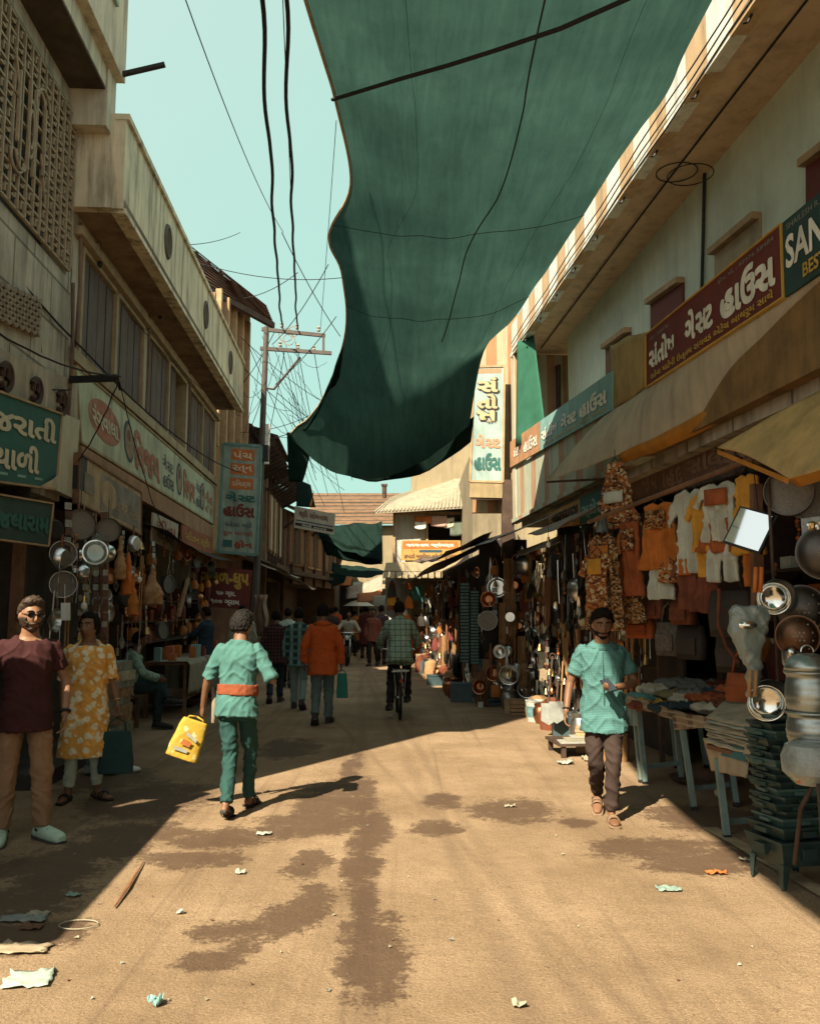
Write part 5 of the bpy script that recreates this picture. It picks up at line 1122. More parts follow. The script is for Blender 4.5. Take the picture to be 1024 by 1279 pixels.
bag('shopping_bag', 'thin teal plastic bag in the orange shirt man\'s right hand', R5 @ (J5['wrR']+V((.02,.03,-.10))), .17, .36, .07, cloth('teal_plastic', (.03,.17,.14)), 'bag', strap=.05)
g = G(372,886)
person('man in a navy and mint plaid shirt and pale jeans walking away', at(g.x, g.y), 0, 1.72, dict(WALK2), SKIND, HAIRB, plaid('navy_mint_plaid', (.02,.045,.055), ((.20,.33,.27), (.10,.20,.18)), .14, .12, .42, .4), .15, 1.9, LJEANS, (DSHOE, 'shoe'), 1.0, .016, loose=1.2)
g = G(343,878)
person('man in a dark maroon checked shirt and dark jeans walking away at the left', at(g.x, g.y), radians(5), 1.68, dict(WALK), SKIND, HAIRB, plaid('maroon_check', (.045,.022,.022), ((.12,.06,.045), (.015,.01,.012)), .06, .06, .4, .4), .15, 1.9, DJEANS, (DSHOE, 'shoe'), 1.02, .016, loose=1.2)
g = P(360,760,19.5)
person('man in a pale mint shirt half hidden behind the plaid shirted men', at(g.x, 19.5), 0, 1.74, dict(WALK2), SKIND, HAIRB, cloth('pale_mint_shirt', (.34,.44,.36)), .15, 1.9, DTR, (DSHOE, 'shoe'), 1.0, .02)
# seated man
g = P(150,862,12.6)
SEAT = dict(pelvis=(0,-.02,.60), chest=(0,.05,.93), neck=(0,.10,1.10), head=(0,.15,1.24), shR=(.185,.07,1.05), shL=(-.185,.07,1.05), elR=(.25,.20,.82), wrR=(.16,.42,.72), elL=(-.24,.16,.80), wrL=(-.10,.40,.70),
  hpR=(.09,0,.58), knR=(.10,.44,.60), anR=(.10,.42,.10), toR=(.12,.60,.03), hpL=(-.09,0,.58), knL=(-.02,.44,.70), anL=(.20,.56,.42), toL=(.24,.72,.38))
ms, JS = person('man in a pale green striped shirt sitting cross legged at the stall behind the woman', (-3.98, 12.6, 0), radians(-72), 1.72, SEAT, SKIND, HAIRB, plaid('pale_green_stripe', (.27,.40,.33), ((.14,.24,.20), (.27,.40,.33)), .035, 5, .3, .01), .05, 1.95, cloth('dark_green_grey', (.025,.045,.045)), (BLACK, 'shoe'), 1.0, .014, radians(10), radians(-8), True, None, 'short', loose=1.25)
mb = MB(); mb.T = Matrix.Translation((-4.1,12.62,0)); mb.box(-.24,.24,-.24,.24,.44,.50)
for x in (-.2,.2):
    for y in (-.2,.2): mb.box(x-.025,x+.025,y-.025,y+.025,0,.44)
one('wooden_stool', mb, WOOD, 'low wooden stool under the seated man', 'stool')
# stall keeper reaching left, and others near the stalls
NAVY = cloth('navy_shirt', (.02,.04,.055))
g = P(257,800,16)
person('man in a dark navy shirt reaching over the red goods at the left stall', (g.x, 16, .12), radians(75), 1.62, dict(elR=(.24,.14,1.26), wrR=(.16,.40,1.22), elL=(-.22,.15,1.2), wrL=(-.12,.38,1.10)), SKIND, HAIRB, NAVY, .14, 1.4, DTR, (DSHOE, 'shoe'), 1.0, .016)
g = P(303,790,16.8)
person('man in a pale grey shawl and orange collar near the incense board', (g.x, 16.8, .05), radians(20), 1.72, {}, SKIND, HAIRB, cloth('grey_shawl', (.28,.27,.21)), .2, 1.9, DTR, (DSHOE, 'shoe'), 1.05, .018)
# lane crowd
def far(px, py, hp, col, tro, label, rz=0., pose=WALK, skin=SKIND, hem=.15, gg=None):
    y = 1.65*1100/(py-HZ); g = G(px, py); H = CZ+(HZ-hp)/1100*y
    return person(label, at(g.x, g.y), rz, H, dict(pose), skin, HAIRB, cloth('crowd_cloth_%d' % int(px), col), hem, 1.9, tro, (DSHOE, 'shoe'), 1.0, .024)
far(456,822,757,(.10,.03,.028),DTR,'woman in a long maroon coat far down the lane', 0, WALK, hem=.45)
far(466,832,760,(.20,.075,.05),DTR,'person in a rust top and dark trousers walking beside the maroon coat', radians(170))
far(476,830,756,(.06,.05,.055),DTR,'person in a dark jacket just left of the cyclist', 0, WALK2)
far(419,812,758,(.45,.11,.04),DTR,'person in a red orange top behind the orange shirt man', 0)
far(408,806,763,(.03,.10,.10),DTR,'person in a teal top far down the lane', radians(180))
far(446,803,764,(.33,.30,.22),DTR,'person in a cream top among the far stalls', radians(180))
far(438,798,765,(.09,.16,.16),DTR,'person in a blue grey top deep in the lane', 0)
far(426,800,764,(.36,.33,.26),DTR,'person in a white top deep in the lane', 0, WALK2)
far(520,826,768,(.16,.07,.04),DTR,'vendor in a brown top at the end shop counter', radians(150), {})
far(451,812,760,(.28,.24,.16),DTR,'person in a beige top walking behind the maroon coat', 0, WALK2)
far(461,808,761,(.05,.08,.12),DTR,'person in a dark blue top in the middle of the lane', radians(180))
far(443,815,762,(.40,.16,.05),DTR,'person in an orange saree like wrap deep in the lane', 0, WALK, hem=.4)
far(471,806,763,(.30,.32,.26),DTR,'person in a pale grey top near the far stalls', 0, WALK2)
far(414,826,759,(.05,.04,.04),DTR,'person in black just right of the orange shirt man', 0, WALK2)
far(399,812,761,(.22,.20,.14),DTR,'person in khaki beyond the orange shirt man', radians(180))
# ---------------------------------------------------------------- bicycle and rider
RB = Matrix.Rotation(pi/2, 4, 'Y')
def wheel(name, c, R, r, parent, tyre=BLACK, spokes=20, rimw=.012):
    mb = MB(); mb.torus(c, R, r, RB, 36, 8); w_ = obj(name, mb, tyre, parent, 2)
    mb = MB(); mb.torus(c, R-r*1.2, rimw*.6, RB, 36, 6); obj('rim', mb, STEEL, w_, 2)
    mb = MB()
    for i in range(spokes):
        a = 2*pi*i/spokes; mb.tube([V(c)+V((.02*(-1)**i, .03*cos(a), .03*sin(a))), V(c)+V((0, (R-r)*cos(a), (R-r)*sin(a)))], .0016, 4)
    mb.tube([V(c)+V((-.05,0,0)), V(c)+V((.05,0,0))], .018, 8); obj('spokes', mb, STEEL, w_)
g = G(499,903); cx, cyy = g.x, g.y+.33
BK = thing('bicycle', 'black roadster bicycle with a pale rear carrier, ridden away down the street', 'bicycle', (cx, cyy, 0), local=True, rz=radians(3))
PB = M('black_enamel', (.015,.015,.017), .35, .2, 8, .05)
wheel('wheel', (0,0,.34), .315, .024, BK); wheel('wheel', (0,1.10,.34), .315, .024, BK)
mb = MB(); bb = V((0,.46,.30)); st = V((0,.30,.82)); hd_ = V((0,.90,.88)); 
for a, b_, r in ((bb, st, .016), (st-V((0,0,.04)), hd_, .016), (bb, hd_-V((0,-.02,.08)), .018), (hd_+V((0,-.03,.08)), hd_-V((0,-.03,.12)), .02)): mb.tube([a, b_], r, 8)
for e in (-.05, .05):
    mb.tube([bb, V((e,0,.34))], .010, 6).tube([st, V((e,0,.34))], .009, 6).tube([V((e*.8,.94,.74)), V((e,1.10,.34))], .011, 6)
obj('frame', mb, PB, BK, 2)
mb = MB(); loft(mb, [(V((0,.14,.90)), V((.11,0,0)), V((0,0,.03))), (V((0,.22,.92)), V((.10,0,0)), V((0,0,.035))), (V((0,.32,.92)), V((.04,0,0)), V((0,0,.03))), (V((0,.42,.915)), V((.022,0,0)), V((0,0,.02)))]); obj('saddle', mb, BLACK, BK, 2)
mb = MB(); mb.tube([V((-.28,.78,1.02)), V((-.25,.92,1.04)), V((0,.96,1.0)), V((.25,.92,1.04)), V((.28,.78,1.02))], .012, 8); obj('handlebar', mb, STEEL, BK, 2)
mb = MB(); 
for e in (-.09,-.03,.03,.09): mb.tube([V((e,-.22,.74)), V((e,.24,.76))], .007, 6)
for y in (-.22,.0,.22): mb.tube([V((-.10,y,.745)), V((.10,y,.745))], .008, 6)
mb.tube([V((-.13,-.23,.745)), V((.13,-.23,.76))], .013, 6)
for e in (-.09,.09): mb.tube([V((e,-.05,.74)), V((e*.7,0,.36))], .006, 5)
obj('carrier', mb, M('pale_carrier', (.42,.46,.40), .4, .2, 9, .1, metal=.3), BK)
mb = MB(); mb.torus((0,0,.34), .36, .02, RB, 20, 6, a0=pi*.45, a1=pi*1.25); obj('mudguard', mb, PB, BK, 2)
mb = MB(); mb.lathe([(.012,0),(.028,.01),(.028,.02)], 12, 0, Matrix.Translation((0,-.37,.62)) @ Matrix.Rotation(pi/2, 4, 'X')); obj('reflector', mb, PT['red'], BK)
mb = MB(); mb.tube([bb+V((-.09,0,0)), bb+V((.09,0,0))], .012, 6).tube([bb+V((.09,0,0)), bb+V((.09,.13,-.08))], .008, 6).tube([bb+V((-.09,0,0)), bb+V((-.09,-.13,.08))], .008, 6).box(.08,.17,bb.y+.1,bb.y+.16,bb.z-.1,bb.z-.07).box(-.17,-.08,bb.y-.16,bb.y-.10,bb.z+.07,bb.z+.10); obj('pedals', mb, PB, BK)
CHK2 = plaid('pale_green_check', (.24,.34,.27), ((.035,.075,.07), (.035,.075,.07)), .085, .085, .15, .15)
person('man in a pale green checked shirt riding the bicycle away', (cx, cyy+.22, 0), radians(3), 1.76, dict(pelvis=(0,0,.985), chest=(0,.14,1.33), neck=(0,.23,1.51), head=(0,.29,1.65), shR=(.195,.18,1.45), shL=(-.195,.18,1.45), elR=(.28,.34,1.20), wrR=(.29,.55,1.06), elL=(-.29,.34,1.20), wrL=(-.29,.55,1.06),
   hpR=(.09,.02,.95), knR=(.12,.36,.72), anR=(.13,.30,.32), toR=(.14,.46,.25), hpL=(-.09,.02,.95), knL=(-.13,.25,.58), anL=(-.15,.02,.22), toL=(-.17,.17,.14)), SKIND, HAIRB, CHK2, .10, 1.9, DTR, (BLACK, 'shoe'), 1.0, .015, loose=1.25, fold=.008)
# ---------------------------------------------------------------- motorcycle coming towards the camera
g = G(433,832); MOTO = thing('motorcycle', 'dark motorcycle coming up the lane behind the orange shirt man', 'motorcycle', (g.x, g.y, 0), local=True, rz=radians(182))
wheel('wheel', (0,0,.30), .27, .045, MOTO, spokes=10); wheel('wheel', (0,-1.25,.30), .27, .05, MOTO, spokes=10)
mb = MB(); loft(mb, [(V((0,-.25,.78)), V((.10,0,0)), V((0,0,.12))), (V((0,-.5,.85)), V((.15,0,0)), V((0,0,.13))), (V((0,-.75,.82)), V((.12,0,0)), V((0,0,.10))), (V((0,-1.35,.84)), V((.11,0,0)), V((0,0,.06)))]); mb.box(-.12,.12,-.85,-.35,.28,.65); obj('tank_and_seat', mb, PB, MOTO, 2)
mb = MB()
for e in (-.09,.09): mb.tube([V((e,0,.30)), V((e,-.22,.92))], .022, 8)
mb.tube([V((-.36,-.32,1.02)), V((-.1,-.24,1.0)), V((.1,-.24,1.0)), V((.36,-.32,1.02))], .014, 8); obj('fork', mb, STEEL, MOTO, 2)
mb = MB(); mb.ball((0,-.10,.85), .10, .08, .10); hl = obj('headlight', mb, PB, MOTO, 2); mb = MB(); mb.ball((0,-.05,.85), .075, .05, .075); obj('lens', mb, M('lamp_lens', (.5,.5,.45), .15), hl, 2)
mb = MB(); mb.torus((0,0,.30), .33, .03, RB, 16, 6, a0=pi*.2, a1=pi*.8); obj('mudguard', mb, PB, MOTO, 2)
person('motorcycle rider in a pale olive shirt facing the camera', (g.x, g.y+.75, 0), radians(182), 1.70, dict(pelvis=(0,0,.90), chest=(0,.06,1.24), neck=(0,.10,1.42), head=(0,.13,1.56), shR=(.19,.08,1.37), shL=(-.19,.08,1.37), elR=(.32,.22,1.14), wrR=(.36,.42,1.05), elL=(-.32,.22,1.14), wrL=(-.36,.42,1.05), hpR=(.1,.02,.88), knR=(.22,.36,.74), anR=(.20,.22,.36), toR=(.22,.38,.32), hpL=(-.1,.02,.88), knL=(-.22,.36,.74), anL=(-.20,.22,.36), toL=(-.22,.38,.32)), SKIND, HAIRB, cloth('pale_olive_shirt', (.32,.31,.22)), .08, 1.9, DTR, (BLACK, 'shoe'), 1.0, .02)
# ================================================================ wares
ORW = M('orange_handle', (.48,.13,.02), .5, .2, 9, .05); BRW = M('brown_handle', (.20,.09,.04), .6, .4, 12, .15); BAMB = M('cane', (.34,.20,.09), .7, .3, 14, .2); TINB = M('aluminium', (.34,.38,.36), .36, .2, 12, .08, metal=.9)
GLASSY = M('clear_wrap', (.24,.27,.25), .22, .3, 18, .5, spec=.6); DARKST = metal('blackened_steel', (.11,.10,.09), .5); COPPER = metal('copper', (.42,.20,.10), .4); RX = Matrix.Rotation(pi/2, 4, 'X'); RXI = Matrix.Rotation(-pi/2, 4, 'X')
def hooks(z): return [V((0,0,0)), V((0,0,-z))]
def k_ladle(L=.42):
    mb = MB(); mb.tube([(0,0,0), (0,.0,-L*.5), (0,.01,-L)], [.007,.005,.006], 6); mb.lathe([(.001,-.045),(.03,-.035),(.045,-.012),(.05,.0)], 14, 0, Matrix.Translation((0,-.03,-L-.02)) @ RX, cap=False); return mb
def k_skim(L=.40):
    mb = MB(); mb.tube([(0,0,0), (0,0,-L)], .006, 6); mb.lathe([(.001,.0),(.06,.004),(.066,.012)], 16, 0, Matrix.Translation((0,-.0,-L-.06)) @ RX, cap=False); return mb
def k_pan(r=.13, L=.16):
    mb = MB(); mb.beam((0,0,0), (0,0,-L), .02, .012, 1); mb.lathe([(.001,.05),(r*.8,.05),(r*.92,.03),(r,.0),(r+.006,.0),(r*.95,.035),(r*.8,.056),(.001,.056)], 24, 0, Matrix.Translation((0,.0,-L-r)) @ RX, cap=False); return mb
def k_sieve(r=.12):
    mb = MB(); Tm = Matrix.Translation((0,0,-.08-r)) @ Matrix.Rotation(pi/2, 4, 'X'); mb.lathe([(r,-.035),(r,.035),(r-.004,.035),(r-.004,-.035)], 26, 0, Tm, cap=False); mb.lathe([(.001,.02),(r-.004,.02)], 24, 1, Tm, cap=False); mb.tube([(0,0,0),(0,0,-.08)], .003, 4); return mb
def k_pin(L=.38, r=.018):
    return MB().tube([(0,0,0),(0,0,-.05),(0,0,-.07),(0,0,-L+.07),(0,0,-L+.05),(0,0,-L)], [.009,.011,r,r,.011,.009], 8)
def k_stick(n=7, L=.55):
    mb = MB()
    for i in range(n):
        x = (i-n/2)*.017; mb.tube([(x,.01*(i%3),-.02), (x*1.15,.01*(i%3),-L*(.9+.1*((i*7)%5)/5))], .007, 5)
    return mb
def k_spoons(n=5):
    mb = MB()
    for i in range(n):
        x = (i-n/2+.5)*.028; L = .2+.02*((i*3)%4); mb.tube([(x*.3,0,0),(x,0,-L)], .0035, 4); mb.ball((x,0,-L-.03), .018, .006, .03, 8, 6)
    return mb
def k_bell(r=.035):
    mb = MB(); mb.tube([(0,0,0),(0,0,-.12)], .003, 4); mb.lathe([(.006,-.10),(r*.5,-.115),(r*.75,-.15),(r,-.18),(r*1.1,-.185)], 12, 0, None, cap=False); mb.ball((0,0,-.185), .008); return mb
def k_garland(n=9, r=.014):
    mb = MB()
    for i in range(n): mb.ball((.006*sin(i*2.3), .004*cos(i), -.03-i*r*1.9), r*(1+.25*sin(i*1.7)), n=8, m=6, slot=i % 2)
    return mb
def k_tags(n=6):
    mb = MB()
    for i in range(n):
        z = -.03-i*.075; mb.box(-.035+.006*sin(i*4), .035+.006*sin(i*4), -.004-.01*(i%2), .004-.01*(i%2), z-.062, z, i % 2)
    return mb
def k_tongs(L=.30): 
    mb = MB()
    for e in (-1,1): mb.beam((0,0,0), (.012*e,0,-L*.6), .012, .003).beam((.012*e,0,-L*.6), (.02*e,0,-L), .014, .003)
    return mb
def k_bag(w=.16, h=.2):
    mb = MB(); loft(mb, [(V((0,0,-.12-h)), V((w*.5,0,0)), V((0,.05,0))), (V((0,0,-.12-h*.5)), V((w*.53,0,0)), V((0,.06,0))), (V((0,0,-.12)), V((w*.40,0,0)), V((0,.03,0)))], 14, 4); 
    for e in (-1,1): mb.tube([(e*w*.3,0,-.13),(e*w*.15,0,-.03),(0,0,0)], .006, 5)
    return mb
def k_bowl(r=.11): return MB().lathe([(.001,.06),(r*.5,.06),(r*.85,.03),(r,-.01),(r+.008,-.012),(r*.88,.034),(r*.5,.068),(.001,.068)], 22, 0, Matrix.Translation((0,0,-r-.02)) @ RXI, cap=False)
def k_spatula(L=.4):
    mb = MB(); mb.tube([(0,0,0),(0,0,-L*.35)], .011, 6, 1); mb.tube([(0,0,-L*.35),(0,0,-L*.75)], .005, 5); mb.box(-.03,.03,-.003,.003,-L,-L*.74); return mb
def k_brush():
    mb = MB(); mb.tube([(0,0,0),(0,0,-.22)], .01, 6, 1); mb.ball((0,0,-.30), .04, .03, .09, 10, 8); return mb
def k_whisk(L=.36):
    mb = MB(); mb.tube([(0,0,0),(0,0,-L*.5)], .010, 6)
    for i in range(6):
        a = i*pi/3; mb.tube([(0,0,-L*.5),(.04*cos(a),.04*sin(a),-L*.75),(0,0,-L)], .0025, 4)
    return mb
NETM = M('sieve_mesh', (.16,.15,.13), .5, .3, 60, .5, metal=.5)
KINDS = [('ladle', k_ladle(), STEEL, 'steel ladle'), ('skimmer', k_skim(), DSTEEL, 'dull steel skimmer'), ('frying_pan', k_pan(), [IRON, BRW], 'black frying pan with a brown handle'), ('steel_pan', k_pan(.10,.12), [STEEL, BRW], 'shiny steel pan'), ('sieve', k_sieve(), [DSTEEL, NETM], 'round flour sieve'),
 ('rolling_pin', k_pin(), BRW, 'brown wooden rolling pin'), ('stick_bundle', k_stick(), BRW, 'bundle of brown wooden sticks'), ('cane_bundle', k_stick(6,.7), BAMB, 'bundle of pale canes'), ('spoon_bunch', k_spoons(), STEEL, 'bunch of steel spoons'), ('brass_bell', k_bell(), BRASS, 'small brass bell'),
 ('bead_garland', k_garland(), [ORW, BRW], 'orange and brown bead garland'), ('packet_strip', k_tags(), [GLASSY, M('dark_packet', (.09,.05,.04), .4, .5, 30, .2, spec=.5)], 'strip of glossy packets'), ('tongs', k_tongs(), DSTEEL, 'pair of dull steel tongs'), ('hanging_purse', k_bag(), PT['maroon'], 'small maroon purse'), ('steel_bowl', k_bowl(), STEEL, 'steel bowl hung by its rim'),
 ('spatula', k_spatula(), [DSTEEL, BRW], 'steel spatula with a brown grip'), ('brush', k_brush(), [BLACK, BRW], 'black bristle brush'), ('whisk', k_whisk(), DSTEEL, 'wooden and wire whisk'), ('copper_bowl', k_bowl(.08), COPPER, 'small copper bowl'), ('orange_purse', k_bag(.13,.15), M('orange_fabric', (.40,.15,.03), .9), 'small orange purse')]
KM = {k[0]: (mesh(k[0], k[1], k[2], True), k[3]) for k in KINDS}
def hang(kind, p, where, group, rz=0., sc=1., tilt=0.):
    me, lab = KM[kind]; o = bpy.data.objects.new(kind, me); C.objects.link(o); o.location = p; o.rotation_euler = (tilt, 0, rz+(pi if random.random() < .35 else 0)); o.scale = (sc,)*3
    return tag(o, lab+' '+where, kind.replace('_', ' '), group)
random.seed(21)
def wall_of(names, plane, region, nx, nz, where, group, face, jitter=.06, sc=(.8,1.25), dp=.12):
    """items hung in rows on a display between two street points; region = s0,s1,z0,z1"""
    Mx, t = plane; s0, s1, z0, z1 = region
    for i in range(nx):
        for j in range(nz):
            s = s0+(s1-s0)*(i+.5)/nx+random.uniform(-jitter, jitter); z = z0+(z1-z0)*(j+1)/nz+random.uniform(-jitter, jitter)
            hang(random.choice(names), Mx @ V((s, t+random.uniform(-dp, dp), z)), where, group, face+random.uniform(-.5, .5), random.uniform(*sc), random.uniform(-.08, .08))
METAL = ['ladle','skimmer','frying_pan','steel_pan','sieve','spoon_bunch','tongs','steel_bowl','spatula','whisk','brass_bell','packet_strip','copper_bowl']
MIXED = ['rolling_pin','stick_bundle','cane_bundle','bead_garland','hanging_purse','brush','packet_strip','brass_bell','orange_purse','rolling_pin']
fR, fL = -pi/2-.1, pi/2-.1
one('goods_stand', fb(MF, *[(s, s+.05, -.35, -.30, 0, 2.75) for s in (9.9,11.6,13.3,15.0,16.2)], *[(9.9, 16.25, -.36, -.31, z, z+.03) for z in (1.0,1.75,2.65)]), DWOOD, 'dark timber frame carrying the hardware display on the right', 'stand')
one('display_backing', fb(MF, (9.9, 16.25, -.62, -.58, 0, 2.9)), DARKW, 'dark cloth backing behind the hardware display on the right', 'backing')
W1_ = 'in the crowded right hardware display'; G1 = 'kitchenware hung in the right hardware display'
wall_of(METAL+MIXED, (MF, -.14), (9.9,16.2,1.05,2.75), 25, 6, W1_, G1, fR, sc=(.9,1.6))
wall_of(MIXED+['stick_bundle','rolling_pin','cane_bundle'], (MF, -.08), (9.9,13.2,.75,1.5), 15, 3, 'low in the right hardware display', 'wooden goods low in the right hardware display', fR)
wall_of(METAL, (MF, -.15), (12.5,16.2,.35,1.1), 15, 3, 'near the ground in the right hardware display', 'kitchenware low in the right hardware display', fR)
MG = FM(2.2, -.065, -1)
one('goods_stand', fb(MG, *[(s, s+.05, -.30, -.25, 0, 2.5) for s in (17.2,19.5,21.8,24,27)], (17.2, 27.1, -.3, -.25, 2.45, 2.5), (17.2, 27.1, -.6, -.55, 0, 2.9)), DWOOD, 'dark timber frame of the farther goods display on the right', 'stand')
wall_of(METAL+MIXED, (MG, -.05), (16.6,27,.45,2.5), 28, 6, 'in the farther goods display on the right', 'goods hung in the farther right display', fR, sc=(1.1,1.9))
# left shops
W2_ = 'in the dim shop under the faded tan sign'; G2 = 'goods hung in the left kitchenware shop'
wall_of(METAL+['bead_garland','packet_strip','cane_bundle'], (ML, .25), (8.6,12.7,1.2,2.75), 15, 5, W2_, G2, fL)
wall_of(['bead_garland','packet_strip','orange_purse','hanging_purse','brush','sieve','copper_bowl'], (ML, .1), (12.6,19.2,1.2,2.75), 15, 4, 'in the red and orange goods shop on the left', 'goods hung in the left offerings shop', fL)
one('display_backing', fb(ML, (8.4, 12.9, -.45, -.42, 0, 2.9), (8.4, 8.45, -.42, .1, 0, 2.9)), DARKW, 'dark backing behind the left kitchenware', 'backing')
one('shop_post', MB().beam(P(24,690,8.3), P(14,860,8.3), .09, .09).beam(P(24,690,8.3), P(30,640,8.3), .09, .09), WOOD, 'brown timber post behind the maroon t-shirt man', 'post')
one('shop_post', MB().beam(P(131,640,9.9), P(130,900,9.9), .07, .07), WOOD, 'thin brown post beside the kurta woman', 'post')
# big individual pieces, left
def ring_pan(px, py, Y, r, label, name='cake_tin', dep=.05, m=STEEL, yaw=.55):
    t = thing(name, label, name.replace('_', ' '), P(px, py, Y)); mb = MB(); Tm = Matrix.Translation(P(px, py, Y)) @ Matrix.Rotation(yaw, 4, 'Z') @ RX
    mb.lathe([(r,-dep),(r,dep),(r-.006,dep),(r-.006,-dep)], 30, 0, Tm, cap=False); obj('rim', mb, m, t, True)
    mb = MB(); mb.lathe([(.001,-dep*.6),(r-.006,-dep*.6)], 28, 0, Tm, cap=False); obj('base', mb, NETM, t)
    mb = MB(); c = P(px, py, Y); mb.tube([c+V((0,0,r)), c+V((0,0,r+.2))], .004, 4); obj('cord', mb, ROPE, t); return t
ring_pan(78,692,8.9,.135,'round steel sieve, upper of the two by the hanging green board')
ring_pan(78,730,8.9,.135,'round steel sieve, lower of the two by the hanging green board')
ring_pan(100,655,9.1,.16,'large dim sieve hung high under the faded sign corner', 'sieve', .03, DARKST); ring_pan(135,662,9.4,.13,'dim dish hung high beside the large dim sieve', 'dish', .03, DARKST)
def wrapped(px, py, Y, r, label, tail=True):
    c = P(px, py, Y); t = thing('wrapped_dishes', label, 'dishes', c)
    Tm = Matrix.Translation(c) @ Matrix.Rotation(.3, 4, 'Z') @ RXI
    mb = MB().lathe([(.001,.05),(r*.75,.045),(r*.95,.02),(r,-.02),(r+.01,-.03),(r*.97,-.03),(r*.7,.02),(.001,.025)], 28, 0, Tm, cap=False); obj('steel_dish', mb, STEEL, t, True)
    mb = MB(); loft(mb, [(c+V((0,0,-r*1.35)), V((r*.5,0,0)), V((0,.05,0))), (c+V((0,.02,-r*.6)), V((r*1.12,0,0)), V((0,.09,0))), (c+V((0,.03,r*.5)), V((r*1.0,0,0)), V((0,.08,0))), (c+V((0,.02,r*1.7)), V((.015,0,0)), V((0,.015,0)))], 16)
    o = obj('plastic_wrap', mb, glassm, t, 2); return t
def glass_mat():
    m, nt, b, N, K = nodes('plastic_wrap'); tr = N.new('ShaderNodeBsdfTransparent'); tr.inputs[0].default_value = (.8,.86,.83,1); ms = N.new('ShaderNodeMixShader'); ms.inputs[0].default_value = .35
    n = N.new('ShaderNodeTexNoise'); n.inputs['Scale'].default_value = 14; bp = N.new('ShaderNodeBump'); bp.inputs['Strength'].default_value = 1; bp.inputs['Distance'].default_value = .03; K.new(n.outputs['Fac'], bp.inputs['Height']); K.new(bp.outputs[0], b.inputs['Normal'])
    b.inputs['Base Color'].default_value = (.30,.34,.31,1); b.inputs['Roughness'].default_value = .2; b.inputs['Specular IOR Level'].default_value = .8
    K.new(tr.outputs[0], ms.inputs[1]); K.new(b.outputs[0], ms.inputs[2]); K.new(ms.outputs[0], N['Material Output'].inputs['Surface']); return m
glassm = glass_mat()
wrapped(119,690,9.2,.12,'plastic wrapped round steel dish hung above the strips of packets at left')
for i in range(3):
    for k in range(2): hang('packet_strip', P(108+12*i, 708+k*28, 9.15+.03*i), 'below the plastic wrapped dish at left', 'packet strips under the wrapped dish', 1.2, 1.0)
mb = MB(); q = [P(76,753,8.75), P(87,753,8.75), P(87,775,8.75), P(76,775,8.75)]; mb.slab(q, .02, qn(q)); mb.tube([P(81,753,8.75), P(81,730,8.78)], .003, 4); one('price_tag', mb, WHITE, 'white card tag hung beside the woman\'s head', 'tag')
def bulb(px, py, Y, lab):
    c = P(px, py, Y); t = thing('light_bulb', lab, 'bulb', c); mb = MB().ball(c, .032, .032, .042); obj('glass', mb, WHITE, t, 2); obj('cap', MB().tube([c+V((0,0,.035)), c+V((0,0,.1))], .017, 8).tube([c+V((0,0,.1)), c+V((0,0,.35))], .004, 4), BRASS, t)
bulb(105,757,9.0,'white bulb hanging left of the packet strips'); bulb(174,724,11,'small white bulb in the orange goods shop'); bulb(685,680,11.5,'white bulb over the hardware display')
for i, (px, py, Y, m, lab) in enumerate(((160,720,10.6,ORW,'bright orange tassel hung in the left shop'),(166,745,10.6,M('orange_fabric', (.4,.15,.03)),'dull orange tassel below the bright one'),(150,700,10.4,BAMB,'cream tassel beside the bright orange tassel'),(190,735,12.2,BAMB,'pale woven basket hung by a cord in the left shop'))):
    c = P(px, py, Y); mb = MB(); r = .07 if i < 3 else .16
    loft(mb, [(c+V((0,0,-.22)), V((r,0,0)), V((0,r*.7,0))), (c+V((0,0,-.05)), V((r*.95,0,0)), V((0,r*.7,0))), (c+V((0,0,.05)), V((r*.5,0,0)), V((0,r*.4,0))), (c+V((0,0,.3)), V((.006,0,0)), V((0,.006,0)))], 12)
    remesh('t', mb, m, .012, 1, None, fold=.012, seed=i).name = ('tassel' if i < 3 else 'basket'); tag(C.objects[-1], lab, 'tassel' if i < 3 else 'basket')
# stall tables, red goods and cloths on the left
RED = M('red_goods', (.30,.06,.03), .8, .5, 9, .3); REDB = M('orange_box', (.42,.14,.05), .8, .3, 6, .2)
def table(name, label, M_, s0, s1, t0, t1, z, m, leg=.05, group=None, rail=True):
    o = thing(name, label, 'table', M_ @ V(((s0+s1)/2, (t0+t1)/2, 0)), group); obj('table_top', fb(M_, (s0, s1, t0, t1, z-.04, z)), m, o)
    for s in (s0+.04, s1-.04-leg):
        for t in (t0+.04, t1-.04-leg): obj('leg', fb(M_, (s, s+leg, t, t+leg, 0, z-.04)), m, o)
    if rail: obj('rail', fb(M_, (s0+.09, s1-.09, t1-.08, t1-.05, .28, .32)), m, o)
    return o
table('stall_table', 'wooden stall table covered with grey cloths behind the seated man', ML, 13.9, 17.6, -.1, .62, .86, WOOD)
table('stall_table', 'low wooden table of the incense stall behind the mint t-shirt man', ML, 17.8, 19.6, -.1, .8, .8, WOOD)
GCL = M('grey_cloth', (.30,.28,.21), .9, .2, 4, .3, streak=.3)
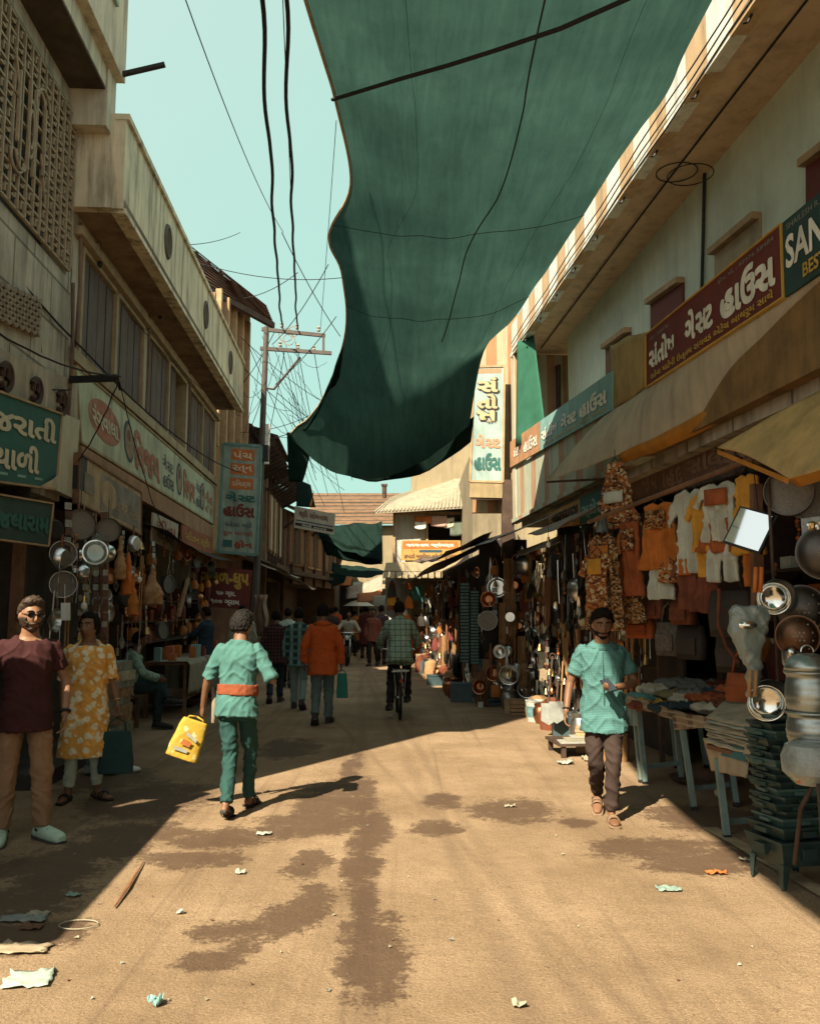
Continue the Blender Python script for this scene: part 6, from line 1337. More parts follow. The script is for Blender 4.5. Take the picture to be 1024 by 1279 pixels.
def drape(name, label, M_, s0, s1, t0, t1, z, drop, m, n=16, seed=0., cat='cloth', side=1):
    """cloth lying on a table top and hanging over its street edge"""
    mb = MB(); rows = []
    for i in range(n+1):
        s = s0+(s1-s0)*i/n; row = []
        for j in range(15):
            u = j/14
            if u < .45: t, zz = t0+(t1-t0)*u/.45, z+.012
            else:
                v = (u-.45)/.55; t = t1+.02+.03*sin(s*17+seed)*v; zz = z+.005-drop*v*(1+.18*noise.noise(V((s*2.3,seed,0))))
            p = M_ @ V((s+.02*noise.noise(V((s*3,u*3,seed))), t, zz+.006*noise.noise(V((s*9,u*9,seed))))); row.append(p)
        rows.append(row)
    mb.grid(rows); return one(name, mb, m, label, cat, None, True, ('S', .008))
drape('table_cloth', 'grey cloth hanging off the left stall table nearer the seated man', ML, 13.85, 15.4, .1, .63, .865, .50, GCL, seed=1)
drape('table_cloth', 'longer grey cloth hanging off the far half of the left stall table', ML, 15.5, 17.65, .1, .63, .865, .62, M('grey_cloth2', (.25,.225,.17), .9, .2, 4, .3, streak=.3), seed=4)
random.seed(5)
for i in range(26):
    s = random.uniform(13.9, 19.4); t = random.uniform(-.05, .45); w_ = random.uniform(.08, .2); h = random.uniform(.06, .22); z = .87 if s < 17.7 else .80
    mb = fb(ML, (s, s+w_, t, t+w_*.9, z+.012, z+.012+h)); one('goods_box', mb, [RED, REDB, PT['orange'], PT['maroon'], PT['sky']][i % 5], ['red', 'orange', 'bright orange', 'maroon', 'sky blue'][i % 5]+' packet on the left stall tables', 'packet', 'packets on the left stall tables')
for i in range(16):
    s = random.uniform(13.3, 19.3); z = random.choice((1.15, 1.5, 1.85)); mb = fb(ML, (s, s+.22, -.55, -.3, z, z+random.uniform(.14, .28))); one('goods_box', mb, [RED, REDB, BRW][i % 3], ['red', 'orange', 'brown'][i % 3]+' box on the shelves of the left offerings shop', 'box', 'boxes on the left shelves')
one('goods_shelf', fb(ML, *[(13.2, 19.4, -.6, -.25, z-.03, z) for z in (1.15, 1.5, 1.85)], *[(s, s+.04, -.6, -.25, 0, 1.9) for s in (13.2, 16.2, 19.3)]), DWOOD, 'dark shelf unit in the left offerings shop', 'shelf')
one('leaning_plank', MB().beam(P(235,722,15), P(223,770,15), .12, .04), WOODL, 'pale plank leaning by the incense board', 'plank')
one('hanging_shawl', (lambda mb: (mb.grid([[P(318+16*u+1.5*sin(v*9+u*3), 743+52*v, 18.7+.08*sin(u*14)) for u in [i/8 for i in range(9)]] for v in [i/8 for i in range(9)]]), mb)[1])(MB()), M('dusty_rose', (.26,.18,.13), .9, .3, 5, .2), 'dusty rose cloth hanging right of the incense board', 'cloth', None, True, ('S', .01))
# stack of printed bales by the woman
bl = thing('magazine_stack', 'tall stack of bundled printed papers beside the kurta woman', 'stack', (-3.12, 9.35, 0)); random.seed(9); z = .02
BM_ = [M('print_%d' % i, c, .6, .6, 16, .2) for i, c in enumerate(((.16,.20,.18),(.30,.32,.26),(.08,.12,.12),(.22,.16,.10)))]
for i in range(13):
    h = random.uniform(.06, .10); a = random.uniform(-.12, .12); mb = MB(); mb.T = Matrix.Translation((-3.12+random.uniform(-.02,.02), 9.35, z)) @ Matrix.Rotation(a, 4, 'Z'); mb.box(-.16,.16,-.2,.2,0,h); obj('bundle', mb, BM_[random.randrange(4)], bl); z += h+.003
one('plastic_scrap', MB().ball(G(163,965)+V((0,0,.03)), .11, .06, .035), WHITE, 'crumpled white plastic on the ground beside the paper stack', 'litter')
sk_ = thing('shop_step', 'dark step with bundles behind the woman\'s feet', 'step', (-3.5, 9.6, 0)); obj('slab', fb(ML, (8.4, 10.6, -.4, .35, 0, .14)), DARKW, sk_)
# ---------------------------------------------------------------- right stall: clothes rail
RAIL0, RAIL1 = P(735,652,8.9), P(942,572,6.5)
one('clothes_rail', MB().tube([RAIL0, RAIL1], .022, 8), WOOD, 'brown pole rail carrying the hung garments at the right shop', 'rail')
def garment(px, py, Y, w, h, m, label, kind='top', m2=None, cat='garment', yaw=-1.0, seed=0.):
    """flat hung garment with sleeves or flared hem"""
    c = P(px, py, Y); t = thing('hung_garment', label, cat, c, 'garments hung at the right clothes shop'); c0 = c
    R_m = Matrix.Translation(c) @ Matrix.Rotation(yaw, 4, 'Z')
    if kind == 'top': out = [(-.10,0),(-.30,-.05),(-.50,-.38),(-.40,-.45),(-.26,-.22),(-.28,-1),(.28,-1),(.26,-.22),(.40,-.45),(.50,-.38),(.30,-.05),(.10,0),(.0,-.07)]
    elif kind == 'skirt': out = [(-.20,0),(-.48,-1),(0,-1.03),(.48,-1),(.20,0)]
    elif kind == 'long': out = [(-.12,0),(-.28,-.04),(-.32,-.5),(-.42,-1),(.42,-1),(.32,-.5),(.28,-.04),(.12,0),(0,-.05)]
    else: out = [(-.24,0),(-.27,-1),(-.05,-1),(0,-.35),(.05,-1),(.27,-1),(.24,0)]
    mb = MB(); n = len(out)
    pts = [V((x*w, 0, z*h)) for x, z in out]
    for e in (-1, 1): mb.add([p+V((0,.016*e,0)) for p in pts], [tuple(range(n))])
    mb.add([p+V((0,-.016,0)) for p in pts]+[p+V((0,.016,0)) for p in pts], [(i,(i+1)%n,n+(i+1)%n,n+i) for i in range(n)])
    mb.v = [R_m @ p for p in mb.v]
    wave_me(remesh('cloth', mb, m, .010, 2, t, fold=.008, seed=seed+px), R_m, seed)
    if m2:
        mb = MB(); mb.T = R_m; mb.grid([[V((x*w, -.05-.012*sin(x*30+seed), z*h)) for x in (-.2,-.1,0,.1,.2)] for z in (-.12,-.22,-.32,-.40)]); obj('trim', mb, m2, t, 2, ('S', .006))
    obj('hanger', MB().tube([R_m @ V((-.2*w,0,-.03)), R_m @ V((0,0,.05)), R_m @ V((.2*w,0,-.03))], .006, 5).tube([R_m @ V((0,0,.05)), R_m @ V((0,0,.14))], .004, 4), IRON, t)
    return t
def embroid(name, pal, sc):
    m = cloth(name, pal[0]); nt = m.node_tree; N, K = nt.nodes, nt.links; b = N['Principled BSDF']; tc = N.new('ShaderNodeTexCoord')
    vo = N.new('ShaderNodeTexVoronoi'); vo.inputs['Scale'].default_value = sc; K.new(tc.outputs['Object'], vo.inputs['Vector'])
    mp = N.new('ShaderNodeMapping'); mp.inputs['Scale'].default_value = (.4,.4,9); K.new(tc.outputs['Object'], mp.inputs['Vector']); n = N.new('ShaderNodeTexNoise'); n.inputs['Scale'].default_value = 1.3; n.inputs['Detail'].default_value = 3; K.new(mp.outputs[0], n.inputs['Vector'])
    sp = N.new('ShaderNodeSeparateXYZ'); K.new(vo.outputs['Color'], sp.inputs[0]); a = N.new('ShaderNodeMath'); a.operation = 'MULTIPLY_ADD'; K.new(n.outputs['Fac'], a.inputs[0]); a.inputs[1].default_value = 1.7; K.new(sp.outputs[0], a.inputs[2])
    f = N.new('ShaderNodeMath'); f.operation = 'FRACT'; K.new(a.outputs[0], f.inputs[0]); r = N.new('ShaderNodeValToRGB'); r.color_ramp.interpolation = 'CONSTANT'; e = r.color_ramp.elements
    while len(e) < len(pal): e.new(.5)
    for i, c in enumerate(pal): e[i].position = i/len(pal); e[i].color = L_(c)
    K.new(f.outputs[0], r.inputs['Fac']); K.new(r.outputs[0], b.inputs['Base Color']); return m
def wave_me(o, R_m, seed):
    """vertical drape waves that grow towards the hem"""
    inv = R_m.inverted(); me = o.data
    for v in me.vertices:
        q = inv @ v.co; w_ = min(1., max(0., -q.z*3)); q.y += w_*(.022*sin(q.x*38+seed*2)+.014*sin(q.x*71+seed+q.z*6)); q.x += .012*noise.noise(q*7+V((seed,0,0))); v.co = R_m @ q
    me.update(); return o
GW = cloth('white_cotton', (.46,.48,.40)); GO = cloth('orange_cotton', (.46,.15,.03), .3); GY = cloth('marigold_cotton', (.52,.26,.04), .3); GRU = cloth('rust_cotton', (.30,.085,.03), .35); GBR = cloth('brown_leather', (.16,.055,.03), .4); EMB = embroid('embroidered_cloth', [(.16,.05,.022),(.30,.10,.03),(.42,.34,.20),(.06,.03,.02),(.36,.14,.03)], 34); EMB2 = embroid('mirror_work_cloth', [(.25,.10,.03),(.09,.04,.02),(.34,.17,.05),(.05,.03,.02),(.38,.28,.16)], 42); EMBW = floral('embroidered_white', (.46,.47,.38), (.06,.05,.04), 30, .02); DKC = cloth('dark_cloth', (.05,.042,.035))
garment(768,578,9.0,.50,.42,EMB,'embroidered brown and cream child\'s blouse hung highest at the clothes shop','skirt',seed=1)
garment(770,608,8.9,.66,.42,EMB,'flared embroidered skirt just under the highest blouse','skirt',GW,seed=2)
garment(752,668,8.8,.62,.95,EMB2,'long mirror work dress beside the bare mannequin neck above the phone man','long',GO,seed=3)
garment(745,690,8.7,.5,.55,EMB,'embroidered orange panelled blouse on the mannequin','top',GY,seed=4)
garment(776,700,8.9,.6,.62,EMB2,'dark patterned skirt behind the mirror work dress','skirt',seed=5)
garment(786,650,8.7,.42,.75,GRU,'rust red tunic hung left of the orange frock','long',EMB,seed=6)
garment(822,628,8.2,.58,.62,GO,'orange child\'s frock with a dark embroidered yoke','long',EMB2,seed=7)
garment(824,690,8.25,.34,.44,GW,'white petticoat under the orange frock','long',seed=8)
garment(862,612,7.6,.56,.72,GW,'white kurta with long sleeves left of the marigold suit','top',seed=9)
garment(876,618,7.3,.36,.48,GY,'short marigold yellow jacket beside the white kurta','top',seed=10); garment(880,658,7.3,.30,.42,GY,'marigold yellow trousers under the jacket','legs',seed=11)
garment(897,602,7.1,.54,.48,EMBW,'white blouse spotted with dark embroidery','top',GRU,seed=12); garment(903,648,7.1,.58,.26,GRU,'rust frilled overskirt under the spotted blouse','skirt',seed=13); garment(900,668,7.15,.56,.38,GW,'cream loose trousers under the rust overskirt','legs',seed=14)
garment(932,592,6.7,.36,.62,GY,'marigold kurta behind the tilted mirror','long',seed=15); garment(938,655,6.75,.26,.48,GO,'orange trousers behind the tilted mirror','legs',seed=16)
garment(858,690,7.7,.36,.50,GBR,'rust leather jacket hung slantwise below the white kurta','top',GO,seed=17); garment(882,705,7.5,.34,.40,GBR,'brown pointed leather cloth below the marigold trousers','skirt',seed=18)
garment(834,700,8.1,.3,.2,EMB,'small embroidered patch bag hanging by the orange frock','skirt',seed=19)
mb = MB(); c = P(752,660,8.85); loft(mb, [(c+V((0,0,-.04)), V((.07,0,0)), V((0,.06,0))), (c+V((0,0,.06)), V((.05,0,0)), V((0,.05,0))), (c+V((0,0,.13)), V((.05,0,0)), V((0,.05,0)))], 14); one('mannequin_neck', mb, M('grey_mannequin', (.10,.13,.13), .5), 'grey mannequin neck over the mirror work dress', 'mannequin', smooth=True)
def satchel(px, py, Y, w, h, m, label, yaw=-1.0):
    c = P(px, py, Y); t = thing('satchel', label, 'bag', c, 'bags hung in the right clothes shop'); Rm = Matrix.Translation(c) @ Matrix.Rotation(yaw, 4, 'Z'); mb = MB()
    loft(mb, [(V((0,0,-h)), V((w*.47,0,0)), V((0,.05,0))), (V((0,0,-h*.5)), V((w*.5,0,0)), V((0,.065,0))), (V((0,0,-.02)), V((w*.42,0,0)), V((0,.04,0)))], 20, 4.5); mb.v = [Rm @ p for p in mb.v]; obj('bag_body', mb, m, t, 2)
    mb = MB(); mb.T = Rm; mb.box(-w*.34, w*.34, -.085, -.07, -h*.85, -h*.4); obj('pocket', mb, m, t)
    mb = MB(); mb.tube([Rm @ V((-w*.3,0,-.03)), Rm @ V((-w*.18,0,.12)), Rm @ V((0,0,.17)), Rm @ V((w*.18,0,.12)), Rm @ V((w*.3,0,-.03))], .012, 6); obj('handle', mb, m, t, 2); return t
satchel(912,735,7.3,.42,.40,DKC,'dark grey canvas bag with a long strap under the cream trousers')
mb = MB(); mb.tube([P(898,735,7.2), P(897,780,7.2), P(907,808,7.2), P(922,828,7.2)], .014, 6, flat=.4); one('bag_strap', mb, GBR, 'brown strap dangling from the dark grey canvas bag', 'strap', smooth=True)
for px, py, Y, w_, h_, m, lab in ((800,770,9,.36,.22,GRU,'orange brown leather handbag under the rust tunic'),(835,775,8.6,.3,.34,M('checked_bag', (.12,.10,.08), .9, .5, 30, .3),'grey checked bag in the middle of the shop'),(862,778,8.3,.32,.34,DKC,'dark bag beside the grey checked bag'),(815,745,8.8,.28,.22,GBR,'small brown leather bag over the orange brown handbag'),(852,745,8.2,.26,.26,GBR,'dark brown leather pouch under the leather jacket'),(915,790,7.6,.34,.34,DKC,'dark rucksack low in the shop'),(926,838,7.4,.30,.32,GRU,'rust coloured handbag behind the cloth heap')): satchel(px, py, Y, w_, h_, m, lab)
random.seed(31)
for i in range(34):
    s = random.choice((random.uniform(5.3, 9.4), random.uniform(5.3, 9.4), random.uniform(9.9, 13))); z = random.choice((.58, 1.08, 1.58, 2.08)); mb = fb(MF, (s, s+random.uniform(.15,.35), -1.6, -1.25, z, z+random.uniform(.12,.34)))
    one('folded_cloth', mb, [GRU, DKC, GBR, GW, EMB2, GO][i % 6], ['rust', 'dark', 'brown', 'white', 'patterned', 'orange'][i % 6]+' folded cloth on the dim shelves of the right shop', 'cloth', 'folded cloth on the dim right shelves')
for i in range(18): hang(random.choice(['hanging_purse','orange_purse','bead_garland']), MF @ V((random.uniform(5.6,9.5), -.9+random.uniform(-.2,.1), random.uniform(1.5,2.7))), 'deep in the right clothes shop', 'purses deep in the right clothes shop', fR, random.uniform(1.2,1.8))
# tilted mirror with a dark frame
mc = P(936,661,6.05); d = (mc-V((0,0,CZ))).normalized(); want = V((-.80,-.12,.62)).normalized(); nn = (want-d).normalized()
mx_ = V((0,0,1)).cross(nn).normalized(); my_ = nn.cross(mx_)
ro = radians(-20); ax, ay = mx_*cos(ro)+my_*sin(ro), my_*cos(ro)-mx_*sin(ro)
t = thing('mirror', 'tilted square mirror in a dark frame reflecting the pale sky', 'mirror', mc)
q = [mc-ax*.135+ay*.13, mc+ax*.135+ay*.13, mc+ax*.135-ay*.13, mc-ax*.135-ay*.13]
mb = MB(); mb.slab([p+nn*.004 for p in q], .01, nn); obj('glass', mb, M('mirror_glass', (.88,.92,.90), .03, .0, 5, 0, metal=1.), t); mb = MB(); mb.slab([mc+(p-mc)*1.1 for p in q], .03, nn); obj('frame', mb, IRON, t)
obj('cord', MB().tube([mc+ay*.14, P(940,575,6.3)], .004, 4), ROPE, t)
# poles, strings and hung pans at the right edge
one('stall_pole', MB().tube([P(959,600,5.95), P(968,760,5.9), P(977,980,5.85)], .012, 8), DWOOD, 'thin pole carrying the shiny pans at the right edge', 'pole')
one('stall_post', MB().beam(P(944,605,6.4), P(946,760,6.4), .07, .07), WOOD, 'brown post behind the tilted mirror', 'post')
def skillet(px, py, Y, r, label, handle=ORW, hdx=-.06, yaw=-.35, m=STEEL):
    c = P(px, py, Y); t = thing('shiny_pan', label, 'pan', c); Tm = Matrix.Translation(c) @ Matrix.Rotation(yaw, 4, 'Z') @ Matrix.Rotation(.15, 4, 'X') @ RXI
    mb = MB(); mb.lathe([(.001,.05),(r*.72,.048),(r*.86,.03),(r*.96,-.01),(r,-.035),(r+.008,-.035),(r*.98,0),(r*.88,.036),(r*.72,.056),(.001,.058)], 36, 0, Tm, cap=False); obj('bowl', mb, metal('bright_steel', (.75,.76,.72), .12), t, 2)
    mb = MB(); mb.lathe([(r*1.16,.07),(r*1.18,.075),(r*1.0,.10),(.001,.11)], 36, 0, Tm @ Matrix.Translation((.03,0,0)), cap=False); obj('second_bowl', mb, DSTEEL, t, 2)
    mb = MB()
    for e in (0,.035): mb.tube([c+V((hdx-r*.55-e,-.05,r*.35)), c+V((hdx-r*.55-e+.015,-.05,r*.35+.16))], .014, 8)
    obj('handle', mb, handle, t, 2); return t
skillet(966,747,5.6,.095,'shiny steel frying pan with an orange handle hung at the right edge', hdx=-.05)
skillet(957,877,5.5,.105,'pair of shiny frying pans with tan handles hung low above the newspaper pile', BAMB, hdx=-.03)
# wrapped ladle bundle
c = P(936,785,5.55); t = thing('wrapped_bundle', 'plastic wrapped steel dish bundle with a long trailing brown wrapping', 'bundle', c)
mb = MB(); loft(mb, [(P(941,872,5.55), V((.035,0,0)), V((0,.03,0))), (P(942,835,5.55), V((.045,0,0)), V((0,.035,0))), (P(936,812,5.55), V((.075,0,0)), V((0,.05,0))), (P(934,790,5.55), V((.115,0,0)), V((0,.06,0))), (P(935,772,5.55), V((.125,0,0)), V((0,.06,0))), (P(935,758,5.55), V((.105,0,0)), V((0,.05,0)))], 18); remesh('plastic_wrap', mb, M('milky_wrap', (.20,.24,.215), .28, .3, 8, .4, spec=.6), .009, 2, t, fold=.009)
obj('steel_dish', MB().ball(P(934,781,5.46), .06, .012, .026, 18, 10), metal('bright_steel'), t, 2)
def colander(px, py, Y, r, lab, m=DARKST):
    c = P(px, py, Y); Tm = Matrix.Translation(c) @ Matrix.Rotation(-.4, 4, 'Z') @ RX; t = thing('colander', lab, 'colander', c)
    mb = MB(); mb.lathe([(.001,.07),(r*.6,.06),(r*.9,.02),(r,-.02),(r+.012,-.02)], 30, 0, Tm, cap=False); obj('bowl', mb, m, t, 2)
    mb = MB()
    for i in range(-4,5):
        for j in range(-4,5):
            if i*i+j*j < 17: mb.ball(Tm @ V((i*r*.2+(j%2)*r*.1, j*r*.2, .066-.045*(i*i+j*j)/17)), .008, n=6, m=4)
    obj('holes', mb, M('hole_glint', (.30,.28,.24), .4, .2, metal=.6), t)
colander(1001,760,5.7,.14,'dark perforated colander, upper of two at the right edge'); colander(996,795,5.5,.12,'dark perforated colander, lower of two at the right edge', metal('dull_copper', (.16,.085,.05), .5)); colander(1030,690,5.5,.16,'large dim dish at the extreme right edge')
for i, (px, py) in enumerate(((985,615),(1010,620))): ring_pan(px, py, 5.9, .16, ['dim round tin hung left under the yellow awning', 'dim brown round tin hung right under the yellow awning'][i], 'round_tin', .03, DARKST, -.5)
mb = MB(); q = [P(1000,648,5.6), P(1060,640,5.4), P(1060,708,5.4), P(1004,705,5.6)]
t = thing('packet_sheet', 'hanging sheet of clear toy packets at the right edge', 'packets', P(1020,680,5.5)); mb = MB(); mb.slab(q, .01, qn(q)); obj('backing', mb, GLASSY, t)
random.seed(4)
for i in range(16): obj('packet', MB().ball(bil(q, random.uniform(.08,.9), random.uniform(.1,.9))+qn(q)*.02, .025, .012, .03, 8, 6), [BRASS, STEEL, PT['teal'], PT['orange'], PT['brown']][i % 5], t)
one('hung_tin', MB().lathe([(.04,0),(.06,.05),(.06,.12)], 14, 0, Matrix.Translation(P(990,838,5.5))).ball(P(989,815,5.45), .03, .02, .03), STEEL, 'small shiny tin hung below the colanders', 'tin', smooth=True)
# ribbed steel water pots, right edge
def pot(px, py, Y, r, h, label, lid=True):
    c = P(px, py, Y); t = thing('steel_pot', label, 'pot', c); Tm = Matrix.Translation(c); pr_ = [(r*.8,0)]
    for i in range(13): pr_.append((r*(.9+.1*sin(pi*i/12))*(1+(.02 if i % 3 == 0 else 0)), h*(i+.5)/13))
    pr_ += [(r*.98,h),(r*1.04,h+.01),(r*1.0,h+.02),(r*.95,h)]
    obj('vessel', MB().lathe(pr_, 36, 0, Tm), TINB, t, 2)
    if lid:
        l = obj('lid', MB().lathe([(r*1.02,h+.02),(r*.95,h+.05),(r*.75,h+.09),(r*.4,h+.11),(.001,h+.115)], 36, 0, Tm), TINB, t, 2); obj('handle', MB().torus(c+V((0,0,h+.12)), .035, .006, Matrix.Rotation(pi/2, 4, 'X'), 16, 6, a0=0, a1=pi), STEEL, l, 2)
    return t
pot(1012,893,4.9,.125,.22,'lidded ribbed steel pot on top of the pile at the right edge'); pot(1016,932,4.9,.135,.17,'steel drum under the lidded pot', False)
c = P(1014,950,4.75); one('glass_jar', MB().lathe([(.09,-.12),(.15,-.06),(.155,.02),(.13,.08),(.09,.10)], 24, 0, Matrix.Translation(c)), GLASSY, 'cloudy wrapped bowl under the steel drum at the right edge', 'bowl', smooth=True)
CST = thing('cane_stand', 'orange brown cane stand with crossed legs at the right edge', 'stand', G(1010,1060)); mb = MB()
mb.tube([P(984,962,4.75), P(1060,972,4.6)], .018, 8).tube([P(996,975,4.7), P(1060,960,4.7)], .016, 8); obj('rail', mb, ORW, CST, 2)
obj('leg', MB().tube([P(1018,975,4.7), P(1000,1010,4.8), P(992,1080,4.9)], .012, 8), DWOOD, CST, 2); obj('leg', MB().tube([P(1022,980,4.6), P(1030,1090,4.7)], .012, 8), DWOOD, CST, 2)
# stack of iron charcoal stoves
STV = thing('stove_stack', 'tall leaning stack of green black iron charcoal stoves at the right', 'stove stack', (2.33, 5.62, 0)); GREENM = M('green_black_enamel', (.035,.065,.06), .4, .4, 9, .15, metal=.3); EDGEM = M('worn_edge', (.28,.20,.12), .6, .5, 12, .2)
def tray(z, w, h, a, dx, m, legs=False, flare=.82):
    mb = MB(); T_ = Matrix.Translation((2.33+dx, 5.62, z)) @ Matrix.Rotation(a, 4, 'Z'); mb.T = T_
    vs = [(-w*flare,-w*flare,0),(w*flare,-w*flare,0),(w*flare,w*flare,0),(-w*flare,w*flare,0),(-w,-w,h),(w,-w,h),(w,w,h),(-w,w,h),(-w*.92,-w*.92,h),(w*.92,-w*.92,h),(w*.92,w*.92,h),(-w*.92,w*.92,h)]
    mb.add(vs, [(3,2,1,0),(0,1,5,4),(1,2,6,5),(2,3,7,6),(3,0,4,7),(4,5,9,8),(5,6,10,9),(6,7,11,10),(7,4,8,11),(8,9,10,11)])
    mb.box(-w*1.04, w*1.04, -w*1.04, -w*.98, h-.012, h+.004); mb.box(-w*1.04, -w*.98, -w*.98, w*.98, h-.012, h+.004)
    mb.box(-w*.25, w*.25, -w*1.12, -w*1.02, h*.3, h*.75); mb.box(-w*1.16, -w*1.0, -w*.3, w*.3, h*.4, h*.8)
    if legs:
        for e in (-1,1):
            for g_ in (-1,1): mb.add([V((e*w*.9,g_*w*.9,.02)), V((e*w*.6,g_*w*.9,.02)), V((e*w*.78,g_*w*.86,-.12)), V((e*w*.92,g_*w*.86,-.12)), V((e*w*.9,g_*w*.6,.02)), V((e*w*.92,g_*w*.72,-.12))], [(0,1,2,3),(0,3,5,4)])
    obj('stove', mb, m, STV)
tray(.13,.18,.15,.25,.0,GREENM,True); tray(.29,.175,.07,.3,.0,GREENM)
for i in range(14):
    tray(.36+i*.043, .145-.001*i, .048, .28+.13*sin(i*2.7), .014*sin(i*2.1)-.0035*i, GREENM if i % 4 else M('green_enamel', (.05,.10,.09), .4, .3, 9, .1), False, .86)
mb = MB(); mb.T = Matrix.Translation((2.28,5.62,.97)); mb.lathe([(.08,0),(.13,.03),(.14,.05)], 24); obj('enamel_basin', mb, M('green_enamel'), STV, 2)
# trestle tables with cloths and newspapers
BLUE = M('blue_grey_paint', (.16,.25,.24), .6, .3, 6, .2, streak=.5, streakcol=(.12,.07,.04))
def trestle(label, feet, top, m, rails):
    t = thing('trestle_table', label, 'table', sum((G(*f) for f in feet), V())/len(feet), None)
    for f, tp in zip(feet, top):
        a = G(*f); b_ = P(tp[0], tp[1], a.y+tp[2]); obj('leg', MB().beam(a, b_, .045, .045), m, t)
        obj('foot_cap', MB().beam(a, a+(b_-a).normalized()*.03, .05, .05), IRON, t)
    for r in rails: obj('rail', MB().beam(P(*r[0]), P(*r[1]), .035, .04), m, t)
    return t
t1 = trestle('farther grey blue trestle table heaped with cloth', [(806,980),(801,978),(851,975),(845,960)], [(797,882,.02),(792,884,.1),(842,885,.1),(838,880,.4)], BLUE, [((806,958,8.85),(848,953,8.9))])
t2 = trestle('middle grey blue trestle table with a plaid cloth edge', [(867,1012),(848,958),(882,960)], [(851,902,.05),(838,895,.3),(872,895,.4)], BLUE, [((866,985,7.75),(912,980,7.9))])
t3 = trestle('nearest grey blue trestle table carrying the newspapers', [(908,1048),(920,1008),(960,1030)], [(896,948,.02),(912,945,.2),(948,935,.3)], BLUE, [((908,1027,6.75),(940,1024,6.9))])
mb = MB(); mb.slab([P(786,878,8.9), P(930,905,7.2), P(960,890,8.2), P(860,862,9.8)], .04); obj('table_top', mb, WOOD, t1)
mb = MB(); mb.slab([P(845,900,7.8), P(905,906,7.2), P(930,893,7.9), P(880,890,8.4)], .03); obj('table_top', mb, WOOD, t2)
mb = MB(); mb.slab([P(882,930,6.75), P(962,952,6.0), P(985,925,6.5), P(915,915,7.1)], .03); obj('table_top', mb, WOOD, t3)
# heap of cloths
random.seed(17)
HC = [cloth('heap_teal', (.10,.24,.22)), cloth('heap_mustard', (.42,.26,.05)), cloth('heap_cream', (.42,.40,.30)), cloth('heap_navy', (.03,.05,.06)), cloth('heap_grey', (.16,.17,.15)), GRU, cloth('heap_olive', (.20,.18,.09)), GBR]
HN = ['teal', 'mustard', 'cream', 'navy', 'grey', 'rust', 'olive', 'brown']
hz = [(805,872,8.9,.34,.14,.07,0),(815,862,9.1,.24,.14,.09,2),(822,878,8.7,.34,.12,.05,1),(842,868,8.7,.3,.16,.06,6),(858,874,8.4,.28,.15,.05,2),(838,884,8.3,.32,.14,.05,3),(868,868,8.6,.3,.16,.07,4),(862,882,8.1,.28,.14,.05,3),(885,872,8.2,.3,.16,.06,5),(892,884,7.8,.3,.14,.05,2),(850,855,9.2,.4,.18,.08,4),(880,858,9.0,.42,.18,.09,4),(905,866,8.4,.34,.16,.06,3),(915,880,7.7,.32,.14,.06,7),(806,882,8.6,.26,.1,.05,7),(900,856,8.9,.3,.12,.06,7),(922,862,8.3,.3,.15,.07,5),(790,876,8.95,.16,.12,.05,5)]
for i, (px, py, Y, rx, ry, rz_, k) in enumerate(hz):
    mb = MB(); mb.ball(P(px, py, Y), rx*.66, ry*1.3, rz_*.6, 18, 10); o = remesh('folded_garment', mb, HC[k], .010, 1, None, fold=.020, seed=i*3.1); tag(o, HN[k]+' garment in the heap on the farther trestle table', 'garment', 'garments heaped on the trestle table')
for i in range(7):
    a = P(884+i*5, 862-i*1.5, 8.6); b_ = P(905+i*6, 868+(i%3)*5-8, 8.2); hg = MB().tube([a, a.lerp(b_, .5)+V((0,0,.03)), b_], .007, 6); one('wooden_hanger', hg, BAMB, 'tan wooden stick lying across the cloth heap', 'stick', 'sticks on the cloth heap')
PLC = plaid('brown_plaid_cloth', (.26,.19,.12), ((.09,.05,.04), (.34,.28,.19)), .07, .05, .4, .35)
def hangcloth(name, label, top, bot, m, n=14, wav=.02, cat='cloth'):
    mb = MB(); rows = []
    for j in range(9):
        row = []
        for i in range(n+1):
            u = i/n; p = top[0].lerp(top[1], u).lerp(bot[0].lerp(bot[1], u), j/8); k = u*(len(top)-1)
            row.append(p+V((-.02*sin(u*23)*j/8*wav/.02, -wav*sin(u*19+1)*j/8, .012*noise.noise(V((u*6,j*.5,3))))))
        rows.append(row)
    mb.grid(rows); return one(name, mb, m, label, cat, None, True, ('S', .008))
hangcloth('checked_cloth', 'brown checked cloth edge rolled over the farther trestle table', [P(782,868,8.85), P(858,892,7.75)], [P(783,880,8.8), P(858,905,7.72)], PLC)
hangcloth('pale_cloth', 'pale grey blue cloth hanging at the left corner of the farther table', [P(781,872,8.9), P(800,878,8.75)], [P(785,905,8.9), P(798,908,8.75)], cloth('pale_blue_cloth', (.24,.31,.28)), wav=.03)
hangcloth('checked_cloth', 'maroon and tan checked cloth over the middle trestle table', [P(840,892,7.72), P(898,896,7.1)], [P(842,912,7.7), P(898,908,7.08)], PLC)
hangcloth('printed_sheet', 'tan and teal printed sheet hanging from the nearest trestle table', [P(878,922,6.85), P(936,938,6.25)], [P(888,962,6.85), P(930,972,6.2)], M('tan_sheet', (.34,.28,.19), .9, .2, 4, .2), wav=.015); 
mb = MB(); mb.slab([P(892,926,6.72), P(934,937,6.24), P(933,952,6.2), P(895,942,6.68)], .004); one('teal_print', mb, M('teal_sheet', (.05,.15,.15), .9, .2, 4, .1), 'teal printed patch on the tan sheet of the nearest table', 'print')
np_ = thing('newspaper_pile', 'pile of folded tan newspapers under the low shiny pans', 'newspapers', P(925,915,6.4)); random.seed(8)
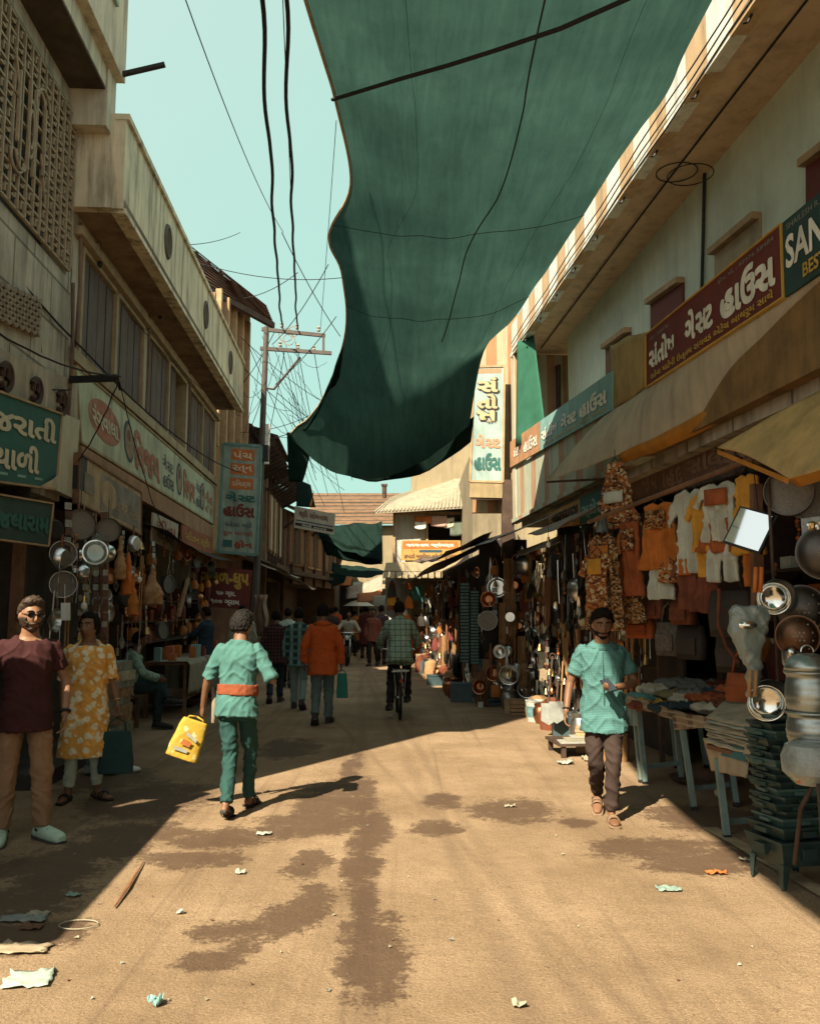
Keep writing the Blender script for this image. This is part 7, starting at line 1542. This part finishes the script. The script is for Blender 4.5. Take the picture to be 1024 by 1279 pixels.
for i in range(9):
    z = .022*i; a = random.uniform(-.03,.03); q = [P(881+2*i%5,918,6.75), P(962,940,6.0), P(985,905,6.6), P(905,896,7.2)]; c = sum(q, V())/4; mb = MB(); rows = []
    for j in range(7):
        row = []
        for k in range(9):
            p = bil([q[0],q[1],q[2],q[3]], k/8, j/6); p = c+(p-c)*(1+a); row.append(p+V((a,0,z-.05+.014*noise.noise(V((k*.7,j*.7,i*2.1)))))) 
        rows.append(row)
    mb.grid(rows); obj('newspaper', mb, M('newsprint_%d' % (i%3), ((.40,.35,.25),(.26,.30,.26),(.34,.29,.20))[i%3], .9, .3, 9, .2), np_, True, ('S', .012))
one('paper_bag', MB().lathe([(.09,0),(.12,.05),(.10,.1)], 12, 0, Matrix.Translation(P(952,952,5.9))), M('tan_sheet', (.34,)*3), 'crumpled tan paper over the rim of the stove stack', 'paper', smooth=True)
# far right ground goods: bucket, crates, tools, racks
def bucket(px, py, label, m):
    g = G(px, py); t = thing('paint_bucket', label, 'bucket', g); obj('pail', MB().lathe([(.125,0),(.15,.30),(.157,.30),(.157,.315),(.14,.315),(.118,.02),(.001,.02)], 24, 0, Matrix.Translation(g)), m, t, True); obj('handle', MB().torus(g+V((0,0,.30)), .155, .005, Matrix.Rotation(pi/2, 4, 'X') @ Matrix.Rotation(.3, 4, 'X'), 20, 5, a0=pi, a1=2*pi), STEEL, t); obj('label_print', MB().lathe([(.134,.07),(.148,.23)], 24, 0, Matrix.Translation(g), cap=False), M('bucket_print', (.12,.24,.25), .5, .6, 12, 0), t, True)
bucket(669,901,'white paint bucket with a blue print at the shade edge', M('bucket_white', (.40,.42,.38), .5))
def crate(c, w, d, h, m, label, rz=0, group=None, slats=4):
    t = thing('crate', label, 'crate', c, group, local=True, rz=rz)
    for (x0,x1,y0,y1) in ((-w/2,w/2,-d/2,-d/2+.02),(-w/2,w/2,d/2-.02,d/2),(-w/2,-w/2+.02,-d/2+.02,d/2-.02),(w/2-.02,w/2,-d/2+.02,d/2-.02)):
        mb = MB()
        for i in range(slats): mb.box(x0,x1,y0,y1,h*(i+.1)/slats,h*(i+.85)/slats)
        obj('side', mb, m, t)
    obj('base', MB().box(-w/2+.02,w/2-.02,-d/2+.02,d/2-.02,.005,.025), m, t); return t
crate(G(650,893), .34, .34, .24, WOODL, 'small pale wooden crate left of the paint bucket')
BLC = M('blue_grey_plastic', (.06,.10,.11), .5, .3, 8, .1)
g = G(622,880)
crate(g, .78, .5, .30, BLC, 'blue grey plastic crate on the ground before the knife rack', .1); crate(g+V((.03,.1,.31)), .72, .46, .26, BLC, 'second blue grey crate stacked on the lower one', -.06); crate(g+V((.02,.1,.58)), .66, .42, .22, BLC, 'topmost blue grey crate with goods heaped in it', .12)
hp_ = remesh('t', MB().ball(g+V((.02,.1,.82)), .24, .18, .12, 14, 8), GBR, .02, 1, None, fold=.04); hp_.name = 'goods_heap'; tag(hp_, 'brown heap of goods in the topmost blue grey crate', 'heap')
# knife/file rack: tall teal slatted board
def rack(px0, px1, pyt, pyb, Y, label):
    t = thing('display_rack', label, 'rack', P((px0+px1)/2, pyb, Y)); q = [P(px0,pyt,Y), P(px1,pyt,Y+.05), P(px1,pyb,Y+.05), P(px0,pyb,Y)]; mb = MB(); mb.slab(q, .05, qn(q)); obj('board', mb, BLACK, t)
    mb = MB(); n = qn(q)
    for i in range(24): mb.slab([p+n*.02 for p in rect(q, .06, .94, (i+.12)/24, (i+.80)/24)], .015, n)
    obj('packets', mb, M('teal_packet', (.14,.24,.22), .5, .4, 14, .1), t)
rack(574,586,728,828,16.25,'tall narrow rack of teal packets, left one of the pair'); rack(587,598,738,830,16.2,'tall narrow rack of teal packets, right one of the pair')
for (a, b_, lab) in (((690,820,12.2),(684,890,12.0),'spade with a grey blade leaning at the hardware display'),((697,852,11.9),(694,888,11.8),'wooden mallet shaft leaning beside the spade')):
    mb = MB(); p, q_ = P(*a), P(*b_); mb.tube([p, q_], .016, 8, 0 if 'spade' not in lab else 1)
    if 'spade' in lab: mb.slab([q_+V((-.09,-.02,.12)), q_+V((.09,-.02,.12)), q_+V((.10,-.06,-.10)), q_+V((0,-.07,-.16)), q_+V((-.10,-.06,-.10))], .012); mb.torus(p, .04, .01, RX, 12, 5, 1)
    one('spade' if 'spade' in lab else 'mallet', mb, [M('white_blade', (.26,.28,.26), .5), DWOOD] if 'spade' in lab else BAMB, lab, 'tool')
g = G(665,880); t = thing('pot_stack', 'stack of small metal pots behind the paint bucket', 'pots', g+V((0,.4,0)))
for i in range(7): obj('pot', MB().lathe([(.07,0),(.10,.05),(.105,.085),(.11,.09)], 18, 0, Matrix.Translation(g+V((.01*sin(i*2),.4,.03+i*.085)))), DSTEEL if i % 2 else STEEL, t, True)
# low pallet with white sacks, and scraps by it
g = G(722,942); pl_ = thing('low_pallet', 'low dark pallet with white paper on the sunlit ground behind the phone man', 'pallet', g, local=True, rz=.1); obj('deck', MB().box(-.3,.3,-.3,.35,.13,.16), DWOOD, pl_)
for x in (-.27,.23):
    for y in (-.28,.28): obj('foot', MB().box(x,x+.05,y,y+.05,0,.13), DWOOD, pl_)
for i in range(3): obj('paper_sheet', MB().slab([(-.28+.1*i,-.28+.13*i,.165+.012*i),(.12+.08*i,-.3+.13*i,.168+.012*i),(.1+.08*i,.0+.1*i,.172+.012*i),(-.25+.1*i,.02+.1*i,.167+.012*i)], .006), [M('sack_paper', (.32,.33,.28), .8), M('dirty_cream', (.30,.28,.20), .8), M('sack_paper')][i], pl_)
# white diamond board and goods at the end shop
q = [P(628,671,19), P(639,682,19), P(629,694,19), P(619,683,19)]; mb = MB(); mb.slab(q, .03, qn(q)); one('diamond_board', mb, WHITE, 'white diamond shaped board above the far hardware display', 'board')
random.seed(2)
for i in range(44):
    px = random.uniform(486, 590); py = random.uniform(728, 778); Y = 29.3+random.uniform(-.2,.4); m = [GO, GY, DKC, PT['teal'], GW, GBR, DKC, GRU][i % 8]
    if px > 535 and py > 745: m = [DKC, DSTEEL, BLC][i % 3]
    mb = MB(); c = P(px, py, Y); r = random.uniform(.10,.2); loft(mb, [(c+V((0,0,-r*1.6)), V((r,0,0)), V((0,r*.5,0))), (c, V((r*.8,0,0)), V((0,r*.5,0))), (c+V((0,0,r)), V((r*.2,0,0)), V((0,r*.2,0)))], 8)
    one('hanging_goods', mb, m, 'small colourful item hung at the front of the end shop', 'goods', 'goods hung at the end shop', True)
table('shop_counter', 'wooden counter of the end shop', FM(0,0,1) @ Matrix.Rotation(0,4,'Z'), 28.6, 29.3, .55, 2.2, .95, WOODL)
for (px, py, Y, m, lab) in ((528,808,30,GW,'white sack under the end shop counter'),(542,812,29,BAMB,'straw coloured sack before the end shop counter'),(516,812,29.5,GRU,'rust coloured sack beside the white sack')):
    mb = MB(); mb.ball(P(px, py, Y)+V((0,0,.1)), .32, .25, .30, 14, 8); o = remesh('sack', mb, m, .03, 1, None, fold=.06, seed=px); tag(o, lab, 'sack')
# goods at the far corner of the guest house and on the ground along the displays
random.seed(77)
for i in range(74):
    hang(random.choice(METAL+MIXED), P(random.uniform(598, 662), random.uniform(684, 850), 15.7+random.uniform(-.3,.2)), 'below the tall sky blue sign', 'goods at the corner below the tall sign', -.2, random.uniform(1.,1.7))
GN = [('sack', BAMB, 'straw sack'), ('box', WOODL, 'pale wooden box'), ('pot', DSTEEL, 'dull metal pot'), ('box', BLC, 'blue grey box'), ('sack', GBR, 'brown sack'), ('pot', COPPER, 'copper coloured pot')]
for i in range(26):
    k, m, lab = GN[i % 6]; s = 10.1+i*.66 if i < 9 else 16.6+(i-9)*.62; c = (MF if i < 9 else MG) @ V((s, random.uniform(.05,.35) if i < 9 else random.uniform(.0,.3), 0)); r = random.uniform(.13, .2); h = random.uniform(.22, .42); mb = MB(); Tm = Matrix.Translation(c) @ Matrix.Rotation(random.uniform(-.5,.5), 4, 'Z'); mb.T = Tm
    if k == 'box': mb.box(-r, r, -r, r, 0, h*.9).box(-r*1.05, r*1.05, -r*1.05, r*1.05, h*.9, h)
    elif k == 'pot': mb.lathe([(r*.7,0),(r,.1),(r*1.02,h*.7),(r*.8,h*.85),(r*.9,h),(r*.78,h),(r*.7,h*.8)], 18, cap=False).lathe([(.001,.02),(r*.7,.02)], 18, cap=False)
    else: loft(mb, [(V((0,0,0)), V((r,0,0)), V((0,r,0))), (V((0,0,h*.5)), V((r*1.1,0,0)), V((0,r*1.05,0))), (V((.02,0,h)), V((r*.9,0,0)), V((0,r*.85,0))), (V((.03,0,h*1.15)), V((r*.35,0,0)), V((0,r*.3,0)))], 12)
    one(k, mb, m, lab+' on the ground along the right displays', k, 'ground goods along the right displays', True)
# ---------------------------------------------------------------- litter on the street
random.seed(12)
def gz(x, y): return .008*noise.noise(V((x*.7, y*.7, 3))) if abs(x) < 6 else 0.
def scrap(px, py, w, h, m, label, name='paper_scrap', fold_=.02, rz=0.):
    g = G(px, py); g.z = gz(g.x, g.y)-.007; mb = MB(); n = 9; rows = []
    for i in range(n+1):
        row = []
        for j in range(n+1):
            x, y = (i/n-.5)*w, (j/n-.5)*h; x += .10*w*noise.noise(V((y*30+px,i*.3,1))); y += .10*h*noise.noise(V((x*30+py,j*.3,7))); row.append(Matrix.Translation(g) @ Matrix.Rotation(rz, 4, 'Z') @ V((x, y, .012+fold_*1.3*abs(noise.noise(V((x*22+px,y*22,2))))+fold_*abs(noise.noise(V((x*50+px,y*50,2)))))))
        rows.append(row)
    mb.grid(rows); return one(name, mb, m, label, 'litter', None, True, ('S', .003))
scrap(36,1226,.20,.18,M('mint_paper', (.33,.41,.35), .8, .1),'pale mint sheet of paper at the lower left corner',rz=.15)
scrap(194,1257,.055,.06,PT['sky'],'small crumpled blue wrapper at the bottom',fold_=.05); scrap(47,1144,.12,.08,M('dirty_cream', (.30,.28,.20), .8),'cream leaflet on the damp shaded ground at left'); scrap(30,1150,.24,.10,M('grey_wrapper', (.2,.23,.21), .6),'flattened grey wrapper on the damp ground at left'); scrap(40,1160,.11,.08,PT['brown'],'brown card scrap on the damp ground at left'); scrap(22,1188,.3,.13,M('tan_sheet', (.34,)*3),'tan card scrap at the lower left')
scrap(92,1120,.08,.05,M('dirty_mint', (.20,.28,.24), .8),'mint wrapper at the shade edge on the left'); scrap(330,1043,.11,.07,M('dirty_paper', (.34,.36,.31), .8),'white paper scrap on the wet patch'); scrap(300,1092,.06,.05,M('dirty_paper', (.34,.36,.31), .8),'tiny white scrap below the wet patch'); scrap(637,1008,.09,.06,M('dirty_cream', (.30,.28,.20), .8),'cream scrap on the right wet patch'); scrap(835,1112,.14,.09,M('dirty_mint', (.20,.28,.24), .8),'pale mint scrap in the sun at the right'); scrap(895,1092,.13,.06,PT['orange'],'orange scrap at the right shade edge'); scrap(648,1259,.06,.04,M('dirty_cream', (.30,.28,.20), .8),'small cream scrap at the bottom centre'); scrap(225,1142,.04,.03,M('dirty_paper', (.34,.36,.31), .8),'tiny white scrap in the left sun'); scrap(706,955,.16,.12,M('dirty_paper', (.34,.36,.31), .8),'white litter by the low pallet',fold_=.05); scrap(735,950,.14,.2,M('dirty_cream', (.30,.28,.20), .8),'cream litter under the low pallet',fold_=.05); scrap(930,1076,.07,.05,M('dirty_cream', (.30,.28,.20), .8),'folded cream scrap before the stove stack'); scrap(215,848,.2,.12,M('dirty_paper', (.34,.36,.31), .8),'white scrap on the shaded ground at left'); scrap(240,856,.12,.1,M('dirty_paper', (.34,.36,.31), .8),'crumpled white scrap near the left stall',fold_=.1)
LSC = [M('dirty_cream'), PT['brown'], M('dirty_paper'), PT['grey']]
for i in range(34):
    px = random.uniform(60, 960); py = 930+random.random()**.7*340; g = G(px, py); r = random.uniform(.005, .014); g.z = gz(g.x, g.y)-.005
    mb = MB(); a = random.uniform(0, 6); mb.add([g+V((r*cos(a+k*1.6)*random.uniform(.5,1.4), r*sin(a+k*1.6)*random.uniform(.5,1.4), .010+.006*(k%2))) for k in range(4)], [(0,1,2,3)])
    one('litter_bit', mb, LSC[i % 4], ['cream', 'brown', 'white', 'grey'][i % 4]+' tiny scrap of litter on the sunlit street', 'litter', 'tiny litter scraps on the street', mod=('S', .003))
one('palm_frond_stick', MB().tube([G(143,1136)+V((0,0,.012)), G(160,1112)+V((0,0,.02)), G(180,1078)+V((0,0,.012))], [.006,.012,.004], 6, flat=.5), BRW, 'long brown stick lying at the left shade edge', 'stick', smooth=True)
mb = MB(); g = G(98,1158); mb.torus(g+V((0,0,.012)), .10, .003, Matrix.Diagonal((1,.7,1)).to_4x4(), 30, 5); one('wire_loop', mb, M('dirty_cream'), 'thin pale wire loop on the ground at left', 'wire')
for i, (px, py) in enumerate(((222,882),(234,884))): one('slipper', MB().ball(G(px, py)+V((0,0,.03)), .13, .06, .025), BLACK, ['black slipper on the shaded ground, left of the pair', 'black slipper on the shaded ground, right of the pair'][i], 'slipper', smooth=True)
# basin under the table
g = G(880,978); one('flat_basin', MB().lathe([(.001,.01),(.26,.012),(.33,.05),(.34,.052),(.27,.004),(.001,.0)], 24, 0, Matrix.Translation(g), cap=False), RUST, 'flat rusty basin under the middle trestle table', 'basin', smooth=True)
one('round_pebble', MB().ball(G(897,995)+V((0,0,.03)), .035), PT['cream'], 'pale ball on the ground under the nearest table', 'ball', smooth=True)
one('kerb_strip', (lambda mb: (mb.grid([[oR(s, .35+.012*noise.noise(V((s*3,1,0)))+d, .014+.004*noise.noise(V((s*2,d*9,0)))) for d in (0,.05,.11)] for s in [3+i*.2 for i in range(21)]]), mb)[1])(MB()), M('pale_kerb', (.38,.30,.19), .9, .4, 6, .4), 'x', 'kerb')
o = C.objects[-1]; o.name = 'kerb_strip'; del o['label']; del o['category']; o['kind'] = 'structure'
